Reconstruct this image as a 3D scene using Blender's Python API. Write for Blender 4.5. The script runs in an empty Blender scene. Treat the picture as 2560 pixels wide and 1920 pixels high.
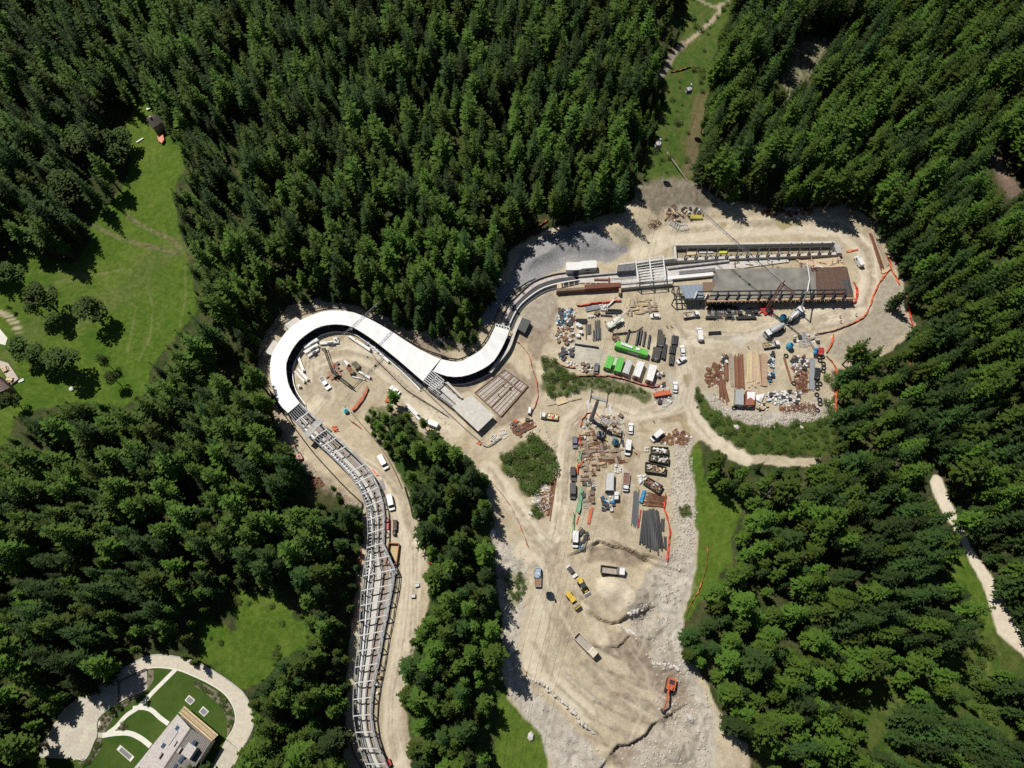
import bpy, math, random
import numpy as np
from mathutils import Vector, Matrix

# ------------------------------------------------------------------ camera, sky, sun, exposure
F = 1777.0                      # focal length in photograph pixels (2560 wide)
TH = math.radians(22.6)         # tilt away from straight down
CH = 235.0                      # flying height
SUN_EL, SUN_AZ = math.radians(59), math.radians(41.5)   # azimuth from +Y towards -X
sc = bpy.context.scene
cd = bpy.data.cameras.new('camera'); cam = bpy.data.objects.new('camera', cd)
sc.collection.objects.link(cam); sc.camera = cam
cam.location = (0, 0, CH); cam.rotation_euler = (TH, 0, 0)
cd.sensor_width = 36; cd.lens = F / 2560 * 36; cd.clip_start = 1; cd.clip_end = 6000
w = bpy.data.worlds.new('World'); sc.world = w; w.use_nodes = True
nt = w.node_tree; bg = nt.nodes['Background']
sky = nt.nodes.new('ShaderNodeTexSky'); sky.sky_type = 'NISHITA'; sky.sun_disc = False
sky.sun_elevation = SUN_EL; sky.sun_rotation = -SUN_AZ; sky.altitude = 1200
nt.links.new(sky.outputs[0], bg.inputs[0]); bg.inputs[1].default_value = 0.05
sd = bpy.data.lights.new('sun', 'SUN'); sun = bpy.data.objects.new('sun', sd); sc.collection.objects.link(sun)
sd.energy = 4.6; sd.angle = math.radians(0.5); sd.color = (1.0, 0.955, 0.88)
sun.rotation_euler = Vector((math.sin(SUN_AZ) * math.cos(SUN_EL), -math.cos(SUN_AZ) * math.cos(SUN_EL), -math.sin(SUN_EL))).to_track_quat('-Z', 'Y').to_euler()
sun.location = (-60, 80, 200)
sc.view_settings.view_transform = 'Standard'; sc.view_settings.look = 'None'
sc.view_settings.gamma = 1; sc.view_settings.exposure = 0.0
sc.cycles.max_bounces = 5; sc.cycles.diffuse_bounces = 3; sc.cycles.glossy_bounces = 2
sc.cycles.transmission_bounces = 2; sc.cycles.transparent_max_bounces = 4
sc.cycles.use_denoising = False
sc.render.film_transparent = False

# ------------------------------------------------------------------ pixel <-> place
cT, sT = math.cos(TH), math.sin(TH)
def at(px, py, z=0.0):
    u, v = px - 1280, 960 - py
    dx, dy, dz = u, v * cT + F * sT, v * sT - F * cT
    t = (CH - z) / -dz
    return Vector((dx * t, dy * t, z))
def proj(x, y, z):
    dep = y * sT - (z - CH) * cT
    return 1280 + F * x / dep, 960 - F * (y * cT + (z - CH) * sT) / dep
def tile(ox, oy, s):
    return lambda *p: [(ox + x * s, oy + y * s) for x, y in p]
tD = tile(0, 0, 1.15732); tA = tile(640, 700, .2170); tB = tile(1000, 700, .27119); tC = tile(1200, 560, .23508)
tS = tile(1580, 430, .31646); tE = tile(1330, 680, .21695); tF = tile(1660, 740, .22901); tG = tile(640, 980, .25316)
tH = tile(820, 1360, .33746); tI = tile(1230, 980, .25310); tJ = tile(1230, 1370, .33153); tK = tile(80, 1600, .26221)
tL = tile(0, 200, .49405); tN = tile(1560, 0, .28930); tR = tile(1960, 1440, .2893); tV = tile(2060, 640, .30139)
tU = tile(1920, 0, .28930); tT = tile(960, 1080, .50633)

# ------------------------------------------------------------------ helpers
C = sc.collection
ORG = {}
RNG = random.Random(7)
class MB:
    def __init__(s): s.v = []; s.f = []
    def add(s, vs, fs):
        o = len(s.v); s.v += [tuple(p) for p in vs]; s.f += [tuple(i + o for i in f) for f in fs]; return s
    def prism(s, lo, hi, caps=True):
        n = len(lo)
        fs = [(i, (i + 1) % n, n + (i + 1) % n, n + i) for i in range(n)]
        if caps: fs += [tuple(range(n - 1, -1, -1)), tuple(range(n, 2 * n))]
        return s.add(list(lo) + list(hi), fs)
    def slab(s, pts, z0, z1):
        a = sum(pts[i][0] * pts[(i + 1) % len(pts)][1] - pts[(i + 1) % len(pts)][0] * pts[i][1] for i in range(len(pts)))
        if a < 0: pts = pts[::-1]
        return s.prism([(p[0], p[1], z0) for p in pts], [(p[0], p[1], z1) for p in pts])
    def box(s, cx, cy, cz, sx, sy, sz, rz=0, tx=1, ty=1, rx=0):
        lo, hi = [], []
        for (a, b) in ((-1, -1), (1, -1), (1, 1), (-1, 1)):
            for zz, kx, ky, out in ((-1, 1, 1, lo), (1, tx, ty, hi)):
                x, y, z = a * sx / 2 * kx, b * sy / 2 * ky, zz * sz / 2
                if rx: y, z = y * math.cos(rx) - z * math.sin(rx), y * math.sin(rx) + z * math.cos(rx)
                out.append((cx + x * math.cos(rz) - y * math.sin(rz), cy + x * math.sin(rz) + y * math.cos(rz), cz + z))
        return s.prism(lo, hi)
    def cyl(s, p0, p1, r0, r1=None, n=8):
        p0, p1 = Vector(p0), Vector(p1); r1 = r0 if r1 is None else r1
        d = (p1 - p0).normalized(); a = d.orthogonal().normalized(); b = d.cross(a)
        ring = lambda p, r: [p + (a * math.cos(2 * math.pi * k / n) + b * math.sin(2 * math.pi * k / n)) * r for k in range(n)]
        return s.prism(ring(p0, r0), ring(p1, max(r1, .001)))
    def pipe(s, p0, p1, r, wall=.15, n=10):
        p0, p1 = Vector(p0), Vector(p1); d = (p1 - p0).normalized(); a = d.orthogonal().normalized(); b = d.cross(a)
        R = [[p + (a * math.cos(2 * math.pi * k / n) + b * math.sin(2 * math.pi * k / n)) * q for k in range(n)] for p, q in ((p0, r), (p1, r), (p1, r * (1 - wall)), (p0, r * (1 - wall)))]
        return s.add(sum(R, []), [(g * n + i, g * n + (i + 1) % n, (g + 1) % 4 * n + (i + 1) % n, (g + 1) % 4 * n + i) for g in range(4) for i in range(n)])
    def bar(s, p0, p1, w_, h_):
        p0, p1 = Vector(p0), Vector(p1); d = (p1 - p0).normalized()
        side = d.cross(Vector((0, 0, 1)))
        side = side.normalized() if side.length > .01 else Vector((1, 0, 0))
        up = side.cross(d)
        ring = lambda p: [p + side * (w_ / 2 * i) + up * (h_ / 2 * j) for i, j in ((-1, -1), (1, -1), (1, 1), (-1, 1))]
        return s.prism(ring(p0), ring(p1))
    def tube(s, pts, r, n=5):
        pts = [Vector(p) for p in pts]; rings = []
        for i, p in enumerate(pts):
            d = (pts[min(i + 1, len(pts) - 1)] - pts[max(i - 1, 0)]).normalized(); a = d.orthogonal().normalized() if abs(d.z) > .9 else d.cross(Vector((0, 0, 1))).normalized(); b = d.cross(a)
            rr = r[i] if isinstance(r, (list, tuple)) else r
            rings += [p + (a * math.cos(2 * math.pi * k / n) + b * math.sin(2 * math.pi * k / n)) * rr for k in range(n)]
        m = len(pts)
        return s.add(rings, [(g * n + i, g * n + (i + 1) % n, (g + 1) * n + (i + 1) % n, (g + 1) * n + i) for g in range(m - 1) for i in range(n)] + [tuple(range(n - 1, -1, -1)), tuple((m - 1) * n + k for k in range(n))])
    def strip(s, L, R, z0, z1):            # solid ribbon between two lines of 3D points (tops), thickness down to z0 offsets
        n = len(L)
        vs = [tuple(p) for p in L] + [tuple(p) for p in R] + [(p[0], p[1], p[2] - (z1 - z0)) for p in L] + [(p[0], p[1], p[2] - (z1 - z0)) for p in R]
        fs = []
        for i in range(n - 1):
            fs += [(i, i + 1, n + i + 1, n + i), (2 * n + i + 1, 2 * n + i, 3 * n + i, 3 * n + i + 1), (i + 1, i, 2 * n + i, 2 * n + i + 1), (n + i, n + i + 1, 3 * n + i + 1, 3 * n + i)]
        fs += [(0, n, 3 * n, 2 * n), (2 * n - 1, n - 1, 3 * n - 1, 4 * n - 1)]
        return s.add(vs, fs)
    def mesh(s, name, m, smooth=False):
        me = bpy.data.meshes.new(name); me.from_pydata(s.v, [], s.f); me.materials.append(m)
        if smooth: me.polygons.foreach_set('use_smooth', [True] * len(me.polygons))
        me.update(); return me
    def build(s, name, m, parent=None, smooth=False):
        if parent is not None and parent in ORG:
            o = ORG[parent]; s.v = [(p[0] - o.x, p[1] - o.y, p[2] - o.z) for p in s.v]
        ob = bpy.data.objects.new(name, s.mesh(name, m, smooth)); C.objects.link(ob); ob.parent = parent
        if parent is not None and parent in ORG: ORG[ob] = ORG[parent]
        return ob
def tag(o, label=None, cat=None, group=None, kind=None):
    if cat and not kind: kind = 'thing'
    for k, x in (('label', label), ('category', cat), ('group', group), ('kind', kind)):
        if x: o[k] = x
    return o
def thing(name, label, cat, loc=(0, 0, 0), rz=0, group=None, world=False):
    o = bpy.data.objects.new(name, None); C.objects.link(o); o.empty_display_size = .3
    o.location = loc; o.rotation_euler = (0, 0, rz); tag(o, label, cat, group)
    if world: ORG[o] = Vector(loc)
    return o
def one(name, mb, m, label, cat, group=None, loc=None, smooth=False):     # a thing that is one mesh, given in world coordinates
    v = np.array(mb.v); o_ = Vector(loc) if loc is not None else Vector(((v[:, 0].min() + v[:, 0].max()) / 2, (v[:, 1].min() + v[:, 1].max()) / 2, v[:, 2].min()))
    mb.v = [(p[0] - o_.x, p[1] - o_.y, p[2] - o_.z) for p in mb.v]
    ob = mb.build(name, m, None, smooth); ob.location = o_; return tag(ob, label, cat, group)
def dup(o, loc=None, rz=None, parent=None, label=None, group=None, scale=None):
    c = o.copy(); C.objects.link(c); c.parent = parent
    if loc is not None: c.location = loc
    if rz is not None: c.rotation_euler = (0, 0, rz)
    if scale is not None: c.scale = scale
    if label: c['label'] = label
    if group: c['group'] = group
    for ch in KIDS.get(o, ()): dup(ch, parent=c)
    return c
KIDS = {}
def kids(o):
    for x in bpy.data.objects:
        if x.parent: KIDS.setdefault(x.parent, []).append(x)

MATS = {}
def mat(name, col, rough=.8, var=.25, scale=2.0, bump=.0, metal=0.0, obj_var=0.0, tint=None):
    if name in MATS: return MATS[name]
    m = bpy.data.materials.new(name); MATS[name] = m; m.use_nodes = True
    n = m.node_tree; b = n.nodes['Principled BSDF']
    b.inputs['Roughness'].default_value = rough; b.inputs['Metallic'].default_value = metal
    tc = n.nodes.new('ShaderNodeTexCoord'); nz = n.nodes.new('ShaderNodeTexNoise'); nz.inputs['Scale'].default_value = scale
    nz.inputs['Detail'].default_value = 4; n.links.new(tc.outputs['Object'], nz.inputs['Vector'])
    cr = n.nodes.new('ShaderNodeMix'); cr.data_type = 'RGBA'
    t2 = tint if tint else [c * (1 - var) for c in col]
    cr.inputs[6].default_value = (*[min(1, c * (1 + var * .5)) for c in col], 1); cr.inputs[7].default_value = (*t2, 1)
    mr = n.nodes.new('ShaderNodeMapRange'); mr.inputs[1].default_value = .3; mr.inputs[2].default_value = .7
    n.links.new(nz.outputs['Fac'], mr.inputs[0]); n.links.new(mr.outputs[0], cr.inputs[0])
    out = cr.outputs[2]
    if obj_var:
        oi = n.nodes.new('ShaderNodeObjectInfo'); hs = n.nodes.new('ShaderNodeHueSaturation')
        m2 = n.nodes.new('ShaderNodeMapRange'); m2.inputs[3].default_value = 1 - obj_var; m2.inputs[4].default_value = 1 + obj_var
        n.links.new(oi.outputs['Random'], m2.inputs[0]); n.links.new(m2.outputs[0], hs.inputs['Value']); n.links.new(out, hs.inputs['Color'])
        m3 = n.nodes.new('ShaderNodeMath'); m3.operation = 'MULTIPLY_ADD'; m3.inputs[1].default_value = .04; m3.inputs[2].default_value = .48
        n.links.new(oi.outputs['Random'], m3.inputs[0]); n.links.new(m3.outputs[0], hs.inputs['Hue'])
        out = hs.outputs[0]
    n.links.new(out, b.inputs['Base Color'])
    if bump:
        bp = n.nodes.new('ShaderNodeBump'); bp.inputs['Strength'].default_value = bump; bp.inputs['Distance'].default_value = .15
        n.links.new(nz.outputs['Fac'], bp.inputs['Height']); n.links.new(bp.outputs[0], b.inputs['Normal'])
    return m
def resample(pts, n):
    p = np.array([tuple(q) for q in pts], float); d = np.r_[0, np.cumsum(np.linalg.norm(np.diff(p, axis=0), axis=1))]
    t = np.linspace(0, d[-1], n); return [Vector([np.interp(x, d, p[:, k]) for k in range(p.shape[1])]) for x in t]
def smooth(pts, n):                                   # Catmull-Rom through the points, then n even steps
    p = [Vector(q) for q in pts]; p = [2 * p[0] - p[1]] + p + [2 * p[-1] - p[-2]]; out = []
    for i in range(1, len(p) - 2):
        for k in range(8):
            t = k / 8; a, b, c_, d = p[i - 1], p[i], p[i + 1], p[i + 2]
            out.append(.5 * ((2 * b) + (c_ - a) * t + (2 * a - 5 * b + 4 * c_ - d) * t * t + (3 * b - a - 3 * c_ + d) * t ** 3))
    out.append(p[-2]); return resample(out, n)

# ------------------------------------------------------------------ noise and shape fields (numpy)
def vnoise(x, y, seed=0):
    r = np.random.RandomState(seed).rand(256, 256)
    xi, yi = np.floor(x).astype(int), np.floor(y).astype(int); fx, fy = x - xi, y - yi
    fx, fy = fx * fx * (3 - 2 * fx), fy * fy * (3 - 2 * fy)
    g = lambda a, b: r[(xi + a) & 255, (yi + b) & 255]
    return (g(0, 0) * (1 - fx) + g(1, 0) * fx) * (1 - fy) + (g(0, 1) * (1 - fx) + g(1, 1) * fx) * fy
def fbm(x, y, seed=0, oct=4):
    s, a, t = 0, .5, 0
    for k in range(oct): s = s + a * vnoise(x * 2 ** k, y * 2 ** k, seed + k); t += a; a *= .5
    return s / t
RX0, RY0, RS = -900, -700, 4.0
RW, RH = 1090, 860
_gx, _gy = np.meshgrid(RX0 + np.arange(RW) * RS, RY0 + np.arange(RH) * RS)
def sdf(poly, pad=160, closed=True):                 # >0 inside, in photograph pixels, on the raster
    p = np.array(poly, float); out = np.full((RH, RW), -float(pad))
    x0, x1 = [int(np.clip((q - RX0) / RS, 0, RW)) for q in (p[:, 0].min() - pad, p[:, 0].max() + pad)]
    y0, y1 = [int(np.clip((q - RY0) / RS, 0, RH)) for q in (p[:, 1].min() - pad, p[:, 1].max() + pad)]
    X, Y = _gx[y0:y1, x0:x1], _gy[y0:y1, x0:x1]
    if X.size == 0: return out
    d = np.full(X.shape, 1e9); ins = np.zeros(X.shape, bool); n = len(p)
    for i in range(n if closed else n - 1):
        a, b = p[i], p[(i + 1) % n]; ab = b - a; L = ab @ ab + 1e-9
        t = np.clip(((X - a[0]) * ab[0] + (Y - a[1]) * ab[1]) / L, 0, 1)
        d = np.minimum(d, (X - a[0] - t * ab[0]) ** 2 + (Y - a[1] - t * ab[1]) ** 2)
        if closed: ins ^= ((a[1] > Y) != (b[1] > Y)) & (X < (b[0] - a[0]) * (Y - a[1]) / (b[1] - a[1] + 1e-12) + a[0])
    d = np.sqrt(d); out[y0:y1, x0:x1] = np.where(ins, d, -d); return out
def line(pts, half): return sdf(pts, 60 + half, False) + half
def look(r, px, py):
    fx = np.clip((px - RX0) / RS, 0, RW - 1.01); fy = np.clip((py - RY0) / RS, 0, RH - 1.01)
    i, j = fx.astype(int), fy.astype(int); u, v = fx - i, fy - j
    return (r[j, i] * (1 - u) + r[j, i + 1] * u) * (1 - v) + (r[j + 1, i] * (1 - u) + r[j + 1, i + 1] * u) * v
# ------------------------------------------------------------------ traced outlines (photograph pixels)
SITE = tD((1385,400),(1450,390),(1490,392),(1530,410),(1560,435),(1610,440),(1680,452),(1760,452),(1830,442),(1865,460),(1895,482),(1915,520),(1935,570),(1950,610),(1958,660),(1978,705),(1950,740),(1880,790),(1815,800),(1795,800),(1806,850),(1785,880),(1740,902),(1690,912),(1640,907),(1580,890),(1540,870),(1515,852),(1505,832),(1495,845),(1500,880),(1530,920),(1570,955),(1620,980),(1690,985),(1770,992),(1768,1008),(1690,1010),(1600,1000),(1550,968),(1510,950),(1495,960),(1490,1010),(1498,1060),(1502,1130),(1510,1170),(1500,1230),(1490,1290),(1475,1340),(1468,1400),(1500,1440),(1530,1480),(1555,1540),(1590,1590),(1615,1610),(1640,1900),(1195,1900),(1180,1600),(1120,1535),(1095,1510),(1085,1440),(1090,1380),(1080,1330),(1075,1260),(1068,1200),(1070,1120),(1050,1060),(1010,1010),(960,975),(905,930),(860,890),(830,878),(800,875),(790,900),(820,950),(850,1000),(880,1060),(905,1120),(920,1180),(930,1240),(928,1300),(905,1370),(880,1420),(865,1490),(880,1560),(888,1620),(885,1900),(752,1900),(742,1600),(748,1500),(752,1400),(766,1300),(775,1200),(782,1150),(765,1100),(718,1055),(665,1025),(635,990),(605,960),(598,900),(585,860),(560,800),(555,750),(578,715),(600,685),(625,660),(680,648),(740,653),(790,668),(850,698),(880,713),(925,712),(940,740),(960,758),(1000,758),(1030,738),(1040,700),(1060,640),(1075,590),(1100,540),(1150,512),(1190,492),(1240,480),(1290,470),(1330,455),(1370,430))
MEADOW = tD((-60,620),(0,590),(22,535),(65,530),(110,555),(160,572),(198,520),(192,465),(235,440),(262,410),(282,350),(280,300),(268,270),(290,235),(286,190),(315,205),(350,255),(378,290),(400,330),(398,360),(380,400),(372,430),(385,470),(392,520),(410,580),(422,640),(428,675),(400,705),(350,760),(325,800),(318,845),(260,885),(180,870),(100,880),(35,900),(15,960),(-60,975))
CORRIDOR = tD((1488,-40),(1590,-40),(1575,10),(1560,45),(1542,95),(1528,140),(1522,200),(1512,250),(1502,320),(1495,370),(1490,395),(1420,398),(1398,372),(1408,320),(1440,240),(1452,180),(1428,165),(1440,130),(1480,80),(1490,40))
CLEARING = [(400 + x * .3134, 1400 + y * .3134) for x, y in ((330,480),(480,520),(560,610),(640,560),(600,430),(540,270),(620,200),(720,290),(860,280),(960,330),(1040,400),(1060,480),(1150,490),(1250,560),(1200,680),(1050,730),(960,850),(860,880),(840,960),(680,1010),(600,980),(440,860),(330,780),(330,640))]
GARDEN = tK((-60,1150),(60,1115),(160,880),(300,660),(600,480),(780,320),(960,215),(1150,140),(1400,165),(1560,210),(1750,310),(1950,450),(2040,540),(2110,700),(2100,850),(2000,1050),(1900,1260),(-60,1260))
EASTGRASS = [(1680 + x * .28933, 940 + y * .28933) for x, y in ((165,560),(230,700),(260,900),(300,1000),(440,1040),(560,1170),(530,1300),(470,1400),(480,1560),(420,1659),(330,1800),(230,1900),(120,2080),(60,2080),(160,1700),(215,1250),(180,1000),(150,800))]
SKIRT = tF((330,980),(420,1060),(560,1220),(760,1310),(1020,1370),(1380,1370),(1700,1330),(1740,1000),(1750,790),(1800,770),(1840,900),(1860,1250),(1940,1590),(1900,1700),(1780,1720),(1000,1720),(640,1580),(420,1370),(310,1150))
RROAD = [(2100 + x * .32555, 1100 + y * .32555) for x, y in ((720,270),(770,280),(830,420),(880,540),(960,700),(1000,810),(1080,930),(1200,1100),(1290,1280),(1420,1500),(1520,1650),(1520,1850),(1400,1640),(1290,1550),(1210,1480),(1160,1300),(1100,1110),(1010,960),(950,830),(860,650),(790,560),(730,440),(690,320))]
RVERGE = [(2100 + x * .32555, 1100 + y * .32555) for x, y in ((930,850),(1010,960),(1100,1110),(1160,1300),(1230,1500),(1400,1640),(1500,1750),(1440,1900),(1250,1700),(1060,1620),(1020,1560),(1100,1450),(1080,1330),(1000,1270),(1000,1180),(880,1090),(800,1060),(880,950))]
RGRASS1 = tR((560,1050),(740,980),(760,870),(900,870),(960,1000),(930,1080),(850,1150),(880,1300),(830,1400),(860,1500),(850,1600),(760,1560),(700,1390),(760,1300),(600,1140))
RGRASS2 = tR((1500,760),(1700,560),(1760,620),(1700,760),(1600,960),(1800,1080),(1860,1250),(2074,1300),(2074,1480),(1880,1420),(1800,1280),(1560,1000),(1480,880))
MIDGRASS = tD((1070,1560),(1093,1500),(1125,1545),(1175,1600),(1195,1900),(1055,1900))
ROCKY = tU((60,520),(130,540),(300,320),(480,280),(520,500),(400,620),(330,700),(260,780),(180,800))
TGAP = tU((1900,1300),(2010,1330),(2100,1500),(2212,1640),(2100,1720),(1990,1560))
TREESTRIP = tD((790,872),(830,884),(870,852),(902,905),(960,950),(1000,985),(1040,1020),(1056,1070),(1050,1120),(1060,1180),(1062,1300),(1068,1400),(1070,1480),(1060,1560),(1050,1900),(888,1900),(890,1600),(870,1500),(885,1430),(908,1380),(934,1300),(928,1200),(908,1120),(884,1060),(852,1000),(812,930))
BUSHES = tI((60,640),(60,560),(160,590),(250,500),(400,440),(520,500),(620,580),(640,720),(590,860),(470,900),(420,1000),(340,1040),(270,930),(260,860),(130,790))
BUSH2 = tE((100,1020),(180,960),(300,1050),(420,1150),(600,1200),(860,1210),(1100,1290),(1300,1340),(1400,1440),(1300,1520),(1050,1420),(760,1380),(480,1380),(380,1450),(200,1440),(120,1300))
BUSH3 = tI((340,1120),(420,1080),(500,1170),(500,1240),(400,1250))
VISG = dict(site=SITE, meadow=MEADOW, corridor=CORRIDOR, clearing=CLEARING, garden=GARDEN, east=EASTGRASS, skirt=SKIRT, rroad=RROAD, rverge=RVERGE, rg1=RGRASS1, rg2=RGRASS2, mid=MIDGRASS, rocky=ROCKY, tgap=TGAP)
SD = {k: sdf(v) for k, v in VISG.items()}
for k_, e_ in (('corridor', 10), ('east', 10), ('mid', 14), ('rroad', 1), ('clearing', 6)): SD[k_] = SD[k_] + e_
SD_STRIP = sdf(TREESTRIP)
SD_EXTRA = [line(tC((330,250),(490,130),(640,10),(720,-50)), 12), line(tU((40,440),(110,620),(180,840),(280,990)), 7), SD['tgap'] + 12, line(tN((310,660),(440,440),(510,390)), 12), line(tD((2105,400),(2130,470),(2115,540)), 7), line(tD((1085,300),(1090,400),(1082,470)), 8)]
VIS = np.max(np.stack(list(SD.values()) + SD_EXTRA), 0); VIS = np.minimum(VIS, -SD_STRIP)
SHOT = tC((150,1020),(60,1080),(0,1060),(60,880),(180,700),(330,560),(420,300),(560,190),(700,110),(980,40),(1250,10),(1320,100),(1440,200),(1560,250),(1570,300),(1430,370),(1340,430),(1260,400),(920,400),(900,470),(620,580),(420,700),(240,880))
SD_SHOT = sdf(SHOT)

# ------------------------------------------------------------------ ground heights
def axis(lo, hi, f0, f1, fine, coarse):
    a = list(np.arange(f0, f1, fine)); b = list(np.arange(f1, hi, coarse)); c = list(np.arange(f0 - coarse, lo, -coarse))[::-1]
    return np.array([-2600, -1300, -700, -450, -380] + c + a + b + [hi + 60, hi + 200, hi + 600, 2600], float)
GX = axis(-310, 310, -166, 168, .46, 1.5); GY = axis(-60, 370, -27, 172, .46, 1.5)
XX, YY = np.meshgrid(GX, GY); PX0, PY0 = proj(XX, YY, 0 * XX)
PX0 = np.clip(np.nan_to_num(PX0), -880, 3400); PY0 = np.clip(np.nan_to_num(PY0), -680, 2700)
PY0 = np.where(YY > 420, -680, PY0)
sst = lambda x: np.clip(x, 0, 1) ** 2 * (3 - 2 * np.clip(x, 0, 1))
ZZ = (fbm(XX / 9, YY / 9, 3) - .5) * .5 + (fbm(XX / 2.2, YY / 2.2, 13) - .5) * .16
v_ = look(VIS, PX0, PY0); site_ = look(SD['site'], PX0, PY0); gard_ = look(SD['garden'], PX0, PY0)
forest_ = sst((-v_ - 4) / 60.)
ZZ += forest_ * (1.2 + 3.0 * fbm(XX / 40, YY / 40, 21)) * (1 - sst((gard_ + 90) / 60.))
shot_ = sst(look(SD_SHOT, PX0, PY0) / 60.); ZZ += shot_ * 3.4
def bump(pts, h, r):                                   # mound along a px polyline, r metres
    global ZZ
    P = [at(*p) for p in pts]; d = np.full(XX.shape, 1e9)
    for i in range(max(1, len(P) - 1)):
        a, b = P[i], P[min(i + 1, len(P) - 1)]; ab = (b.x - a.x, b.y - a.y); L = ab[0] ** 2 + ab[1] ** 2 + 1e-9
        t = np.clip(((XX - a.x) * ab[0] + (YY - a.y) * ab[1]) / L, 0, 1)
        d = np.minimum(d, np.hypot(XX - a.x - t * ab[0], YY - a.y - t * ab[1]))
    ZZ += h * sst(1 - d / r)
def ledge(pts, drop, reach, soft=.5):                  # ground falls away to the right-hand side of the line
    global ZZ
    P = [at(*p) for p in pts]; best = np.full(XX.shape, 1e9); sgn = np.zeros(XX.shape); end = np.ones(XX.shape)
    nz = (fbm(XX / 3, YY / 3, 31) - .5) * 2.2
    for i in range(len(P) - 1):
        a, b = P[i], P[i + 1]; ab = (b.x - a.x, b.y - a.y); L = ab[0] ** 2 + ab[1] ** 2
        tt = ((XX - a.x) * ab[0] + (YY - a.y) * ab[1]) / L; t = np.clip(tt, 0, 1)
        d = np.hypot(XX - a.x - t * ab[0], YY - a.y - t * ab[1]); s_ = (ab[0] * (YY - a.y) - ab[1] * (XX - a.x)) / math.sqrt(L)
        m = d < best; best = np.where(m, d, best); sgn = np.where(m, s_, sgn)
    s_ = np.where(sgn > 0, -best, best) + nz * .5      # >0 on the right-hand (low) side
    e = np.minimum(np.hypot(XX - P[0].x, YY - P[0].y), np.hypot(XX - P[-1].x, YY - P[-1].y))
    ZZ -= drop * sst(s_ / soft) * sst(1 - s_ / reach) * sst(e / 4 + .15)
bump(tC((1500,60),(1800,-150),(2000,-120)), 2.2, 11); bump(tS((200,120),(450,180)), 2.6, 12); bump(tC((1420,120),(1480,200)), 1.2, 5)
bump(tJ((870,310),(880,330)), 1.8, 5.5); bump(tJ((950,330),(1030,380)), 3.2, 8); bump(tI((1150,1560),(1380,1620)), 1.0, 6)
bump(tJ((1000,500),(1130,400),(1250,250)), 1.2, 7); bump(tJ((1000,720),(1100,700)), 2.2, 8); bump(tJ((1330,820),(1420,880)), 1.5, 7); bump(tJ((1100,1560),(1300,1500)), 1.8, 9)
ledge(tI((1490,1590),(1350,1540),(1180,1500),(1050,1470),(950,1520))[::-1], 2.2, 10)
ledge(tJ((1010,-5),(1080,30),(1150,60),(1230,110),(1290,130)), 2.2, 9)
ledge(tJ((740,450),(800,520),(900,555),(960,545),(1010,515),(1080,490)), 2.2, 9)
ledge(tJ((850,740),(940,740),(1000,690),(1030,660),(1100,670)), 1.8, 8)
ledge(tJ((1270,1290),(1200,1330),(1150,1410),(1030,1480),(950,1480),(880,1580))[::-1], 2.6, 12)
ledge(tJ((330,990),(460,1090),(580,1200),(700,1330),(800,1400),(890,1520)), 1.6, 12)
rub_ = sst((20 - abs(look(sdf(tJ((1180,240),(1480,60),(1400,520),(1200,760))), PX0, PY0))) / 60.)
rough_ = (fbm(XX / 1.6, YY / 1.6, 41) - .5)
ROUGH = [tJ((1010,480),(1180,150),(1330,30),(1500,60),(1500,230),(1430,500),(1430,800),(1560,1050),(1660,1200),(1660,1659),(900,1659),(980,1490),(1150,1440),(1260,1300),(1200,1000),(1200,880),(1050,700)),
         tD((1065,1140),(1110,1180),(1150,1200),(1135,1290),(1120,1400),(1130,1470),(1240,1570),(1320,1659),(1195,1659),(1170,1590),(1100,1500),(1090,1400),(1080,1300)),
         tF((420,1060),(500,1060),(760,1230),(1100,1290),(1500,1230),(1700,1100),(1740,1330),(1100,1420),(760,1330),(560,1220)), tD((1400,400),(1480,392),(1560,440),(1520,460),(1440,450),(1390,440)),
         tD((930,720),(1050,760),(900,725),(800,672),(690,645),(590,700),(560,770),(600,700),(680,665),(760,680),(860,720),(920,745))]
SD_R = [sdf(p) for p in ROUGH]
rg = np.max(np.stack([look(r, PX0, PY0) for r in SD_R]), 0)
ZZ += sst(rg / 25.) * (rough_ * 1.5 + (fbm(XX / 5, YY / 5, 43) - .5) * 1.6)
ZZ += sst(site_ / 12.) * ((fbm(XX / 1.0, YY / 1.0, 45, 3) - .5) * .26 + (fbm(XX / 4.5, YY / 4.5, 47) - .5) * .35)
ZZ = np.where(gard_ > -25, ZZ * (1 - sst((gard_ + 25) / 25.)) * .5, ZZ)
# flatten under the tracks and buildings
FLAT = [tC((-100,1300),(60,860),(400,560),(900,420),(1400,400),(2100,330),(3900,200),(3900,700),(2100,760),(1400,720),(900,700),(560,860),(330,1250),(-100,1900)),
        tA((130,1600),(120,900),(330,480),(800,320),(1200,380),(2212,880),(2212,1250),(1800,1230),(1000,640),(600,700),(440,1000),(600,1400),(700,1659)),
        tB((-50,700),(380,720),(640,690),(850,430),(1050,400),(1200,1000),(900,1320),(700,1420),(-50,900)),
        tG((150,0),(430,80),(900,500),(1200,800),(1330,1200),(1330,1700),(1020,1700),(1020,1150),(700,750),(300,330)),
        tH((260,-60),(560,-60),(500,300),(420,900),(380,1300),(480,1700),(220,1700),(160,1300),(180,900),(240,400))]
fl = np.max(np.stack([look(sdf(p), PX0, PY0) for p in FLAT]), 0)
ZZ *= 1 - sst((fl + 30) / 30.) * .95
ZZ = np.where((abs(XX) > 320) | (YY > 375) | (YY < -62), 1.5, ZZ)
_fx, _fy = np.arange(len(GX)), np.arange(len(GY))
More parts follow.
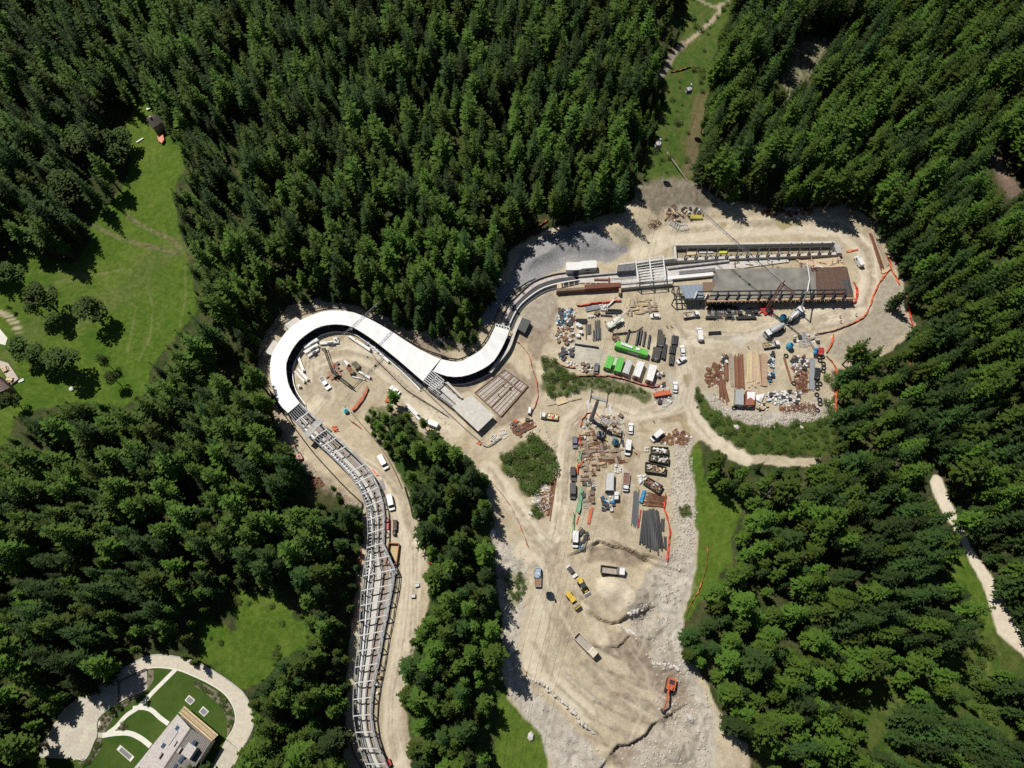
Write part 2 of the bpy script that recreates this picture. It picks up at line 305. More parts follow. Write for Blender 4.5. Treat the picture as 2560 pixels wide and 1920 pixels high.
def hgt(x, y):
    i = int(np.searchsorted(GX, x)) - 1; j = int(np.searchsorted(GY, y)) - 1
    i = max(0, min(i, len(GX) - 2)); j = max(0, min(j, len(GY) - 2))
    u, v = (x - GX[i]) / (GX[i + 1] - GX[i]), (y - GY[j]) / (GY[j + 1] - GY[j])
    return float((ZZ[j, i] * (1 - u) + ZZ[j, i + 1] * u) * (1 - v) + (ZZ[j + 1, i] * (1 - u) + ZZ[j + 1, i + 1] * u) * v)
def on(px, py):                                        # the point of the ground seen at a pixel
    z = 0.
    for _ in range(5): p = at(px, py, z); z = hgt(p.x, p.y)
    p.z = z; return p
def ons(pts): return [on(*p) for p in pts]

# ------------------------------------------------------------------ ground colours and kinds
PX, PY = proj(XX, YY, ZZ); PX = np.clip(np.nan_to_num(PX), -880, 3400); PY = np.clip(np.nan_to_num(PY), -680, 2700); PY = np.where(YY > 420, -680, PY)
N1, N2, N3, N4 = fbm(XX / 14, YY / 14, 51), fbm(XX / 3.2, YY / 3.2, 61), fbm(XX / 1.1, YY / 1.1, 71, 2), fbm(XX / 34, YY / 34, 81)
COL = np.zeros(XX.shape + (3,)); KIND = np.zeros(XX.shape, int)
def tones(a, b, n): return np.array(a) * (1 - n[..., None]) + np.array(b) * n[..., None]
def paint(field, a, b, soft=5, wob=8, kind=None, n=None, amt=1.0):
    on_ = field > -(soft + 2 * wob + 8)
    if not on_.any(): return
    r_, c_ = np.where(on_.any(1))[0], np.where(on_.any(0))[0]
    sel = (PX >= RX0 + (c_[0] - 1) * RS) & (PX <= RX0 + (c_[-1] + 1) * RS) & (PY >= RY0 + (r_[0] - 1) * RS) & (PY <= RY0 + (r_[-1] + 1) * RS)
    f = look(field, PX[sel], PY[sel])
    m = sst((f + (N2[sel] - .5) * 2 * wob) / soft + .5) * amt
    n = (N2 if n is None else n)[sel]
    COL[sel] = COL[sel] * (1 - m[..., None]) + tones(a, b, np.clip((n - .3) * 2.5, 0, 1)) * m[..., None]
    if kind is not None: KIND[sel] = np.where(m > .5, kind, KIND[sel])
K_FOREST, K_MEADOW, K_SITE, K_ROAD, K_SHOT, K_LAWN = range(6)
COL[:] = tones((.035, .055, .014), (.075, .072, .03), np.clip((N2 - .3) * 2.5, 0, 1))
GR1, GR2 = (.056, .116, .010), (.114, .162, .025)
for k, wob in (('meadow', 6), ('clearing', 10), ('east', 10), ('mid', 6), ('rverge', 8), ('rg1', 8), ('rg2', 8)):
    paint(SD[k], GR1, GR2, 6, wob, K_MEADOW, N1 * .4 + N2 * .3 + N3 * .3)
paint(sdf(tR((450,900),(1300,700),(1700,480),(2300,500),(2300,1800),(450,1800))), (.045, .088, .012), (.095, .115, .028), 40, 20, None, N3 * .5 + N2 * .5)
paint(SD_STRIP + 14, (.035, .07, .012), (.07, .09, .025), 10, 10, K_FOREST)
STRIPTOP = tG((930,60),(1000,150),(1070,300),(1180,480),(1320,560),(1500,420),(1620,300),(1400,60),(1290,-40),(1150,-30))
paint(line(tD((0,800),(60,720),(160,690),(260,640),(330,560),(415,520)), 26), (.09, .13, .03), (.13, .14, .05), 30, 16, None, N3, .55)
for q in (tL((640,685),(700,725),(780,770),(860,800),(910,850)), tL((450,720),(520,760),(600,800),(780,850),(910,880))):
    paint(line(q, 5), (.21, .19, .09), (.09, .095, .04), 4, 4, None, N3, .9)
for k in range(16):
    y_ = 930 + k * 22; paint(line(tL((120 + k * 14, y_ + 60), (330 + k * 10, y_), (560, y_ - 10 + k), (760, y_ + 20 + k * 4), (900 - k * 9, y_ + 90)), 2.5), (.125, .165, .03), (.145, .175, .045), 4, 3, None, N3, .38)
for q in (tL((80,1000),(250,960),(450,990),(620,960)), tL((935,940),(940,1100),(910,1250)), tL((740,1040),(775,1150),(760,1300),(700,1420)), tL((270,1030),(430,1000),(620,960)), tL((550,1060),(690,1150),(640,1400))):
    paint(line(q, 2.2), (.22, .22, .10), (.15, .17, .05), 3, 2, None, N3, .75)
for q in (tL((-20,1175),(30,1195),(70,1240),(85,1280)), tL((-20,1165),(45,1185),(85,1225),(105,1275))): paint(line(q, 3), (.5, .43, .31), (.42, .36, .25), 3, 2)
paint(SD['corridor'], (.05, .105, .014), (.10, .12, .03), 8, 12, K_MEADOW, N3 * .5 + N2 * .5)
paint(line(tN((560,1480),(600,1350),(590,1200),(640,1060),(670,860)), 17), (.19, .13, .08), (.13, .12, .05), 14, 12, None, N2, .9)
paint(line(tN((900,20),(820,50),(830,100),(760,180),(640,290),(510,390)), 4.5), (.42, .35, .25), (.33, .27, .19), 3, 3, K_ROAD)
paint(line(tN((510,390),(440,440),(380,560),(310,660)), 9), (.30, .25, .20), (.22, .18, .14), 5, 5, K_ROAD)
paint(line(tN((620,-20),(720,35),(800,60)), 4), (.4, .33, .24), (.3, .26, .18), 3, 3)
paint(SD['skirt'], (.035, .075, .012), (.09, .11, .025), 8, 12, K_MEADOW, N3 * .4 + N2 * .6)
paint(SD['rocky'], (.25, .22, .14), (.09, .10, .045), 12, 14, None, N3)
paint(line(tU((40,440),(110,620),(180,840),(280,990)), 4), (.36, .30, .22), (.28, .23, .16), 4, 3)
paint(SD['tgap'], (.24, .17, .13), (.15, .11, .08), 10, 10, None)
# building site
S1, S2 = (.545, .468, .335), (.375, .308, .208)
paint(sdf(STRIPTOP), (.36, .30, .225), (.12, .13, .05), 14, 14, None, N3 * .5 + N2 * .5)
paint(SD['site'], S1, S2, 5, 7, K_SITE, N1 * .4 + N2 * .45 + N3 * .15)
for f_ in SD_R: paint(f_, (.47, .42, .345), (.31, .27, .215), 12, 12, None, N3 * .8 + N1 * .2)
BR1, BR2 = (.205, .155, .112), (.325, .262, .195)
for q in (tJ((900,640),(1030,620),(1180,760),(1240,960),(1200,1010),(1100,960),(950,850),(830,760)), tJ((1190,880),(1380,900),(1500,1000),(1450,1180),(1330,1330),(1180,1360),(1060,1500),(1030,1659),(860,1659),(950,1490),(1150,1420),(1260,1300),(1300,1200),(1200,1040)),
          tB((700,820),(1000,760),(1190,900),(1240,760),(1200,600),(1060,520),(1240,350),(1430,200),(1475,240),(1400,420),(1320,640),(1260,800),(1280,1000),(1180,1240),(1000,1350),(780,1400),(760,1480),(900,1270)),
          tI((950,1520),(1100,1490),(1480,1610),(1500,1700),(900,1700)), tB((430,940),(560,960),(720,940),(700,1000),(560,1080),(480,1010)), tG((0,200),(130,0),(220,300),(420,600),(640,800),(860,960),(1020,1130),(1040,1250),(900,1150),(640,900),(400,700),(200,480)),
          tA((1250,480),(1560,620),(1900,840),(2212,930),(2212,820),(1900,640),(1600,560),(1300,420))):
    paint(sdf(q), BR1, BR2, 16, 18, None, N3 * .5 + N2 * .5, .85)
for q in (tV((340,470),(430,250),(520,130),(640,250),(740,620),(500,760),(150,900),(20,800),(90,660),(260,560)), tC((620,770),(800,720),(800,850),(700,1100),(420,1080),(470,900))):
    paint(sdf(q), (.40, .355, .28), (.31, .27, .20), 14, 12, None, N3)
for q in (tJ((1290,140),(1500,60),(1520,300),(1440,480),(1440,800),(1560,1050),(1700,1250),(1700,1659),(1560,1659),(1540,1200),(1400,820),(1290,640),(1220,420)), ROUGH[1], ROUGH[2], tI((1780,560),(1960,480),(1970,760),(2000,1100),(2010,1300),(1990,1659),(1820,1659),(1800,1200))):
    paint(sdf(q), (.56, .515, .44), (.40, .36, .30), 14, 14, None, N3 * .8 + N2 * .2, .85)
RD1, RD2 = (.64, .568, .435), (.555, .482, .355)
for pts, hw in ((tI((-40,760),(130,980),(300,1230),(420,1400),(560,1480),(640,1400),(680,1100),(700,800),(720,500),(760,300),(900,170),(1150,180),(1400,240),(1700,180),(1850,60),(1890,-120),(1880,-300)), 20), (tJ((250,20),(400,100),(420,300),(330,620),(300,900),(420,1000),(700,1250)), 26),
                (tA((560,1500),(800,1330),(700,1150),(640,1000),(800,880),(1050,830),(1300,900),(1600,1150),(2000,1500),(2300,1700)), 24), (tH((620,0),(620,300),(560,700),(480,1100),(470,1400),(540,1659)), 22), (tG((640,350),(900,620),(1200,800),(1380,1100),(1480,1400),(1520,1659)), 20),
                (tF((-100,600),(200,450),(500,480),(900,480),(1300,330),(1700,250),(2000,180)), 22), (tS((60,620),(300,500),(700,450),(1300,410),(1650,440),(1850,620),(1880,850),(1800,1050),(1500,1130)), 24), (tF((250,800),(240,1100),(330,1330),(520,1560),(900,1800)), 18)):
    paint(line(pts, hw), RD1, RD2, 10, 8, K_ROAD, N2, .85)
ROADS = ((tI((-40,760),(130,980),(300,1230),(420,1400),(560,1560),(600,1700)), 22), (tI((560,1500),(640,1400),(680,1100),(700,800),(720,500),(780,300),(900,180),(1150,180),(1400,240)), 20), (tI((1300,260),(1360,600),(1300,900),(1240,1200),(1300,1400)), 24), (tI((1400,240),(1700,180),(1850,60),(1890,-120)), 22), (tJ((250,20),(400,150),(430,400),(400,700),(520,950),(800,1200)), 40), (tJ((420,60),(560,400),(760,760),(1000,1040),(1230,1200)), 55), (tS((60,620),(300,480),(700,440),(1300,400),(1650,430),(1830,620),(1870,850),(1800,1050),(1500,1130)), 22),
         (tA((560,1500),(720,1330),(660,1100),(660,960),(800,880),(1050,830),(1330,920),(1600,1150),(2000,1500),(2212,1659)), 24), (tG((640,350),(900,620),(1200,800),(1400,1100),(1480,1400),(1500,1659)), 22), (tH((600,0),(600,300),(560,700),(480,1100),(470,1400),(540,1659)), 22), (tF((-100,600),(200,500),(500,500),(900,500),(1300,380),(1700,260),(2000,180)), 26), (tF((250,800),(240,1100),(330,1330),(520,1560)), 14), (tE((1500,600),(1700,900),(1750,1200),(1700,1500)), 26))
rr_ = random.Random(77)
for pts, hw in ROADS:
    for k in range(13):
        o1 = rr_.uniform(-hw, hw); n_ = len(pts); i0 = rr_.randrange(0, max(1, n_ - 2)); i1 = min(n_, i0 + rr_.randrange(3, 8)); seg_ = []
        for i in range(i0, i1):
            a, b = pts[max(0, i - 1)], pts[min(n_ - 1, i + 1)]; L_ = math.hypot(b[0] - a[0], b[1] - a[1]) + 1e-6; nx_, ny_ = -(b[1] - a[1]) / L_, (b[0] - a[0]) / L_
            oo = o1 + rr_.uniform(-5, 5); seg_.append((pts[i][0] + nx_ * oo, pts[i][1] + ny_ * oo))
        c1 = rr_.random() < .45
        for dx in (0, 11): paint(line([(x + dx * .8, y + dx * .3) for x, y in seg_], rr_.uniform(1.8, 3.2)), (.61, .54, .42) if c1 else (.31, .255, .185), (.53, .46, .35) if c1 else (.39, .33, .245), 2.5, 2.5, None, N3, .62)
for off in (-7, 7):                                     # wheel tracks
    for pts in (tI((-40,760),(130,980),(300,1230),(420,1400),(500,1600)), tI((640,1400),(680,1100),(700,800),(720,500),(780,300),(950,190)), tJ((420,100),(520,400),(700,750),(950,1050),(1250,1230)), tS((300,480),(700,440),(1300,400),(1650,430),(1830,620),(1860,850)), tA((640,1400),(700,1150),(680,960),(850,860),(1080,830),(1330,920),(1600,1150),(2000,1500))):
        paint(line([(x + off, y + off * .4) for x, y in pts], 3.0), (.36, .295, .21), (.44, .37, .27), 4, 3, None, N3, .55)
for k in range(26):                                    # bulldozed streaks on the fill platform
    y0 = 700 + k * 28; x0 = 700 + (k % 5) * 60
    paint(line(tJ((x0, y0), (x0 + 200, y0 + 110), (x0 + 420, y0 + 150)), 2.2 + (k % 3) * .8), (.25, .195, .145), (.35, .29, .22), 2.5, 2.5, None, N3, .6)
for k in range(34):
    r_ = random.Random(900 + k); ox, oy = r_.uniform(380, 1150), r_.uniform(120, 1350); a_ = r_.uniform(.2, 1.0) if k % 3 else r_.uniform(1.2, 1.9); L_ = r_.uniform(120, 420)
    if oy > 900 and ox < 480 + (oy - 900) * .7: continue
    c1 = r_.random() < .5
    paint(line(tJ((ox, oy), (ox + L_ * .5 * math.cos(a_), oy + L_ * .5 * math.sin(a_)), (ox + L_ * math.cos(a_ + .25), oy + L_ * math.sin(a_ + .25))), r_.uniform(2, 4)), (.58, .505, .385) if c1 else (.33, .275, .20), (.50, .43, .32) if c1 else (.38, .315, .23), 3, 3, None, N3, .5)
for q in ((tA((620,1380),(700,1250),(680,1080)), 10), (tA((740,960),(900,860),(1100,850)), 9), (tE((1480,700),(1600,900),(1640,1100)), 12), (tF((600,560),(1000,520),(1300,420)), 10), (tI((1240,620),(1400,760),(1440,1000)), 12), (tI((1100,1250),(1240,1330),(1330,1480)), 12)):
    paint(line(*q), (.35, .28, .185), (.43, .355, .25), 10, 12, None, N2, .65)
for q in (tI((1170,1110),(1290,1080),(1310,1180),(1280,1260),(1200,1270),(1150,1190)), tI((1390,570),(1470,590),(1480,680),(1400,640),(1330,720),(1300,760),(1300,660)), tI((1400,250),(1490,330),(1560,400),(1500,410),(1420,390),(1490,360)), tI((1660,260),(1900,190),(1930,260),(1850,300),(1700,310)), tI((1850,280),(1900,420),(1960,440),(1920,260)), tF((180,850),(300,850),(260,1000),(230,1000))):
    paint(sdf(q), (.30, .225, .13), (.39, .31, .20), 5, 7, None, N2, .85)
for q in (tF((750,420),(960,440),(850,560),(760,540)), tF((960,440),(1100,380),(1060,480),(1000,500)), tE((480,790),(780,880),(860,960),(800,1060),(520,1030),(440,950)), tE((1580,1100),(1700,1280),(1690,1450),(1600,1560),(1640,1350),(1560,1200))):
    paint(sdf(q), (.52, .49, .42), (.45, .43, .36), 12, 12, None, N2, .8)
paint(sdf(tS((1130,370),(1180,350),(1210,380),(1340,390),(1340,425),(1270,425),(1190,460),(1150,430))), (.36, .31, .17), (.32, .28, .14), 3, 3, None, N1)
paint(sdf(tS((700,410),(760,410),(750,435),(710,430))), (.36, .31, .17), (.32, .28, .14), 3, 2, None, N1)
paint(sdf(tJ((780,230),(900,210),(1000,260),(1080,340),(1070,400),(960,490),(860,400),(790,330))), (.63, .55, .42), (.56, .48, .36), 6, 6, None, N2)
paint(sdf(tS((20,100),(200,55),(420,60),(560,130),(700,250),(600,290),(400,250),(150,330),(60,250))), (.26, .222, .165), (.165, .142, .10), 14, 12, None, N3)
paint(sdf(tC((1330,0),(1470,20),(1590,180),(1580,260),(1480,190),(1390,110))), (.42, .38, .27), (.33, .29, .20), 8, 6, None, N3)
paint(SD_SHOT, (.33, .32, .315), (.25, .245, .245), 5, 5, K_SHOT, N1 * .4 + N2 * .3 + N3 * .3)
for q in (BUSHES, BUSH2, BUSH3): paint(sdf(q), (.05, .09, .018), (.16, .15, .07), 10, 12, K_MEADOW, N3 * .6 + N2 * .4, .9)
for q in (tJ((90,180),(270,160),(260,330),(200,440),(110,400),(80,280)), tI((1820,1120),(1950,1130),(1980,1220),(1900,1230))): paint(sdf(q), (.12, .15, .05), (.44, .38, .27), 20, 26, None, N3, .9)
paint(SD['rroad'], (.68, .61, .48), (.62, .54, .42), 4, 3, K_ROAD)
paint(sdf(RROAD) - 0 * RS + np.minimum(0, -abs(0)), (.68, .61, .48), (.6, .53, .41), 4, 3, None, N2, .0)
paint(SD['garden'], (.040, .082, .012), (.062, .098, .018), 3, 2, K_LAWN, N2)
COL *= (1 + (N4[..., None] - .5) * .22) * (1 + (N3[..., None] - .5) * .16)

def ground_mat(name, fine, amp, bump, rough=.95, dist=.2):
    m = bpy.data.materials.new(name); m.use_nodes = True; n = m.node_tree; b = n.nodes['Principled BSDF']; b.inputs['Roughness'].default_value = rough
    b.inputs['Specular IOR Level'].default_value = .15
    ca = n.nodes.new('ShaderNodeVertexColor'); ca.layer_name = 'Col'; tc = n.nodes.new('ShaderNodeTexCoord')
    acc = None
    for sc_, a_ in ((fine, amp), (fine * .23, amp * .7)):
        z = n.nodes.new('ShaderNodeTexNoise'); z.inputs['Scale'].default_value = sc_; z.inputs['Detail'].default_value = 5; z.inputs['Roughness'].default_value = .7
        n.links.new(tc.outputs['Object'], z.inputs['Vector'])
        r = n.nodes.new('ShaderNodeMapRange'); r.inputs[1].default_value = .3; r.inputs[2].default_value = .7; r.inputs[3].default_value = 1 - a_; r.inputs[4].default_value = 1 + a_ * .8
        n.links.new(z.outputs['Fac'], r.inputs[0])
        if acc is None: acc = r.outputs[0]; hz = z
        else:
            mm = n.nodes.new('ShaderNodeMath'); mm.operation = 'MULTIPLY'; n.links.new(acc, mm.inputs[0]); n.links.new(r.outputs[0], mm.inputs[1]); acc = mm.outputs[0]
    vm = n.nodes.new('ShaderNodeVectorMath'); vm.operation = 'SCALE'; n.links.new(ca.outputs['Color'], vm.inputs[0]); n.links.new(acc, vm.inputs['Scale'])
    n.links.new(vm.outputs[0], b.inputs['Base Color'])
    bp = n.nodes.new('ShaderNodeBump'); bp.inputs['Strength'].default_value = bump; bp.inputs['Distance'].default_value = dist
    n.links.new(hz.outputs['Fac'], bp.inputs['Height']); n.links.new(bp.outputs[0], b.inputs['Normal'])
    return m
GM = {K_FOREST: ('forest_floor', ground_mat('forest_floor', 1.6, .45, .8)), K_MEADOW: ('meadow', ground_mat('grass', 2.6, .36, .8, dist=.3)), K_SITE: ('gravel_ground', ground_mat('gravel', 2.6, .22, .9)),
      K_ROAD: ('dirt_road', ground_mat('dirt_road', 2.2, .13, .6)), K_SHOT: ('sprayed_concrete_slope', ground_mat('shotcrete', 1.2, .2, .9, dist=.4)), K_LAWN: ('lawn', ground_mat('lawn', 3.0, .14, .5))}
ny, nx = XX.shape
idx = np.arange(ny * nx).reshape(ny, nx)
quads = np.stack([idx[:-1, :-1], idx[:-1, 1:], idx[1:, 1:], idx[1:, :-1]], -1).reshape(-1, 4)
kq = KIND[:-1, :-1].reshape(-1)
AV = np.stack([XX, YY, ZZ], -1).reshape(-1, 3).astype(np.float32); AC = np.c_[COL.reshape(-1, 3), np.ones(ny * nx)].astype(np.float32)
for k, (nm, gm) in GM.items():
    q = quads[kq == k]
    if not len(q): continue
    used, inv = np.unique(q.reshape(-1), return_inverse=True)
    me = bpy.data.meshes.new(nm); me.vertices.add(len(used)); me.vertices.foreach_set('co', AV[used].reshape(-1))
    me.loops.add(len(inv)); me.loops.foreach_set('vertex_index', inv.astype(np.int32)); me.polygons.add(len(q))
    me.polygons.foreach_set('loop_start', np.arange(0, len(inv), 4, dtype=np.int32)); me.polygons.foreach_set('use_smooth', np.ones(len(q), bool))
    me.update(calc_edges=True)
    ca = me.color_attributes.new('Col', 'FLOAT_COLOR', 'POINT'); ca.data.foreach_set('color', AC[used].reshape(-1))
    me.materials.append(gm); me.validate()
    ob = bpy.data.objects.new(nm, me); C.objects.link(ob); ob['kind'] = 'structure'
# ------------------------------------------------------------------ vegetation kit
def leaf_mat(name, c1, c2, var):
    m = bpy.data.materials.new(name); m.use_nodes = True; n = m.node_tree; b = n.nodes['Principled BSDF']
    b.inputs['Roughness'].default_value = .7; b.inputs['Specular IOR Level'].default_value = .25
    tc = n.nodes.new('ShaderNodeTexCoord'); nz = n.nodes.new('ShaderNodeTexNoise'); nz.inputs['Scale'].default_value = .7; nz.inputs['Detail'].default_value = 3
    n.links.new(tc.outputs['Object'], nz.inputs['Vector']); mr = n.nodes.new('ShaderNodeMapRange'); mr.inputs[1].default_value = .32; mr.inputs[2].default_value = .68
    n.links.new(nz.outputs['Fac'], mr.inputs[0]); mx = n.nodes.new('ShaderNodeMix'); mx.data_type = 'RGBA'
    mx.inputs[6].default_value = (*c1, 1); mx.inputs[7].default_value = (*c2, 1); n.links.new(mr.outputs[0], mx.inputs[0])
    oi = n.nodes.new('ShaderNodeObjectInfo'); hs = n.nodes.new('ShaderNodeHueSaturation')
    for inp, lo, hi in (('Value', 1 - var, 1 + var), ('Hue', .476, .506)):
        r = n.nodes.new('ShaderNodeMapRange'); r.inputs[3].default_value = lo; r.inputs[4].default_value = hi
        n.links.new(oi.outputs['Random'], r.inputs[0]); n.links.new(r.outputs[0], hs.inputs[inp])
    n.links.new(mx.outputs[2], hs.inputs['Color']); n.links.new(hs.outputs[0], b.inputs['Base Color'])
    tr = n.nodes.new('ShaderNodeBsdfTranslucent'); n.links.new(hs.outputs[0], tr.inputs[0]); ms = n.nodes.new('ShaderNodeMixShader'); ms.inputs[0].default_value = .22
    n.links.new(b.outputs[0], ms.inputs[1]); n.links.new(tr.outputs[0], ms.inputs[2]); n.links.new(ms.outputs[0], n.nodes['Material Output'].inputs[0])
    return m
M_SPRUCE = leaf_mat('spruce_needles', (.024, .058, .012), (.051, .098, .018), .38)
M_LARCH = leaf_mat('larch_needles', (.042, .096, .011), (.095, .166, .018), .38)
M_LEAF = leaf_mat('broad_leaves', (.036, .080, .014), (.078, .130, .022), .22)
M_SHRUB = leaf_mat('shrub_leaves', (.048, .098, .016), (.120, .168, .032), .32)
M_BARK = mat('bark', (.11, .085, .065), .9, .35, 4)
M_DEAD = mat('dead_wood', (.30, .25, .20), .9, .3, 3)
def spray(V, Fc, p, d, ln, wd, r, lift=0.):           # a diamond of needles lying along d
    s_ = Vector((-d.y, d.x, 0)); s_ = s_.normalized() if s_.length > .01 else Vector((1, 0, 0))
    s_.z = r.uniform(-.45, .45); tip = p + d * ln; tip.z += lift * ln; mid = p + d * ln * .45; mid.z += .08 * ln
    o = len(V); V += [tuple(p), tuple(mid + s_ * wd), tuple(tip), tuple(mid - s_ * wd)]; Fc.append((o, o + 1, o + 2, o + 3))
def conifer(seed, H, R, kind):
    r = random.Random(seed); V, Fc = [], []
    z = H * (.16 if kind == 'spruce' else .26); z0 = z; nwh = 20 if kind == 'spruce' else 19
    lean = Vector((r.uniform(-.02, .02), r.uniform(-.02, .02), 0)) * H
    for w_ in range(nwh):
        f = w_ / (nwh - 1); z = z0 + (H - z0) * (f ** .92) * .985
        prof = (1 - f) ** .85 if kind == 'spruce' else min(1.0, 1.12 * (1 - f) ** .7) * (.6 + .4 * min(1, f * 4)) * r.uniform(.82, 1.1)
        L0 = R * prof + .22
        nb = max(4, int((9 if kind == 'spruce' else 8) * (.55 + .45 * (1 - f)))); a0 = r.uniform(0, 6.28)
        for b in range(nb):
            if r.random() < .09: continue
            a = a0 + 6.283 * b / nb + r.uniform(-.3, .3); L = L0 * r.uniform(.68, 1.14)
            d = Vector((math.cos(a), math.sin(a), 0)); base = Vector((0, 0, z + r.uniform(-.3, .3))) + lean * f * f
            dr = (-.34 if kind == 'spruce' else -.10) * (1 - f * .9) + .25 * f
            ns = 5 if L > 1.6 else 3
            for k in range(ns):
                t = (k + .6) / ns; p = base + d * (L * t); p.z += dr * L * t + (.16 * L * t * t if kind == 'spruce' else .05 * L * t)
                sl = L * (.40 if kind == 'spruce' else .36) * (1.2 - t * .6)
                for sg in (-1, 1):
                    aa = a + sg * r.uniform(.6, 1.05); dd = Vector((math.cos(aa), math.sin(aa), dr * .5 + r.uniform(-.15, .2)))
                    spray(V, Fc, p, dd, sl * r.uniform(.75, 1.2), sl * (.20 if kind == 'spruce' else .27), r)
            p = base + d * (L * .5); p.z += dr * L * .5
            spray(V, Fc, p, Vector((d.x, d.y, dr * .6)), L * .56, L * .13 + .06, r, .08)
    for k in range(6):
        a = k * 1.05; spray(V, Fc, Vector((0, 0, H * .955)) + lean, Vector((math.cos(a) * .35, math.sin(a) * .35, .9)), H * .045 + .25, .22, r)
    me = bpy.data.meshes.new(kind + '_crown'); me.from_pydata(V, [], Fc); me.materials.append(M_SPRUCE if kind == 'spruce' else M_LARCH)
    tr = MB().tube([(0, 0, -.8), (0, 0, H * .3), Vector((0, 0, H * .65)) + lean * .4, Vector((0, 0, H * .97)) + lean], [H * .0125 + .07, H * .0095 + .04, H * .006, .03], 6).mesh(kind + '_trunk', M_BARK)
    return me, tr
def broadleaf(seed, H, R, n=760, lo=.22, m=None, name='leafy'):
    r = random.Random(seed); V, Fc = [], []; tips = []
    mb = MB(); mb.tube([(0, 0, -.6), (0, 0, H * .28), (r.uniform(-.3, .3), r.uniform(-.3, .3), H * .62)], [H * .022 + .03, H * .017 + .02, H * .008], 6)
    lobes = []
    for k in range(9):
        a, e = k * 2.4 + r.uniform(-.4, .4), r.uniform(-.15, 1)
        q = Vector((math.cos(a) * R * .58 * (1 - .45 * max(0, e)), math.sin(a) * R * .58 * (1 - .45 * max(0, e)), H * (.52 + .30 * e) + 0)); lobes.append((q, R * r.uniform(.33, .5)))
        mb.tube([(0, 0, H * r.uniform(lo, .45)), q * .55 + Vector((0, 0, H * .18)), q], [H * .009 + .02, H * .005 + .015, .02], 4)
    for k in range(n):
        q, s_ = lobes[r.randrange(9)]
        v = Vector((r.gauss(0, 1), r.gauss(0, 1), r.gauss(0, .8))).normalized() * s_ * (r.random() ** .28)
        p = q + v; p.z = max(p.z, H * lo)
        dd = Vector((v.x + r.uniform(-.5, .5), v.y + r.uniform(-.5, .5), r.uniform(-.4, .5))).normalized()
        ln = R * r.uniform(.13, .24); spray(V, Fc, p, dd, ln, ln * .42, r)
    me = bpy.data.meshes.new(name + '_crown'); me.from_pydata(V, [], Fc); me.materials.append(m or M_LEAF)
    return me, mb.mesh(name + '_trunk', M_BARK)
SPR = [conifer(100 + k, 22, R, 'spruce') for k, R in enumerate((2.9, 3.4, 2.5, 3.0))]
LAR = [conifer(200 + k, 21, R, 'larch') for k, R in enumerate((2.8, 3.3, 2.4, 2.9))]
BRO = [broadleaf(300 + k, 13, 4.2) for k in range(3)]
SHR = [broadleaf(400 + k, 2.0, 1.35, 230, .06, M_SHRUB, 'shrub')[0] for k in range(4)]
for me in SHR:
    pass
TREES = []                                              # (kind, proto, x, y, z, scale_xy, scale_z, rot)
NOSHADE = np.max(np.stack([sdf(tA((370,1535),(215,1310),(165,980),(260,720),(500,475),(780,365),(1010,360),(1250,425),(1720,700),(2125,915),(1920,1165),(1490,800),(1080,530),(830,515),(580,625),(400,830),(348,1060),(420,1300),(505,1415))), sdf(tB((380,733),(565,750),(740,650),(850,490),(880,428),(1007,465),(920,660),(720,840),(440,887),(305,840))), sdf(tK((960,215),(1150,145),(1560,210),(1950,450),(1940,720),(1680,410),(1180,262),(1000,300))), sdf(tK((200,900),(640,700),(640,900),(520,1130),(60,1115))), sdf(tH((290,150),(500,170),(440,500),(350,960),(330,1190),(450,1659),(330,1659),(215,1200),(230,850))), sdf(CLEARING) - 10, sdf(CORRIDOR) - 16, sdf(tS((100,150),(200,55),(420,60),(560,130),(700,250),(400,250),(200,250))), sdf(RROAD) - 2, sdf(tC((460,760),(920,560),(1050,555),(1060,620),(650,700),(420,870)))]), 0).tolist()
def shady(x, y, z, h):
    for f in (1, .75, .5):
        q = h * f * .62; px, py = proj(x + .66 * q, y - .75 * q, 3.0); i, j = int((px - RX0) / RS + .5), int((py - RY0) / RS + .5)
        if 0 <= i < RW and 0 <= j < RH and NOSHADE[j][i] > -6: return True
    return False
VISL = VIS.tolist()
def seen(px, py):
    i, j = int((px - RX0) / RS + .5), int((py - RY0) / RS + .5)
    return VISL[j][i] if 0 <= i < RW and 0 <= j < RH else -160
def fits(px, py, x, y, z, h, rad):
    for f in (.05, .35, .65, .9):
        qx, qy = proj(x, y, z + h * f)
        if seen(qx, qy) > (3 if f < .8 else 6): return False
    for a in (0, 1.57, 3.14, 4.71):
        qx, qy = proj(x + rad * .8 * math.cos(a), y + rad * .8 * math.sin(a), z + h * .35)
        if seen(qx, qy) > 9: return False
    return True
rt = random.Random(11); cell = {}
def free(x, y, dmin):
    i, j = int(x // 4), int(y // 4)
    for a in (-2, -1, 0, 1, 2):
        for b in (-2, -1, 0, 1, 2):
            for (u, v, q) in cell.get((i + a, j + b), ()):
                if (u - x) ** 2 + (v - y) ** 2 < ((dmin + q) / 2) ** 2: return False
    return True
def put(kind, x, y, h, q=0, k=None, wide=1.0):
    z = hgt(x, y); cell.setdefault((int(x // 4), int(y // 4)), []).append((x, y, q))
    base = {'spruce': 22, 'larch': 21, 'broad': 13}[kind]; s_ = h / base
    TREES.append((kind, rt.randrange({'spruce': 4, 'larch': 4, 'broad': 3}[kind]) if k is None else k, x, y, z, s_ * wide * rt.uniform(1.0, 1.3), s_, rt.uniform(0, 6.28)))
FD = lambda *p: tD(*p)
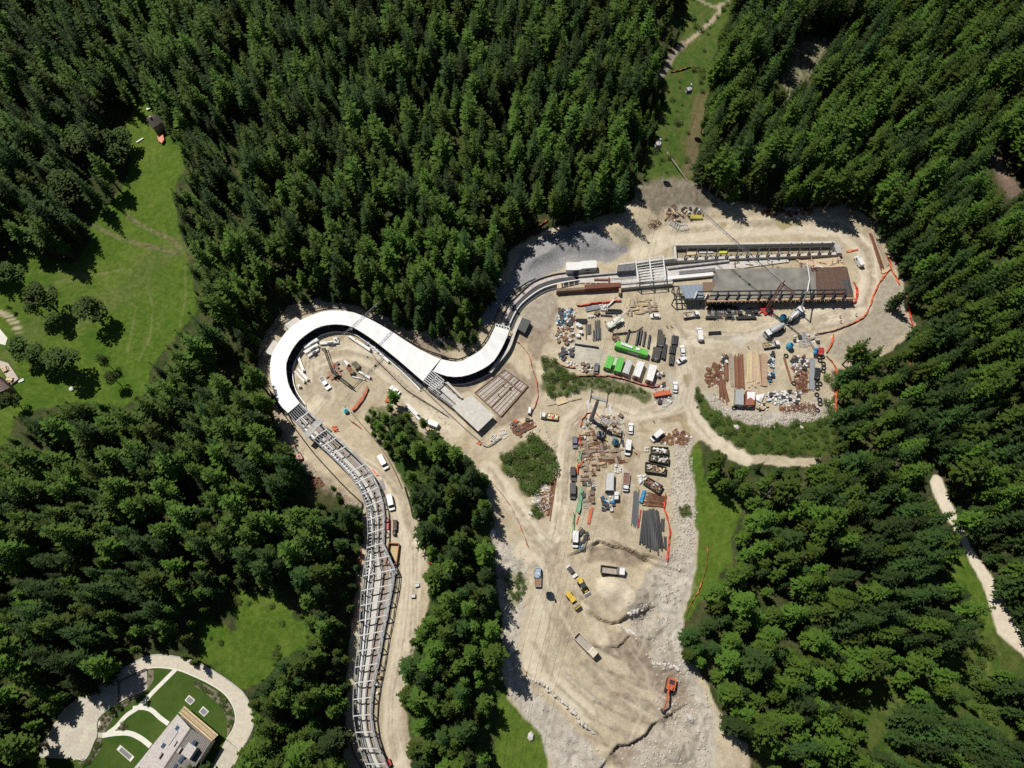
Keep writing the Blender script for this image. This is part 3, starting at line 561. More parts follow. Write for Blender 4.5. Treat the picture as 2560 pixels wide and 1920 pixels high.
# trees that stand by themselves: (kind, base pixel, height, width factor)
SOLO = [('broad', (x * .28933, 640 + y * .28933), h * .92, w_ * .78) for x, y, h, w_ in ((208,255,15,1.0), (488,469,18,1.1), (400,540,14,.9), (888,575,17,1.1), (668,1010,18,1.15), (590,960,14,1.0), (290,870,14,1.0), (440,930,15,1.0), (960,960,11,.8), (1040,1110,11,.8), (180,1300,11,.9), (120,480,5,.7), (560,610,11,.9))]
SOLO += [('larch', q, h, w_) for q, h, w_ in (((992, 1012), 15, 1.15), ((925, 1058), 8, 1), ((948, 1070), 8, 1.1), ((1063, 1072), 11, 1), ((960, 1100), 9, 1.1), ((1000, 1090), 10, 1.0), ((930, 1035), 5, 1.2), ((985, 1055), 7, 1.1), ((1020, 1050), 8, 1.1), ((940, 1095), 7, 1.1), ((975, 1125), 10, 1.1), ((1030, 1100), 11, 1.0))]
for x, y, h in ((1190,330,8),(1250,390,9),(1300,310,10),(1380,360,11),(1440,430,12),(1380,480,11),(1480,530,13),(1420,570,12),(1500,630,13),(1330,490,9),(1250,270,7),(1180,240,6),(1340,210,9),(1460,340,11),(1540,430,12),(1560,540,13),(1450,650,12),(1400,420,10)): SOLO.append((('larch', 'spruce')[x % 3 == 0], tG((x, y))[0], h, 1.15))
N_B = 13; N_BANK = len(SOLO); N_SP = N_BANK + 4
SOLO += [('spruce', q, h, w_) for q, h, w_ in (((1002, 815), 18, .95), ((1052, 830), 18, .9), ((1105, 830), 16, 1), ((1085, 845), 13, .9))]
V5 = lambda x, y: tV((x, y))[0]
for x, y, h, k in ((150, 900, 21, 'larch'), (545, 430, 17, 'spruce'), (210, 940, 17, 'larch'), (115, 1060, 19, 'spruce'), (300, 1010, 18, 'larch'), (470, 960, 17, 'larch'), (110, 1210, 19, 'larch'), (150, 1500, 19, 'spruce'), (180, 1540, 20, 'larch'), (330, 900, 15, 'larch'), (660, 800, 20, 'larch'), (560, 1050, 18, 'spruce'), (420, 1150, 19, 'larch'), (330, 1300, 18, 'larch'), (520, 1320, 19, 'spruce'), (700, 1050, 20, 'larch'), (620, 1230, 18, 'larch')):
    SOLO.append((k, V5(x, y), h, 1.0))
for k, (px, py), h, w_ in SOLO:
    p = on(px, py); put(k, p.x, p.y, h, 4.2, None, w_)
# the forest
STRL = SD_STRIP.tolist()
def look_strip(x, y):
    px, py = proj(x, y, 0); i, j = int((px - RX0) / RS + .5), int((py - RY0) / RS + .5)
    return (0 <= i < RW and 0 <= j < RH and STRL[j][i] > 0) or (620 < px < 890 and 1560 < py < 1990)
NC = 42000
cx_, cy_ = np.array([rt.uniform(-300, 300) for _ in range(NC)]), np.array([rt.uniform(-50, 345) for _ in range(NC)])
cd_ = fbm(cx_ / 28, cy_ / 28, 91); cg_ = fbm(cx_ / 11, cy_ / 11, 95)
for n in range(NC):
    x, y = cx_[n], cy_[n]
    if abs(x) > 205 + y * .36 or not free(x, y, 4.2 if look_strip(x, y) else 4.9 + 2.2 * cg_[n]) or (cg_[n] < .345 and not look_strip(x, y)): continue
    z = hgt(x, y); px, py = proj(x, y, z)
    if not (-330 < px < 2890 and -120 < py < 2330): continue
    d_ = cd_[n]
    inst = look(SD_STRIP, np.array([px]), np.array([py]))[0] > 0
    # mixed stands: larch in the west and middle, spruce to the south-east, leafy clumps by the meadow
    bro = (px < 420 and 330 < py < 640 and d_ > .54) or (px < 330 and 1000 < py < 1330 and d_ > .50)
    low_right = px > 1900 and py > 1050
    kind = 'broad' if bro and rt.random() < .5 else ('spruce' if rt.random() < (.52 if low_right else .36) + (d_ - .5) * 1.2 else 'larch')
    h = {'spruce': rt.uniform(10, 30), 'larch': rt.uniform(12, 29), 'broad': rt.uniform(10, 15)}[kind] * (.82 if inst else 1) * (.9 if low_right else 1)
    rad = {'spruce': 2.8, 'larch': 3.1, 'broad': 3.8}[kind] * h / 22
    if shady(x, y, z, h): h *= .62; rad *= .62
    if shady(x, y, z, h): h *= .7; rad *= .7
    if h < 8 and shady(x, y, z, h) and rt.random() < .8: continue
    ok = fits(px, py, x, y, z, h, rad)
    if not ok:
        h *= rt.uniform(.42, .6); rad *= .5; ok = rt.random() < .6 and fits(px, py, x, y, z, h, rad)
    if ok: put(kind, x, y, h, rt.uniform(-.6, 1.2))
print('TREES', len(TREES))
# the ~300 that show largest become single trees, the others one mass of each kind
def shown(t):
    kind, k, x, y, z, sx, sz, r_ = t; H = {'spruce': 22, 'larch': 21, 'broad': 13}[kind] * sz
    a, b = proj(x, y, z); c_, d = proj(x, y, z + H)
    if not (40 < c_ < 2520 and 40 < d < 1900 and 0 < a < 2560): return 0
    e, _ = proj(x + 3.2 * sx, y, z + H * .4); return (math.hypot(a - c_, b - d) + 25) * abs(e - proj(x, y, z + H * .4)[0])
solo_n = len(SOLO)
order = sorted(range(solo_n, len(TREES)), key=lambda i: -shown(TREES[i])); n_single = 300 - solo_n
single = list(range(solo_n)) + order[:n_single]; rest = order[n_single:]
PROTO = {'spruce': SPR, 'larch': LAR, 'broad': BRO}
NM = {'spruce': 'spruce_tree', 'larch': 'larch_tree', 'broad': 'broadleaf_tree'}
LB = {'spruce': ('tall dark green spruce with drooping branches standing at the front of the forest', 'large spruces at the forest front'),
      'larch': ('tall light green feathery larch standing at the front of the forest', 'large larches at the forest front'),
      'broad': ('round leafy tree with a broad clumped crown growing among the conifers', 'leafy trees among the conifers')}
for i in single:
    kind, k, x, y, z, sx, sz, r_ = TREES[i]; lab, grp = LB[kind]
    if i < solo_n:
        if kind == 'broad': lab, grp = 'leafy tree standing free on the mown meadow beside the chalet', 'leafy trees on the meadow'
        elif i < N_BANK: lab, grp = 'small %s on the stony bank between the two site roads' % kind, '%s trees on the bank between the site roads' % kind
        elif i < N_SP: lab, grp = 'slender spruce standing alone behind the white curved track roof', 'spruces behind the white track roof'
        else: lab, grp = 'bare stemmed %s on the pale bank beside the orange net fence' % kind, '%s trees beside the orange net fence' % kind
    else:
        px, py = proj(x, y, z); h_ = {'spruce': 22, 'larch': 21, 'broad': 13}[kind] * sz
        where = ('in the strip between the lower track road and the yard' if look_strip(x, y) else 'around the mown meadow' if px < 520 and py < 1050 else 'on the slope between the horseshoe bend and the garden' if px < 900 and py > 900 else 'on the slope above the white track roofs' if px < 1400 and py < 1000
                 else 'behind the start house and its road' if py < 640 else 'beyond the orange net of the scrap yard' if py < 1120 else 'between the fill platform and the white forest road')
        size = 'tall' if h_ > 23 else 'young short' if h_ < 16 else 'middle sized'
        lab = size + ' ' + {'spruce': 'dark green spruce', 'larch': 'light green larch', 'broad': 'round crowned leafy tree'}[kind] + ' ' + where; grp = lab.replace('spruce ', 'spruces ').replace('larch ', 'larches ').replace('tree ', 'trees ', 1)
    t = thing(NM[kind], lab, 'tree', (x, y, z), r_, grp); t.scale = (sx, sx, sz)
    for nm, me in (('crown', PROTO[kind][k][0]), ('trunk', PROTO[kind][k][1])):
        o = bpy.data.objects.new(nm, me); C.objects.link(o); o.parent = t
kit = {}
for kind in PROTO:
    col = bpy.data.collections.new('kit_' + kind); kit[kind] = col
    for k, (cr, tk) in enumerate(PROTO[kind]):
        me = bpy.data.meshes.new('kit'); V = [tuple(v.co) for v in cr.vertices]; o_ = len(V)
        Fc = [tuple(p.vertices) for p in cr.polygons]; nf = len(Fc); V += [tuple(v.co) for v in tk.vertices]; Fc += [tuple(i + o_ for i in p.vertices) for p in tk.polygons]
        me.from_pydata(V, [], Fc); me.materials.append(cr.materials[0]); me.materials.append(tk.materials[0])
        me.polygons.foreach_set('material_index', [0] * nf + [1] * (len(Fc) - nf)); me.update()
        col.objects.link(bpy.data.objects.new('kit_%s_%d' % (kind, k), me))
def scatter(name, rows, col, label, cat):               # one object: points carrying index, turn and size, instanced by nodes
    me = bpy.data.meshes.new(name); me.from_pydata([(r[2], r[3], r[4]) for r in rows], [], [])
    for an, ty, vals in (('pick', 'INT', [r[1] for r in rows]), ('turn', 'FLOAT', [r[7] for r in rows]), ('sx', 'FLOAT', [r[5] for r in rows]), ('sz', 'FLOAT', [r[6] for r in rows])):
        me.attributes.new(an, ty, 'POINT').data.foreach_set('value', vals)
    ob = bpy.data.objects.new(name, me); C.objects.link(ob); tag(ob, label, cat, None, 'stuff')
    g = bpy.data.node_groups.new(name, 'GeometryNodeTree'); g.interface.new_socket('Geometry', in_out='INPUT', socket_type='NodeSocketGeometry'); g.interface.new_socket('Geometry', in_out='OUTPUT', socket_type='NodeSocketGeometry')
    N = g.nodes.new; L = g.links.new
    gi, go, ip, ci = N('NodeGroupInput'), N('NodeGroupOutput'), N('GeometryNodeInstanceOnPoints'), N('GeometryNodeCollectionInfo')
    ci.inputs[0].default_value = col; ci.inputs['Separate Children'].default_value = True; ci.inputs['Reset Children'].default_value = True
    def na(a, ty): q = N('GeometryNodeInputNamedAttribute'); q.data_type = ty; q.inputs[0].default_value = a; return q.outputs[0]
    ip.inputs['Pick Instance'].default_value = True; L(na('pick', 'INT'), ip.inputs['Instance Index'])
    cx, cs = N('ShaderNodeCombineXYZ'), N('ShaderNodeCombineXYZ'); L(na('turn', 'FLOAT'), cx.inputs[2]); sxx = na('sx', 'FLOAT')
    L(sxx, cs.inputs[0]); L(sxx, cs.inputs[1]); L(na('sz', 'FLOAT'), cs.inputs[2])
    er = N('FunctionNodeEulerToRotation'); L(cx.outputs[0], er.inputs[0]); L(er.outputs[0], ip.inputs['Rotation']); L(cs.outputs[0], ip.inputs['Scale'])
    L(gi.outputs[0], ip.inputs['Points']); L(ci.outputs[0], ip.inputs['Instance']); L(ip.outputs[0], go.inputs[0])
    md = ob.modifiers.new('scatter', 'NODES'); md.node_group = g
    return ob
for kind, nm, lab in (('spruce', 'spruce_forest', 'dense mass of dark spruces filling the slopes behind the single trees'), ('larch', 'larch_forest', 'mass of lighter green larches filling the slopes behind the single trees'), ('broad', 'broadleaf_forest', 'clumps of leafy trees closed up within the conifer forest')):
    rows = [TREES[i] for i in rest if TREES[i][0] == kind]
    if rows: scatter(nm, rows, kit[kind], lab, 'forest')

# ------------------------------------------------------------------ shrubs and small growth
rs = random.Random(5)
M_SNAG = [broadleaf(500 + k, 14, 2.4, 4)[1].copy() for k in range(2)]
for m_ in M_SNAG: m_.materials.clear(); m_.materials.append(M_DEAD)
for k, q in enumerate(((300, 1190), (385, 1165), (1190, 560), (2200, 1180), (2330, 640), (700, 300), (2080, 1600), (1100, 1640), (1900, 1250), (560, 1330))):
    p = on(*q); o = bpy.data.objects.new('dead_tree', M_SNAG[k % 2]); C.objects.link(o); o.location = p; o.rotation_euler = (0, 0, k); o.scale = (1.2, 1.2, 1.3); tag(o, 'bare grey dead tree standing among the green conifers', 'tree', 'dead trees among the conifers')
def shrubs(poly, n, h0, h1, label, group, sq=1.0, dmin=1.0):
    p = np.array(poly); d = sdf(poly); got = []
    for _ in range(n * 14):
        if len(got) >= n: break
        px, py = rs.uniform(p[:, 0].min(), p[:, 0].max()), rs.uniform(p[:, 1].min(), p[:, 1].max())
        if look(d, np.array([px]), np.array([py]))[0] < 3: continue
        w_ = on(px, py)
        if any((w_ - q).length < dmin for q in got): continue
        got.append(w_); h = rs.uniform(h0, h1) / 2.0
        o = bpy.data.objects.new('shrub', SHR[rs.randrange(4)]); C.objects.link(o); o.location = w_ - Vector((0, 0, .1)); o.rotation_euler = (0, 0, rs.uniform(0, 6.28)); o.scale = (h * rs.uniform(.9, 1.3) * sq,) * 2 + (h,)
        tag(o, label, 'shrub', group)
shrubs(BUSHES, 62, .8, 2.7, 'dense green shrub in the three-sided thicket between the site roads', 'shrubs of the thicket between the site roads', 1.1, 1.25)
shrubs(tE((100,1020),(180,960),(300,1050),(420,1150),(600,1220),(560,1380),(380,1450),(200,1440),(120,1300)) + [], 30, .8, 2.3, 'green shrub on the bank below the green and white containers', 'shrubs on the bank below the containers', 1.1, 1.4)
shrubs(BUSHES + [], 34, .3, .8, 'low weed tuft fringing the three-sided thicket', 'weed tufts round the thicket', 1.3, .6)
shrubs(tE((560,1180),(900,1230),(1150,1310),(1380,1360),(1390,1400),(1050,1400),(700,1400),(520,1330)), 40, .35, 1.0, 'small weed tuft on the bare part of the bank below the cabins', 'weed tufts on the bank below the cabins', 1.2, .7)
shrubs(BUSH3, 5, 1.0, 1.8, 'low shrub at the tip of the wedge where the site roads meet', 'shrubs where the site roads meet')
shrubs(SKIRT, 84, .5, 2.0, 'green shrub on the slope below the rubble edge of the scrap yard', 'shrubs on the slope below the scrap yard', 1.2, 1.4)
shrubs(tJ((100,190),(240,180),(250,330),(190,420),(110,380)), 14, .6, 1.3, 'small weed clump on the pale gravel beside the flatbed truck', 'weed clumps on the gravel', 1.2, 1.4)
shrubs(CORRIDOR, 36, .8, 2.0, 'low bush in the cleared strip under the cable car ropes', 'bushes under the cable car ropes', 1.3, 2.2)
shrubs(CLEARING, 10, .8, 2.0, 'bush at the edge of the long-grass clearing beside the curved driveway', 'bushes at the long-grass clearing', 1.2, 2)
shrubs(RGRASS2 + RGRASS1[:0], 14, 1.5, 3.5, 'round bush in the grass below the white forest road', 'bushes below the white forest road', 1.1, 2.4)
shrubs(tI((1830,1130),(1940,1140),(1970,1220),(1880,1220)), 6, .8, 1.5, 'grassy tuft on the rubble bank beside the long black pipes', 'tufts on the rubble bank', 1.3)
shrubs([(1447 + x, 1020 + y) for x, y in ((12, 18), (50, 18), (55, 40), (40, 52), (12, 50))], 6, .5, .9, 'low green plant inside the orange net round the pylon foot', 'plants round the pylon foot', 1.3, .8)
# ------------------------------------------------------------------ materials for things
WHITE = mat('white_membrane', (.80, .80, .78), .55, .04, .6); WHITE2 = mat('white_membrane_dusty', (.76, .76, .755), .6, .08, .5); CREAM2 = mat('cream_membrane_dusty', (.70, .705, .69), .6, .08, .4); CREAM = mat('cream_membrane', (.74, .745, .73), .6, .05, .5)
STEEL = mat('galvanised_steel', (.50, .51, .52), .5, .25, 3, 0, .3); DARK = mat('dark_steel', (.035, .036, .04), .5, .4, 2)
CONC = mat('concrete', (.42, .405, .38), .85, .22, .8, .2); PALE = mat('pale_concrete', (.55, .52, .47), .85, .15, .7, .15); WETC = mat('fresh_concrete', (.225, .212, .178), .5, .34, .22)
WALLG = mat('dark_grey_wall', (.16, .16, .165), .85, .3, 1.2); TIMBER = mat('timber', (.46, .34, .20), .8, .3, 2.5, 0, 0, .12); PLANK = mat('old_planks', (.36, .29, .22), .85, .35, 2.5, 0, 0, .2)  # wall grey is one even dark tone for back, side and retaining walls
RUST = mat('rusty_steel', (.20, .085, .045), .85, .45, 3, 0, 0, .3); REBAR = mat('rebar_mat', (.115, .07, .052), .85, .4, 2.5); FORM = mat('formwork_panel', (.45, .385, .33), .8, .25, 1.5); BROWN = mat('brown_formwork', (.20, .135, .09), .8, .3, 2)
BLACK = mat('black_plastic', (.022, .023, .026), .45, .3, 3, 0, 0, .3); GREYP = mat('grey_pipe', (.30, .31, .33), .5, .2, 3, 0, .3, .1)
TARM = mat('track_bed_dark', (.052, .054, .06), .75, .25, 1.2); ORANGE = mat('orange_net', (.60, .125, .045), .7, .25, 5); ORED = mat('orange_red_paint', (.52, .115, .04), .45, .15, 3)
GLASS = mat('dark_glass', (.018, .022, .028), .12, .2, 2); TYRE = mat('tyre_rubber', (.02, .02, .021), .85, .3, 5)
GREEN = mat('green_container', (.10, .46, .055), .5, .12, 1.5); OFFW = mat('off_white_sheet', (.70, .69, .67), .5, .1, 2); LGREY = mat('light_grey_sheet', (.50, .50, .49), .5, .14, 2); DGREEN = mat('dark_green_skip', (.035, .05, .032), .6, .4, 3)
BLUE = mat('blue_tank', (.03, .30, .50), .45, .15, 2); TEAL = mat('teal_tank', (.02, .10, .13), .45, .25, 3); BLUET = mat('blue_tarp', (.03, .27, .52), .5, .25, 3); SLATEB = mat('slate_roof_sheet', (.20, .25, .30), .5, .15, 2)
YELLOW = mat('machine_yellow', (.62, .43, .03), .45, .2, 3); RED = mat('red_paint', (.42, .035, .03), .45, .25, 3); SACK = mat('white_sack', (.74, .73, .71), .8, .12, 4, 0, 0, .08); ROCK = mat('pale_rock', (.56, .52, .47), .9, .22, 2, .4, 0, .12)
WOODY = mat('pale_boards', (.58, .45, .28), .8, .25, 3, 0, 0, .12)
def Zs(pts, z): return [at(x, y, z) for x, y in pts]
def box_at(name, quad, z0, z1, m, label, cat, group=None):      # flat-topped box whose roof outline is traced at height z1
    return one(name, MB().slab([(p.x, p.y) for p in Zs(quad, z1)], z0, z1), m, label, cat, group)

# ------------------------------------------------------------------ track: covered bends
def covered(name, outer, inner, label, n, mats, hz=4.6, back=True, deck=True):
    Lp, Rp = smooth(Zs(outer, hz), n + 1), smooth(Zs(inner, hz), n + 1)
    mid = (Lp[n // 2] + Rp[n // 2]) / 2; t = thing(name, label, 'track', (mid.x, mid.y, 0), 0, None, True)
    for i in range(n):
        a, b, c_, d = Lp[i], Lp[i + 1], Rp[i + 1], Rp[i]
        sh = lambda p, q: p + (q - p) * .0025
        a, b, c_, d = sh(a, b), sh(b, a), sh(c_, d), sh(d, c_); u = .012 * (i % 2)
        MB().prism([(p.x, p.y, hz - .38 + u) for p in (d, c_, b, a)], [(p.x, p.y, hz + u + dz) for p, dz in ((d, 0), (c_, 0), (b, .25), (a, .25))]).build('roof_panel', mats(i), t)
    inw = lambda k, f: [Lp[i] + (Rp[i] - Lp[i]) * f for i in range(0, n + 1)]
    def wall(f0, f1, z0, z1): 
        A, B = inw(0, f0), inw(0, f1); return MB().strip([(p.x, p.y, z1) for p in A], [(p.x, p.y, z1) for p in B], z0, z1)
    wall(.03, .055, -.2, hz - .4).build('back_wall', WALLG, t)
    wall(.86, .89, hz - 1.15, hz - .4).build('eaves_beam', DARK, t)
    wall(.06, 1.16, -.3, .35).build('track_bed', TARM, t)  # dark bed reaches past the eaves; its colour also carries the shadow band there
    wall(1.20, 1.235, -.3, .95).build('kerb', STEEL, t)
    wall(.62, .66, .35, 1.5).build('track_lip', CONC, t)
    for i in range(0, n + 1, 2):
        p = Lp[i] + (Rp[i] - Lp[i]) * .93; MB().bar((p.x, p.y, .3), (p.x, p.y, hz - .4), .25, .25).build('post', DARK, t)
        q = Lp[i] + (Rp[i] - Lp[i]) * 1.2; MB().bar((p.x, p.y, hz - .7), (q.x, q.y, .6), .14, .14).build('brace', DARK, t)
    return t
OUT1 = tA((370,1535),(280,1440),(215,1310),(170,1150),(165,980),(190,850),(260,720),(370,580),(500,475),(650,405),(780,365),(900,355),(1010,360),(1120,375),(1250,425),(1400,500),(1570,600),(1720,700),(1900,810),(2040,880),(2125,915))
INN1 = tA((505,1415),(420,1300),(370,1190),(348,1060),(350,950),(400,830),(480,710),(580,625),(700,550),(830,515),(950,510),(1080,530),(1200,590),(1350,690),(1490,800),(1650,930),(1800,1060),(1880,1130),(1920,1165))
covered('covered_track', OUT1, INN1, 'white curved roof over the horseshoe bend of the sliding track with dark open inner side', 34, lambda i: (WHITE if i % 3 else WHITE2) if i < 20 else (CREAM if i % 2 else CREAM2))
OUT2 = tB((380,733),(480,753),(565,750),(640,712),(740,650),(810,570),(850,490),(880,428))
INN2 = tB((305,840),(440,887),(580,887),(720,840),(850,760),(920,660),(975,550),(1007,465))
t2 = covered('covered_track', OUT2, INN2, 'short white roofed curve of the sliding track joining the upper dark trough', 14, lambda i: (WHITE if i % 2 else WHITE2) if i < 8 else (CREAM if i % 2 else CREAM2))
fr = Zs(tB((882,405),(1012,440),(1005,466),(880,430)), 4.6)
for k in range(6):
    f = k / 5; a, b = fr[3].lerp(fr[2], f), fr[0].lerp(fr[1], f); MB().bar(a, b, .25, .25).build('end_rafter', STEEL, t2)
MB().bar(fr[0], fr[1], .3, .3).build('end_beam', STEEL, t2)
for p in (fr[0], fr[1]): MB().bar((p.x, p.y, 0), p, .25, .25).build('end_post', STEEL, t2)
# the inner gallery below the second curve
GA = tB((1000,560),(985,650),(940,730),(880,800),(830,850)); p3 = smooth(Zs(tB((1110,350),(1055,480),(1010,610),(950,700),(880,780),(830,850)), 2.2), 14)
g = thing('access_gallery', 'narrow grey concrete gallery curving outside the short roofed curve', 'gallery', (p3[7].x, p3[7].y, 0), 0, None, True)
def off(pts, d):
    o = []
    for i, p in enumerate(pts):
        v = (pts[min(i + 1, len(pts) - 1)] - pts[max(i - 1, 0)]); s_ = Vector((-v.y, v.x, 0)).normalized(); o.append(p + s_ * d)
    return o
MB().strip(off(p3, .55), off(p3, -.55), 0, .3).build('deck', PALE, g)
MB().strip(off([p - Vector((0, 0, .3)) for p in p3], -.3), off([p - Vector((0, 0, .3)) for p in p3], -.5), 0, 1.9).build('wall', WALLG, g)
for i in range(0, 14, 3): MB().bar((p3[i].x, p3[i].y, -.2), p3[i] - Vector((0, 0, .3)), .3, .3).build('post', CONC, g)
box_at('dark_shed', tB((1125,345),(1205,375),(1150,490),(1085,450)), -.2, 2.4, mat('dark_sheet', (.075, .078, .075), .7, .3, 2), 'dark flat-roofed shed beside the short roofed curve', 'shed')
for q, lb in ((tA((325,515),(460,425),(515,465),(385,580)), 'grey concrete landing slab joined to the top of the horseshoe roof'), (tA((200,690),(250,720),(195,875),(105,835)), 'grey concrete landing slab marked with dark ink beside the horseshoe roof')):
    s_ = box_at('landing_slab', q, -.2, 3.6, PALE, lb, 'slab')
# retaining fence line round the outside of the bends
def rail(name, pts, label, h=1.1, z=None, m=DARK, r=.09, step=3, cat='railing', rails=2):
    P = smooth(ons(pts) if z is None else Zs(pts, z), max(6, len(pts) * 5)); t = thing(name, label, cat, tuple(P[len(P) // 2]), 0, None, True)
    for k in range(rails): MB().tube([p + Vector((0, 0, h * (k + 1) / rails)) for p in P], r, 4).build('rail', m, t)
    for i in range(0, len(P), step): MB().bar(P[i] - Vector((0, 0, .3)), P[i] + Vector((0, 0, h)), r * 1.6, r * 1.6).build('post', m, t)
    return t
rail('service_railing', tA((20,980),(70,880),(200,620),(330,480),(500,400),(700,345),(860,320),(1000,320),(1060,345),(1250,430)), 'black service railing on the rocky bank round the back of the horseshoe bend', 1.3, None, DARK, .14, 3)
rail('service_railing', tA((1250,420),(1560,585),(1900,790),(2200,900)), 'black service railing behind the straight white roof', 1.2, None, DARK, .13, 3)
rail('service_railing', tB((380,715),(480,735),(570,735),(700,660),(780,575),(840,470),(870,400),(900,300),(960,220),(1040,130),(1150,50),(1250,0)), 'black service railing along the foot of the grey sprayed concrete slope', 1.3, None, DARK, .15, 3)
rail('cable_run', tA((0,1000),(60,1120),(150,1260),(260,1400),(360,1530),(430,1659)), 'dark cable run along the left foot of the horseshoe bend', .8, None, DARK, .16, 4, 'cable')
rail('cable_run', tG((140,0),(260,200),(400,380),(560,590),(720,770),(900,960),(1040,1090),(1060,1110),(1040,1200),(1060,1500)), 'black double pipe run beside the unroofed steel frames of the track', .7, None, DARK, .18, 4, 'pipe')
rail('cable_run', tH((150,1100),(110,1200),(120,1300),(160,1420),(200,1560),(260,1660)), 'black pipe run along the tight bend at the low end of the track', .7, None, DARK, .16, 4, 'pipe')
rail('timber_fence', tA((1330,840),(1400,940),(1500,1040),(1600,1140),(1720,1260),(1850,1350),(2000,1440),(2212,1580)), 'thin dark rail fence on the road side of the stone bank', 1.0, None, DARK, .07, 4, 'fence')
rail('pipe_railing', tB((0,830),(150,950),(330,1120),(480,1260),(620,1390),(740,1490),(800,1540),(940,1455)), 'grey double pipe railing along the stone bank below the start deck', .8, None, STEEL, .11, 4)
rail('road_barrier', tG((940,200),(1060,340),(1180,480),(1290,640),(1380,810),(1440,950)), 'brown timber rail barrier along the outer edge of the lower track road', .8, None, PLANK, .13, 4, 'barrier')
rail('road_barrier', tG((1470,940),(1500,1040),(1530,1140),(1550,1240)), 'dark grey rail barrier where the lower track road turns down', .8, None, DARK, .2, 3, 'barrier')

# ------------------------------------------------------------------ track: open steel frames
LFT = tG((320,205),(480,390),(650,540),(760,650),(870,760),(960,870),(1030,980),(1070,1080),(1095,1200),(1105,1350),(1100,1500)) + tH((270,150),(250,300),(245,400),(230,620),(210,850),(195,960),(190,1080),(185,1200),(190,1320),(210,1420),(245,1550),(290,1659),(330,1740))
RGT = tG((435,110),(600,270),(770,430),(960,600),(1080,720),(1160,830),(1210,940),(1250,1080),(1265,1220),(1262,1360),(1258,1500)) + tH((495,180),(480,310),(455,425),(440,515),(415,625),(395,740),(378,850),(352,965),(333,1080),(318,1190),(318,1300),(332,1390),(360,1490),(405,1585),(445,1659),(490,1740))
HF = 4.2; n = 28
Lp, Rp = smooth(Zs(LFT, HF), n + 1), smooth(Zs(RGT, HF), n + 1)
t = thing('open_track', 'unroofed run of the sliding track under pale steel portal frames', 'track', (Lp[14].x, Lp[14].y, 0), 0, None, True)
def band(f0, f1, z0, z1, i0=0, i1=None):
    i1 = n + 1 if i1 is None else i1
    A = [Lp[i].lerp(Rp[i], f0) for i in range(i0, i1)]; B = [Lp[i].lerp(Rp[i], f1) for i in range(i0, i1)]
    return MB().strip([(p.x, p.y, z1) for p in A], [(p.x, p.y, z1) for p in B], z0, z1)
band(-.04, 1.06, -.3, .12).build('base_slab', mat('dark_concrete', (.115, .11, .105), .85, .35, .8), t)  # base coloured dark so the gaps between the beams look dark
for f0, f1 in ((.19, .205), (.225, .24), (.42, .435), (.60, .615), (.77, .785), (.885, .90)): band(f0, f1, .12, .5).build('service_pipe', mat('pale_pipe', (.55, .54, .52), .5, .15, 2), t)
band(.33, .52, .12, .9).build('ice_channel', PALE, t); band(.27, .30, .12, 1.6).build('channel_wall', CONC, t); band(.56, .585, .12, 1.25).build('channel_wall', CONC, t)
band(.64, .76, .12, .5).build('walkway', PLANK, t); band(.80, .86, .12, .75).build('kerb', CONC, t); band(.10, .17, .12, .6).build('pipe_trench', STEEL, t); band(.03, .05, .12, 1.1).build('side_wall', CONC, t); band(.94, .97, .12, 1.1).build('side_wall', CONC, t)
for f in (.0, .94, 1.0): MB().tube([Lp[i].lerp(Rp[i], f) for i in range(n + 1)], .15, 4).build('long_beam', STEEL, t)
for i in range(n + 1):
    if i in (2, 6): continue
    a, b = Lp[i], Rp[i]; MB().bar(a, b, .32, .32).build('cross_beam', LGREY, t)
    for p in (a, b): MB().bar((p.x, p.y, -.2), p, .22, .22).build('post', STEEL, t)
    if i < n:
        c_ = Lp[i].lerp(Rp[i], .94); d = Rp[i + 1]; MB().bar(c_, d, .08, .08).build('brace', STEEL, t)
    for f in (.22, .62):
        q = a.lerp(b, f); MB().box(q.x, q.y, .75, .5, .4, 1.1, .3).build('foundation_block', DARK, t)
for i in list(range(4, 15)):                                # ladder-like purlins on the left flank
    for k in range(4):
        p = Lp[i].lerp(Lp[i + 1], k / 4); q = Rp[i].lerp(Rp[i + 1], k / 4); MB().bar(p.lerp(q, .05) - Vector((0, 0, .7)), p.lerp(q, .26) - Vector((0, 0, .7)), .2, .12).build('purlin', LGREY, t)
for f in (.05, .26): MB().tube([Lp[i].lerp(Rp[i], f) - Vector((0, 0, .6)) for i in range(4, 16)], .1, 4).build('stringer', LGREY, t)
for k in range(1, 7): MB().tube([Lp[i].lerp(Rp[i], k / 7) for i in range(0, 2)], .11, 4).build('purlin', STEEL, t)
for k in range(1, 6): MB().tube([Lp[i].lerp(Rp[i], k / 6) for i in range(3, 5)], .11, 4).build('purlin', STEEL, t)
q = Zs(tG((455,430),(620,250),(670,285),(505,465)), 4.9); MB().slab([(p.x, p.y) for p in q], 4.7, 4.95).build('roof_sheet', mat('dull_sheet', (.40, .385, .36), .7, .3, .7), t)

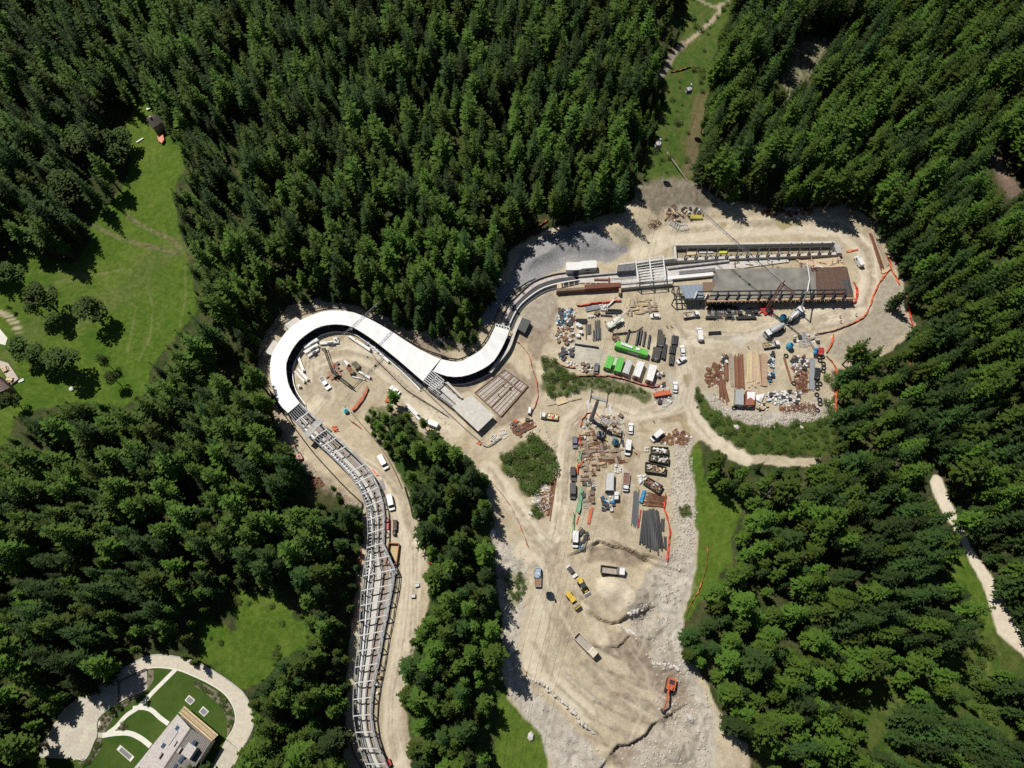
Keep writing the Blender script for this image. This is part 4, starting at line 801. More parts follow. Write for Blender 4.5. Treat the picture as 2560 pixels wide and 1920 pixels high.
# ------------------------------------------------------------------ lower start ramp, deck and rebar slab
t = thing('start_ramp', 'grey concrete start ramp and deck below the junction of the two roofs', 'ramp', tuple(at(*tB((640, 1180))[0])), 0, None, True)
def quad(tl, pts, z0, z1, nm, m): return MB().slab([(p.x, p.y) for p in Zs(tl(*pts), z1)], z0, z1).build(nm, m, t)
quad(tB, ((480,1170),(655,1060),(870,1250),(720,1395)), 2.6, 3.0, 'deck', PALE)
quad(tB, ((500,1190),(655,1090),(860,1250),(720,1375)), -.2, 2.6, 'support_wall', CONC)
quad(tB, ((250,985),(360,930),(660,1210),(620,1250),(500,1180),(330,1070)), -.2, 1.5, 'ramp', CONC)
quad(tB, ((330,975),(385,950),(662,1200),(622,1238)), 1.5, 2.9, 'channel', PALE)
quad(tB, ((420,945),(440,935),(585,1085),(565,1090)), -.1, 1.6, 'side_wall', PALE); quad(tB, ((250,1000),(262,990),(500,1170),(485,1180)), -.1, 2.2, 'side_wall', WALLG)
J = Zs(tB((215,930),(290,835),(405,925),(320,1010)), 4.4)
for k in range(7):
    f = k / 6; MB().bar(J[0].lerp(J[1], f), J[3].lerp(J[2], f), .3, .3).build('rafter', LGREY, t)
for f in (0, .5, 1): MB().bar(J[0].lerp(J[3], f), J[1].lerp(J[2], f), .3, .3).build('cross_beam', LGREY, t)
for p in J: MB().bar((p.x, p.y, -.2), p, .25, .25).build('post', STEEL, t)
for k in range(4): 
    p = at(*tB((400 + k * 45, 970 + k * 38))[0], 1.0); MB().box(p.x, p.y, 1.2, .5, .9, 2.4, .7).build('stub_column', DARK, t)
rb = thing('rebar_slab', 'brown square foundation slab with steel mesh and plank formwork beside the start deck', 'slab', tuple(at(*tB((960, 1050))[0])), 0, None, True)
bq = [at(*p, .25) for p in tB((690,1040),(965,828),(1180,978),(930,1262))]
MB().slab([(p.x, p.y) for p in bq], -.3, .25).build('slab', FORM, rb)
for k in range(9):
    f = (k + .5) / 9; MB().bar(bq[0].lerp(bq[1], f) + Vector((0, 0, .12)), bq[3].lerp(bq[2], f) + Vector((0, 0, .12)), .16, .16).build('mesh_bar', FORM, rb)
    MB().bar(bq[0].lerp(bq[3], f) + Vector((0, 0, .27)), bq[1].lerp(bq[2], f) + Vector((0, 0, .27)), .14, .12).build('mesh_bar', FORM, rb)
for f, w_ in ((.36, .4), (.62, .4)): MB().bar(bq[0].lerp(bq[3], f) + Vector((0, 0, .3)), bq[1].lerp(bq[2], f) + Vector((0, 0, .3)), w_, .3).build('strip_beam', BROWN, rb)
MB().bar(bq[0].lerp(bq[1], .78) + Vector((0, 0, .32)), bq[3].lerp(bq[2], .78) + Vector((0, 0, .32)), .55, .3).build('strip_beam', BROWN, rb)
for i in range(4): MB().bar(bq[i] + Vector((0, 0, .1)), bq[(i + 1) % 4] + Vector((0, 0, .1)), .3, .6).build('edge_board', BROWN if i != 2 else RUST, rb)

# ------------------------------------------------------------------ upper trough and straight start
CO = tC((250,1080),(300,960),(360,860),(470,750),(600,650),(760,590),(920,560),(1050,555)); CI = tC((335,1125),(385,1010),(455,890),(560,800),(690,722),(815,682),(960,650),(1060,625))
n = 16; Lp, Rp = smooth(Zs(CO, .9), n + 1), smooth(Zs(CI, .9), n + 1)
t = thing('curved_trough', 'dark curved ice channel with white rim below the grey sprayed concrete slope', 'track', (Lp[8].x, Lp[8].y, 0), 0, None, True)
def band2(f0, f1, z0, z1): return MB().strip([(*Lp[i].lerp(Rp[i], f0).xy, z1) for i in range(n + 1)], [(*Lp[i].lerp(Rp[i], f1).xy, z1) for i in range(n + 1)], z0, z1)
band2(0, .52, -.2, .5).build('channel_floor', TARM, t); band2(.54, .64, -.2, 1.3).build('rim', mat('white_rim', (.72, .71, .68), .6, .1, 2), t); band2(.66, .70, -.2, .8).build('rim', PALE, t); band2(.70, 1.0, -.2, .3).build('gutter', TARM, t)
band2(-.45, 0, -.25, .3).build('walkway', mat('pinkish_concrete', (.50, .43, .39), .85, .25, .8), t); band2(-.5, -.45, -.25, 1.0).build('outer_wall', DARK, t)
t = thing('start_straight', 'pale concrete start straight with low walls running to the start house', 'track', tuple(at(*tC((1700, 570))[0])), 0, None, True)
quad(tC, ((1000,560),(1650,490),(2100,440),(3260,330),(3290,400),(2100,560),(1650,625),(1050,625)), -.2, .5, 'bed', PALE)
quad(tC, ((1050,545),(1650,490),(1655,505),(1050,558)), .1, 1.4, 'side_wall', CONC); quad(tC, ((2000,455),(2650,380),(2650,395),(2000,472)), .1, 1.5, 'side_wall', CONC)
quad(tC, ((1490,655),(1680,640),(2050,610),(2050,632),(1690,662),(1490,682)), -.2, 1.9, 'lower_wall', PALE); quad(tC, ((1490,625),(2050,585),(2050,600),(1490,640)), -.1, 1.6, 'lower_wall', CONC)
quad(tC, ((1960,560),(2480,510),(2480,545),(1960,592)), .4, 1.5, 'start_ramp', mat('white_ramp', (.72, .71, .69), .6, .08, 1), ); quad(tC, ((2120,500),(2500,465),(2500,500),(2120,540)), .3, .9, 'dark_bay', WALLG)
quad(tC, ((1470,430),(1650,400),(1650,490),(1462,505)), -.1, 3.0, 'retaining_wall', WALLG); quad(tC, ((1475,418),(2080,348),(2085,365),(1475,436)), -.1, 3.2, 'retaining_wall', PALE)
for k in range(11):
    p = at(*tC((1400 + k * 26, 590 - k * 2))[0], .8); MB().bar((p.x - 1.6, p.y, 1.0), (p.x + 1.6, p.y + .3, 1.0), .14, .14).build('steel_rod', STEEL if k % 3 else DARK, t)
quad(tC, ((1215,580),(1380,580),(1380,598),(1215,598)), .5, 1.0, 'rust_beam', RUST); quad(tC, ((1366,565),(1380,565),(1380,625),(1366,625)), .5, 1.2, 'rust_beam', RUST)
t = thing('timber_formwork', 'rusty brown formwork wall with pale timber struts on the curve above the pipe yard', 'formwork', tuple(at(*tC((1150, 670))[0])), 0, None, True)
quad(tC, ((1115,645),(1495,620),(1495,665),(1115,690)), -.2, 2.6, 'panel', RUST); quad(tC, ((815,690),(1115,670),(1115,695),(812,715)), -.2, 2.3, 'panel', BROWN)
for k in range(9):
    x = 885 + k * 58; a, b = at(*tC((x, 622 - k * 1.5))[0], 2.4), at(*tC((x + 4, 672 - k * 1.5))[0], 2.4); MB().bar(a, b, .22, .22).build('strut', WOODY, t)
quad(tC, ((820,632),(868,632),(868,682),(820,685)), .2, 2.5, 'hatch', WOODY); quad(tC, ((1480,680),(1500,680),(1500,735),(1480,735)), -.2, 2.2, 'end_post', TIMBER)
# white steel canopy over the straight
t = thing('steel_canopy', 'open white steel canopy frame bridging the start straight', 'canopy', tuple(at(*tC((1810, 480))[0])), 0, None, True)
cq = Zs(tC((1655,390),(1945,342),(1975,590),(1680,615)), 5.2)
for f in (0, .5, 1): MB().bar(cq[0].lerp(cq[1], f), cq[3].lerp(cq[2], f), .38, .38).build('rafter', OFFW, t)
for k in range(9): MB().bar(cq[0].lerp(cq[3], k / 8), cq[1].lerp(cq[2], k / 8), .22, .22).build('purlin', OFFW, t)
for a, b in ((0, 1), (3, 2)):
    for f in (0, .5, 1): p = cq[a].lerp(cq[b], f); MB().bar((p.x, p.y, -.1), p, .25, .25).build('post', LGREY, t)
t = thing('site_cabin', 'white flat-roofed double site cabin against the grey sprayed concrete slope', 'cabin', tuple(at(*tC((1080, 500))[0])), 0, None, True)
quad(tC, ((915,410),(1078,403),(1080,482),(1000,490),(915,490)), -.1, 3.0, 'module', OFFW); quad(tC, ((1076,393),(1238,386),(1243,462),(1080,475)), -.1, 3.4, 'module', OFFW)
quad(tC, ((990,505),(1050,500),(1050,520),(990,525)), .9, 2.0, 'window', GLASS); quad(tC, ((1130,487),(1162,485),(1162,505),(1130,507)), .9, 2.2, 'window', BROWN)

# ------------------------------------------------------------------ start house under construction
t = thing('start_house_basin', 'long open concrete basin with a row of slanting dark steel brackets', 'building', tuple(at(*tS((980, 620))[0])), 0, None, True)
quad(tS, ((330,565),(1600,545),(1605,560),(330,580)), -.2, 3.2, 'wall', PALE); quad(tS, ((330,565),(345,565),(355,690),(335,690)), -.2, 3.0, 'wall', PALE); quad(tS, ((350,680),(1660,632),(1665,650),(350,700)), -.2, 1.8, 'wall', PALE); quad(tS, ((1590,560),(1640,560),(1660,640),(1620,640)), -.2, 2.6, 'wall', CONC)
quad(tS, ((345,590),(1610,560),(1650,640),(350,690)), -.2, .12, 'floor', mat('muddy_floor', (.30, .245, .15), .6, .35, .6))
for k in range(15):
    x = 445 + k * 81.5; yt = 588 - k * 2.4; yb = 672 - k * 2.8
    a, b = at(*tS((x, yt))[0], 4.0), at(*tS((x - 25, yb))[0], 3.2)
    MB().bar(a, b, .42, .5).build('bracket', DARK, t); MB().bar((b.x, b.y, 0), b, .4, .4).build('bracket_post', DARK, t)
MB().bar(at(*tS((430, 603))[0], 3.9), at(*tS((1600, 572))[0], 3.9), .3, .35).build('tie_beam', DARK, t)
quad(tS, ((690,618),(755,616),(752,640),(690,642)), .15, .6, 'yellow_panel', mat('lime_yellow', (.55, .58, .06), .6, .2, 2)); quad(tS, ((430,620),(520,618),(520,650),(430,655)), .15, .5, 'board_stack', WOODY); quad(tS, ((530,620),(640,625),(640,640),(530,640)), .15, .5, 'board_stack', LGREY)
t = thing('start_house_slab', 'start house slab of fresh grey concrete and brown rebar on dark steel brackets', 'building', tuple(at(*tS((1150, 880))[0])), 0, None, True)
HS = 4.2
quad(tS, ((655,768),(1400,752),(1450,790),(1460,985),(600,1005),(680,850)), HS - .5, HS, 'concrete_slab', WETC); quad(tS, ((1403,752),(1700,752),(1752,985),(1463,985),(1453,790)), HS - .5, HS - .05, 'rebar_slab', REBAR)
for k in range(12):
    f = k / 11; a, b = at(*tS((1425 + f * 270, 758))[0], HS), at(*tS((1470 + f * 275, 980))[0], HS); MB().bar(a, b, .1, .1).build('rebar', RUST, t)
quad(tS, ((590,1006),(1755,986),(1765,1002),(590,1025)), HS - .9, HS - .3, 'edge_formwork', TIMBER); quad(tS, ((560,870),(668,870),(672,930),(560,945)), HS - .6, HS - .1, 'formwork_deck', BROWN); quad(tS, ((560,915),(715,915),(725,980),(570,985)), HS - .7, HS - .3, 'formwork_deck', TIMBER)
quad(tS, ((1300,700),(1640,672),(1690,745),(1395,762)), HS - .7, HS - .15, 'plywood_deck', WOODY); quad(tS, ((1655,848),(1720,850),(1750,960),(1690,960)), HS - .3, HS + .02, 'stair_hole_shade', TARM)  # dark block paints the shade of an open stair hole on the slab
for k in range(36):
    f = k / 35; p = at(*tS((600 + f * 1150, 1018 - f * 18))[0], HS - .4); MB().box(p.x, p.y - .45, HS - .55, .14, .9, .12).build('form_strut', TIMBER, t)
for k in range(15):
    x = 515 + k * 84; a = at(*tS((x, 942))[0], HS + 1.6); b = at(*tS((x - 22, 996))[0], HS + .6); m_ = DARK if k > 1 else OFFW
    MB().bar(a, b, .42, .5).build('bracket', m_, t); MB().bar((b.x, b.y, HS - .4), b, .4, .4).build('bracket_post', m_, t); c_ = at(*tS((x, 942))[0], HS + 1.6); MB().bar((c_.x, c_.y, HS - .2), c_, .4, .4).build('bracket_post', m_, t)
MB().bar(at(*tS((515, 946))[0], HS + 1.7), at(*tS((1690, 930))[0], HS + 1.7), .4, .45).build('tie_beam', DARK, t)
a_, b_ = at(*tS((600, 1010))[0], 0), at(*tS((1755, 990))[0], 0)
for k in range(13): p = at(*tS((610 + k * 95, 985))[0], HS); MB().bar((p.x, p.y - .2, -.2), (p.x, p.y - .2, HS - .5), .45, .45).build('column', CONC, t)
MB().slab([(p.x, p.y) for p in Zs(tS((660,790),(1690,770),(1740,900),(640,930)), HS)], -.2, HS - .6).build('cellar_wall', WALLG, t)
rd = random.Random(9)
for k in range(46):
    if k < 26: p = at(*tS((rd.uniform(1300, 1680), rd.uniform(690, 750)))[0], 4.12); lb, gp = 'loose board lying on the plywood deck of the start house', 'loose boards on the plywood deck'
    else: p = at(*tS((rd.uniform(560, 1350), rd.uniform(690, 760)))[0], .58); lb, gp = 'loose plank lying along the pale start straight', 'loose planks on the start straight'
    one('loose_board', MB().box(p.x, p.y, p.z + .06, rd.uniform(1.2, 3.6), rd.uniform(.18, .5), .1, rd.uniform(-.3, .4) + (1.5 if rd.random() < .3 else 0)), rd.choice((WOODY, PLANK, BROWN, OFFW, TIMBER)), lb, 'board', gp)
t = thing('steel_annex', 'black steel frame annex with a slate blue sheet roof beside the start house slab', 'building', tuple(at(*tS((440, 960))[0])), 0, None, True)
aq = Zs(tS((368,895),(552,885),(565,990),(425,1000)), 4.4); MB().slab([(p.x, p.y) for p in aq], 4.2, 4.4).build('roof_sheet', SLATEB, t)
for k in range(1, 5): MB().bar(aq[0].lerp(aq[1], k / 5) + Vector((0, 0, .05)), aq[3].lerp(aq[2], k / 5) + Vector((0, 0, .05)), .1, .1).build('seam', STEEL, t)
for x in (330, 372, 430): MB().bar(at(*tS((x, 905))[0], 4.0), at(*tS((x + 8, 1015))[0], 4.0), .4, .4).build('beam', DARK, t)
for y, x0, x1 in ((905, 325, 380), (1008, 325, 560), (965, 325, 420)): MB().bar(at(*tS((x0, y))[0], 4.0), at(*tS((x1, y - 2))[0], 4.0), .4, .4).build('beam', DARK, t)
for x, y in ((330, 905), (330, 1010), (430, 1008), (555, 1005), (372, 905)): p = at(*tS((x, y))[0], 4.0); MB().bar((p.x, p.y, -.1), (p.x, p.y, 4), .35, .35).build('post', DARK, t)

# ------------------------------------------------------------------ house and garden, chalets
def sheet(name, pts, z, m, label=None, kind='structure'):
    o = MB().slab([(p.x, p.y) for p in Zs(pts, z)], -.25, z).build(name, m); o['kind'] = kind; return o
DRV = mat('driveway_paving', (.56, .50, .40), .85, .14, .9, .1); PTH = mat('garden_path', (.68, .66, .58), .8, .08, 1.0); PAVE = mat('forecourt_paving', (.50, .46, .37), .85, .18, .8, .1); BED = mat('planting_bed', (.19, .16, .12), .95, .35, 1.5)
def ribbon(pts, w0, z, nm, m):
    P = smooth(Zs(pts, z), len(pts) * 5); o = MB().strip([(*p.xy, z) for p in off(P, w0)], [(*p.xy, z) for p in off(P, -w0)], -.25, z + .0).build(nm, m); o['kind'] = 'structure'; return o
ODR = tK((780,320),(960,215),(1150,145),(1400,165),(1560,210),(1750,310),(1950,450),(2035,540),(2105,700),(2095,850),(1990,1060)); IDR = tK((830,405),(1000,300),(1180,262),(1380,285),(1520,335),(1680,410),(1820,500),(1900,600),(1940,720),(1920,840),(1855,945))
A_, B_ = smooth(Zs(ODR, .06), 40), smooth(Zs(IDR, .06), 40); o = MB().strip(A_, B_, -.2, .06).build('driveway', DRV); o['kind'] = 'structure'
sheet('forecourt', tK((60,1115),(160,880),(300,660),(480,520),(640,400),(780,322),(828,405),(830,590),(700,690),(640,740),(625,880),(680,885),(670,930),(615,930),(525,1130),(430,1138),(60,1120)), .052, PAVE)
FC = [o for o in C.objects if o.name == 'forecourt'][0]; fpoly = sdf(tK((60,1115),(160,880),(300,660),(480,520),(640,400),(780,322),(828,405),(830,590),(700,690),(640,740),(625,880),(680,885),(670,930),(615,930),(525,1130),(430,1138),(60,1120)), 20)
o0 = at(*tK((430, 1100))[0]); pv = MB().box(0, 0, 0, 2.52, 1.92, .02).mesh('paver', mat('paver_stone', (.52, .475, .385), .85, .16, 1.2, .1, 0, .07))
for a in range(-14, 15):
    for b_ in range(-16, 17):
        lx, ly = a * 2.6 + (b_ % 2) * 1.3, b_ * 2.0; x, y = o0.x + lx * .93 - ly * .36, o0.y + lx * .36 + ly * .93; q = proj(x, y, .06)
        if look(fpoly, np.array([q[0]]), np.array([q[1]]))[0] > 5: o = bpy.data.objects.new('paver', pv); C.objects.link(o); o.parent = FC; o.location = (x, y, .052); o.rotation_euler = (0, 0, .37)
sheet('forecourt', tK((835,405),(1000,305),(1095,275),(1100,465),(980,520),(835,590)), .048, mat('pink_paving', (.43, .37, .32), .85, .15, 1))
ribbon(tK((1370,280),(1270,380),(1150,500),(1030,630),(900,720),(800,830),(720,890)), .62, .064, 'path', PTH); ribbon(tK((670,910),(800,890),(930,890),(1040,940),(1130,1010)), .7, .068, 'path', PTH); ribbon(tK((960,650),(1060,645),(1140,670),(1220,740),(1300,800)), .62, .073, 'path', PTH)
sheet('court', tK((1850,950),(1990,1060),(1900,1260),(1680,1260),(1780,1080)), .05, PAVE)
BEDS = [tK((640,740),(700,690),(830,600),(980,525),(1100,470),(1110,280),(1160,290),(1160,380),(1080,500),(930,600),(800,700),(720,830),(690,880),(640,870)), tK((1540,380),(1680,440),(1820,530),(1900,640),(1930,740),(1890,850),(1860,930),(1860,750),(1800,630),(1660,510),(1540,430)), tK((620,935),(665,935),(650,1050),(560,1170),(480,1200),(430,1170),(530,1140)), tK((800,860),(870,770),(905,800),(900,860))]
for b in BEDS: sheet('planting_bed', b, .03, BED)
for b, nn in zip(BEDS, (46, 46, 20, 8)): shrubs(b, nn, .55, 1.1, 'small round garden bush in the bark bed of the stone roofed house', 'garden bushes in the bark beds', 1.15, .85)
ribbon(tK((830,405),(1000,300),(1180,262),(1380,285),(1520,335),(1680,410),(1820,500),(1900,600),(1940,720),(1920,840),(1855,945)), .16, .13, 'kerb', PTH)
ribbon(tK((960,213),(1150,143),(1400,163),(1560,208),(1750,308),(1950,448),(2037,540),(2107,700),(2097,850),(1992,1060)), .2, .10, 'kerb', CONC)
for q, lb in ((tK((1455,575),(1497,523),(1555,573),(1510,622)), 'small square grey skylight in the lawn with a pale stone frame'), (tK((1588,685),(1630,630),(1688,683),(1640,732)), 'square grey skylight in the lawn beside the timber boards'), (tK((805,1045),(840,1000),(975,1115),(938,1162)), 'long grey skylight in the lawn beside the lower garden path')):
    t = thing('lawn_skylight', lb, 'skylight', tuple(at(*q[0])), 0, None, True); P = Zs(q, .3); c_ = sum(P, Vector()) / 4
    MB().slab([(p.x, p.y) for p in P], -.2, .25).build('frame', PTH, t); MB().slab([(*(c_ + (p - c_) * .74).xy,) for p in P], .2, .32).build('pane', mat('grey_pane', (.19, .19, .20), .35, .1, 2), t)
t = thing('stone_house', 'house with a stone tiled gable roof, its slope away from the sun coloured darker, and skylights beside the lawn', 'house', tuple(at(*tK((1300, 1050))[0])), 0, None, True)
STN1 = mat('stone_roof_lit', (.50, .46, .43), .85, .25, 2.2, .3); STN2 = mat('stone_roof_shaded', (.27, .245, .225), .9, .35, 3, .4)  # stone lighter on the sunward slope, darker on the other: shading put into colour
r0, r1 = at(*tK((1510, 842))[0], 8.0), at(*tK((1100, 1460))[0], 8.0); e0, e1 = at(*tK((1388, 708))[0], 6.4), at(*tK((880, 1340))[0], 6.4); g0, g1 = at(*tK((1706, 966))[0], 5.6), at(*tK((1380, 1500))[0], 5.6)
def rows(a0, a1, b0, b1, k, m, nm):
    for i in range(k):
        f, g_ = i / k, (i + 1.04) / k; p = [a0.lerp(b0, f), a1.lerp(b1, f), a1.lerp(b1, g_), a0.lerp(b0, g_)]; up = Vector((0, 0, .08)); dn = Vector((0, 0, -.12))
        MB().prism([q + dn for q in p], [p[0] + up * .2, p[1] + up * .2, p[2] + up * 1.2, p[3] + up * 1.2]).build(nm, m, t)
rows(r0, r1, e0, e1, 12, STN1, 'roof_course'); rows(r0, r1, g0, g1, 14, STN2, 'roof_course')
mw = lambda p, f: Vector((p.x, p.y, 0)) * f
ww = [e0.lerp(r0, .06), r0, g0.lerp(r0, .06), g1, r1, e1]
MB().slab([(p.x, p.y) for p in (e0.lerp(g1, .03), e1.lerp(g0, .02), g1.lerp(e0, .03), g0.lerp(e1, .03))], -.3, 5.4).build('wall', mat('white_render', (.62, .60, .56), .85, .1, 1.5), t)
MB().bar(r0 + Vector((0, 0, .12)), r1 + Vector((0, 0, .12)), .3, .16).build('ridge', STN2, t)
def skyl(x, y, z, s_, m, h=.25): p = at(*tK((x, y))[0], z); d = (r1 - r0); return MB().box(p.x, p.y, z, s_[0], s_[1], h, math.atan2(d.y, d.x)).build
for x, y, z in ((1383, 842, 7.3), (1252, 1008, 7.3)): skyl(x, y, z, (1.25, .95), GLASS)('skylight', mat('blue_glass', (.05, .085, .15), .2, .2, 2), t)
for x, y, z in ((1545, 980, 7.4), (1445, 1108, 7.4), (1415, 1150, 7.2), (1365, 1200, 7.3)): skyl(x, y, z, (1.25, .95), GLASS)('skylight', MATS['blue_glass'], t)
for x, y in ((1365, 985), (1408, 1050), (1222, 1100)): skyl(x, y, 7.9, (1.5, .5), STN1, .9)('chimney', STN1, t)
skyl(1500, 1055, 7.3, (3.4, 3.0), STN1, .7)('dormer', STN1, t); skyl(1545, 1090, 7.2, (3.0, .8), GLASS, .6)('dormer_window', GLASS, t); skyl(1320, 920, 7.6, (4.2, 2.2), STN1, .1)('roof_panel', STN1, t)
t = thing('timber_stack', 'long wedge of pale sawn boards along the end wall of the stone roofed house', 'boards', tuple(at(*tK((1600, 800))[0])), 0, None, True)
b0, b1, b2, b3 = Zs(tK((1450,630),(1775,905),(1715,965),(1400,690)), 3.2)
for k in range(7): MB().bar(b0.lerp(b3, (k + .5) / 7), b1.lerp(b2, (k + .5) / 7), .42, .18).build('board', TIMBER if k % 2 else WOODY, t)
MB().bar(b3 + Vector((0, 0, -.3)), b2 + Vector((0, 0, -.3)), .2, .3).build('bearer', BROWN, t)
for f in (.1, .5, .9):
    p = b0.lerp(b1, f).lerp(b3.lerp(b2, f), .5); MB().bar((p.x, p.y, -.1), (p.x, p.y, 3.1), .25, .25).build('post', BROWN, t)
rail('garden_wall', tK((440,1135),(525,1130),(615,930),(625,880),(640,740),(830,598),(985,520),(1100,468)), 'low white kerb wall between the forecourt and the bark beds', .45, None, PTH, .12, 2, 'wall', 1)
rail('garden_railing', tK((780,320),(830,405),(830,600)), 'brown rusty garden railing across the forecourt', .9, None, RUST, .08, 2)
rail('garden_wall', tK((835,405),(960,335),(1090,275)), 'dark retaining wall along the upper side of the pink paved court', 1.0, None, DARK, .12, 2, 'wall')
def chalet(name, label, quad_px, zr, m, ze):
    a, b, c_, d = [at(*p, ze) for p in quad_px]; t = thing(name, label, 'house', ((a.x + c_.x) / 2, (a.y + c_.y) / 2, hgt((a.x + c_.x) / 2, (a.y + c_.y) / 2)), 0, None, True); z0 = ORG[t].z
    r0, r1 = (a + d) / 2, (b + c_) / 2; r0.z = r1.z = zr
    for p, q in ((a, b), (d, c_)):
        for i in range(6):
            f, g_ = i / 6, (i + 1.05) / 6; s4 = [r0.lerp(p, f), r1.lerp(q, f), r1.lerp(q, g_), r0.lerp(p, g_)]
            MB().prism([v - Vector((0, 0, .15)) for v in s4], [v + Vector((0, 0, .05)) for v in s4]).build('roof_course', m, t)
    cc = (a + b + c_ + d) / 4; MB().slab([tuple((cc + (v - cc) * .86).xy) for v in (a, b, c_, d)], z0 - .4, ze - .1).build('wall', PLANK, t)
    p = r0.lerp(r1, .3); MB().box(p.x, p.y, zr, .7, .7, 1.4, .3).build('chimney', CONC, t); return t
t = chalet('mountain_hut', 'small brown roofed hut at the top corner of the meadow', tL((742,190),(800,168),(830,208),(770,246)), 6.6, mat('brown_roof', (.095, .075, .068), .8, .35, 2.5, .3), 4.6)
box_at('terrace', tL((795,285),(822,265),(830,300),(818,320),(800,305)), .3, 1.2, ORED, 'orange red terrace below the brown roofed meadow hut', 'terrace')
for x, y in ((755, 150), (790, 158)): p = on(*tL((x, y))[0]); one('garden_table', MB().box(p.x, p.y, p.z + .7, 1.8, .9, .1, .6).box(p.x, p.y, p.z + .35, .5, .3, .7, .6), OFFW, 'white garden table on the grass behind the brown roofed meadow hut', 'table', 'garden tables at the meadow hut')
p = on(*tL((710, 308))[0]); one('bench', MB().box(p.x, p.y, p.z + .45, 3.2, .5, .12, .75).box(p.x - .8, p.y - .7, p.z + .2, .3, .4, .45, .75).box(p.x + .8, p.y + .7, p.z + .2, .3, .4, .45, .75), OFFW, 'long pale bench on the meadow below the hut', 'bench')
tW = tile(0, 640, .28933)
t = chalet('chalet', 'chalet with a red brown tiled roof on the meadow beside its timber deck', tW((-160,960),(-10,1020),(85,1135),(-120,1230)), 8.2, mat('red_brown_roof', (.33, .23, .20), .85, .25, 2.5, .3), 5.2)
box_at('timber_deck', tW((-80,880),(70,925),(160,1060),(95,1110),(30,1000)), .0, .8, mat('deck_boards', (.50, .42, .37), .8, .15, 2), 'pale pink timber deck beside the chalet on the meadow', 'deck')
for x, y, a in ((50, 980, 1.0), (90, 1072, .1)):
    p = at(*tW((x, y))[0], .8); t = thing('picnic_table', 'pale wooden picnic table with benches on the chalet deck', 'table', (p.x, p.y, .8), -a, 'picnic tables on the chalet deck')
    MB().box(0, 0, .72, 2.2, .9, .08).build('table_top', WOODY, t)
    for s_ in (-1, 1): MB().box(0, s_ * .85, .42, 2.2, .3, .06).build('bench', WOODY, t)
    for s_ in (-1, 1): MB().box(s_ * .8, 0, .35, .12, 1.7, .7).build('leg', WOODY, t)
box_at('gravel_terrace', tW((-80,600),(0,630),(65,710),(45,770),(-80,740)), -.1, .25, PTH, 'pale gravel terrace at the turn of the chalet drive', 'terrace')
p = on(*tW((185, 1078))[0]); one('sunshade', MB().box(p.x, p.y, p.z + .25, 1.9, 1.1, .12, .5).box(p.x, p.y, p.z + .1, 1.5, .8, .3, .5), LGREY, 'grey flat garden lounger on the grass beside the chalet deck', 'lounger')
p = on(*tW((622, 1150))[0]); one('trampoline', MB().cyl((p.x, p.y, p.z + .05), (p.x, p.y, p.z + .5), .8, .8, 12).cyl((p.x, p.y, p.z + .5), (p.x, p.y, p.z + .65), .55, .3, 12), LGREY, 'small pale round tub on the grass under the meadow trees', 'tub')
# ------------------------------------------------------------------ vehicles
PAINT = lambda nm, c: mat('paint_' + nm, c, .38, .08, 1.6, 0, 0, 0, [x * .72 + y * .12 for x, y in zip(c, (.5, .43, .32))])
P_WHITE, P_SLATE, P_BLACK, P_GREY, P_SKY, P_CREAM, P_SILVER = PAINT('white', (.76, .76, .75)), PAINT('slate', (.12, .14, .17)), PAINT('black', (.03, .03, .034)), PAINT('dark_grey', (.055, .057, .06)), PAINT('sky_blue', (.30, .42, .52)), PAINT('cream', (.66, .60, .47)), PAINT('silver', (.45, .46, .47))
LAMP = mat('lamp_glass', (.75, .74, .68), .2, .1, 5); TAIL = mat('tail_lamp', (.4, .02, .02), .3, .1, 5)
def rr(L, W, c, x0=0, sx=1, sy=1, z=0):
    l, w_ = L / 2 * sx, W / 2 * sy; return [(x0 - l + c, -w_, z), (x0 + l - c, -w_, z), (x0 + l, -w_ + c, z), (x0 + l, w_ - c, z), (x0 + l - c, w_, z), (x0 - l + c, w_, z), (x0 - l, w_ - c, z), (x0 - l, -w_ + c, z)]
def hull(L, W, c, x0, z0, z1, sx=1, sy=1, x1=None): return MB().prism(rr(L, W, c, x0, 1, 1, z0), rr(L, W, c * .9, x0 if x1 is None else x1, sx, sy, z1))
def wheels(t, xs, y, r, w_=.24):
    for x in xs:
        for s_ in (-1, 1): MB().cyl((x, s_ * y - w_ / 2, r), (x, s_ * y + w_ / 2, r), r, r, 10).build('wheel', TYRE, t)
def lamps(t, x, y, z, xr):
    for s_ in (-1, 1):
        MB().box(x, s_ * y, z, .16, .38, .18).build('headlight', LAMP, t); MB().box(xr, s_ * y, z + .05, .1, .3, .22).build('tail_light', TAIL, t)
def mk_car(t, pm, L=4.2, W=1.8, H=1.48, roof=None):
    hull(L, W, .32, 0, .28, .88, .985, .95).build('body', pm, t)
    hull(L * .66, W * .9, .2, -L * .06, .88, H - .05, .70, .84, -L * .085).build('window_band', GLASS, t)
    hull(L * .47, W * .78, .15, -L * .085, H - .05, H + .03, .95, .92).build('roof', roof or pm, t)
    wheels(t, (-L * .31, L * .31), W / 2 - .13, .32); lamps(t, L / 2 - .1, W * .36, .68, -L / 2 + .06)
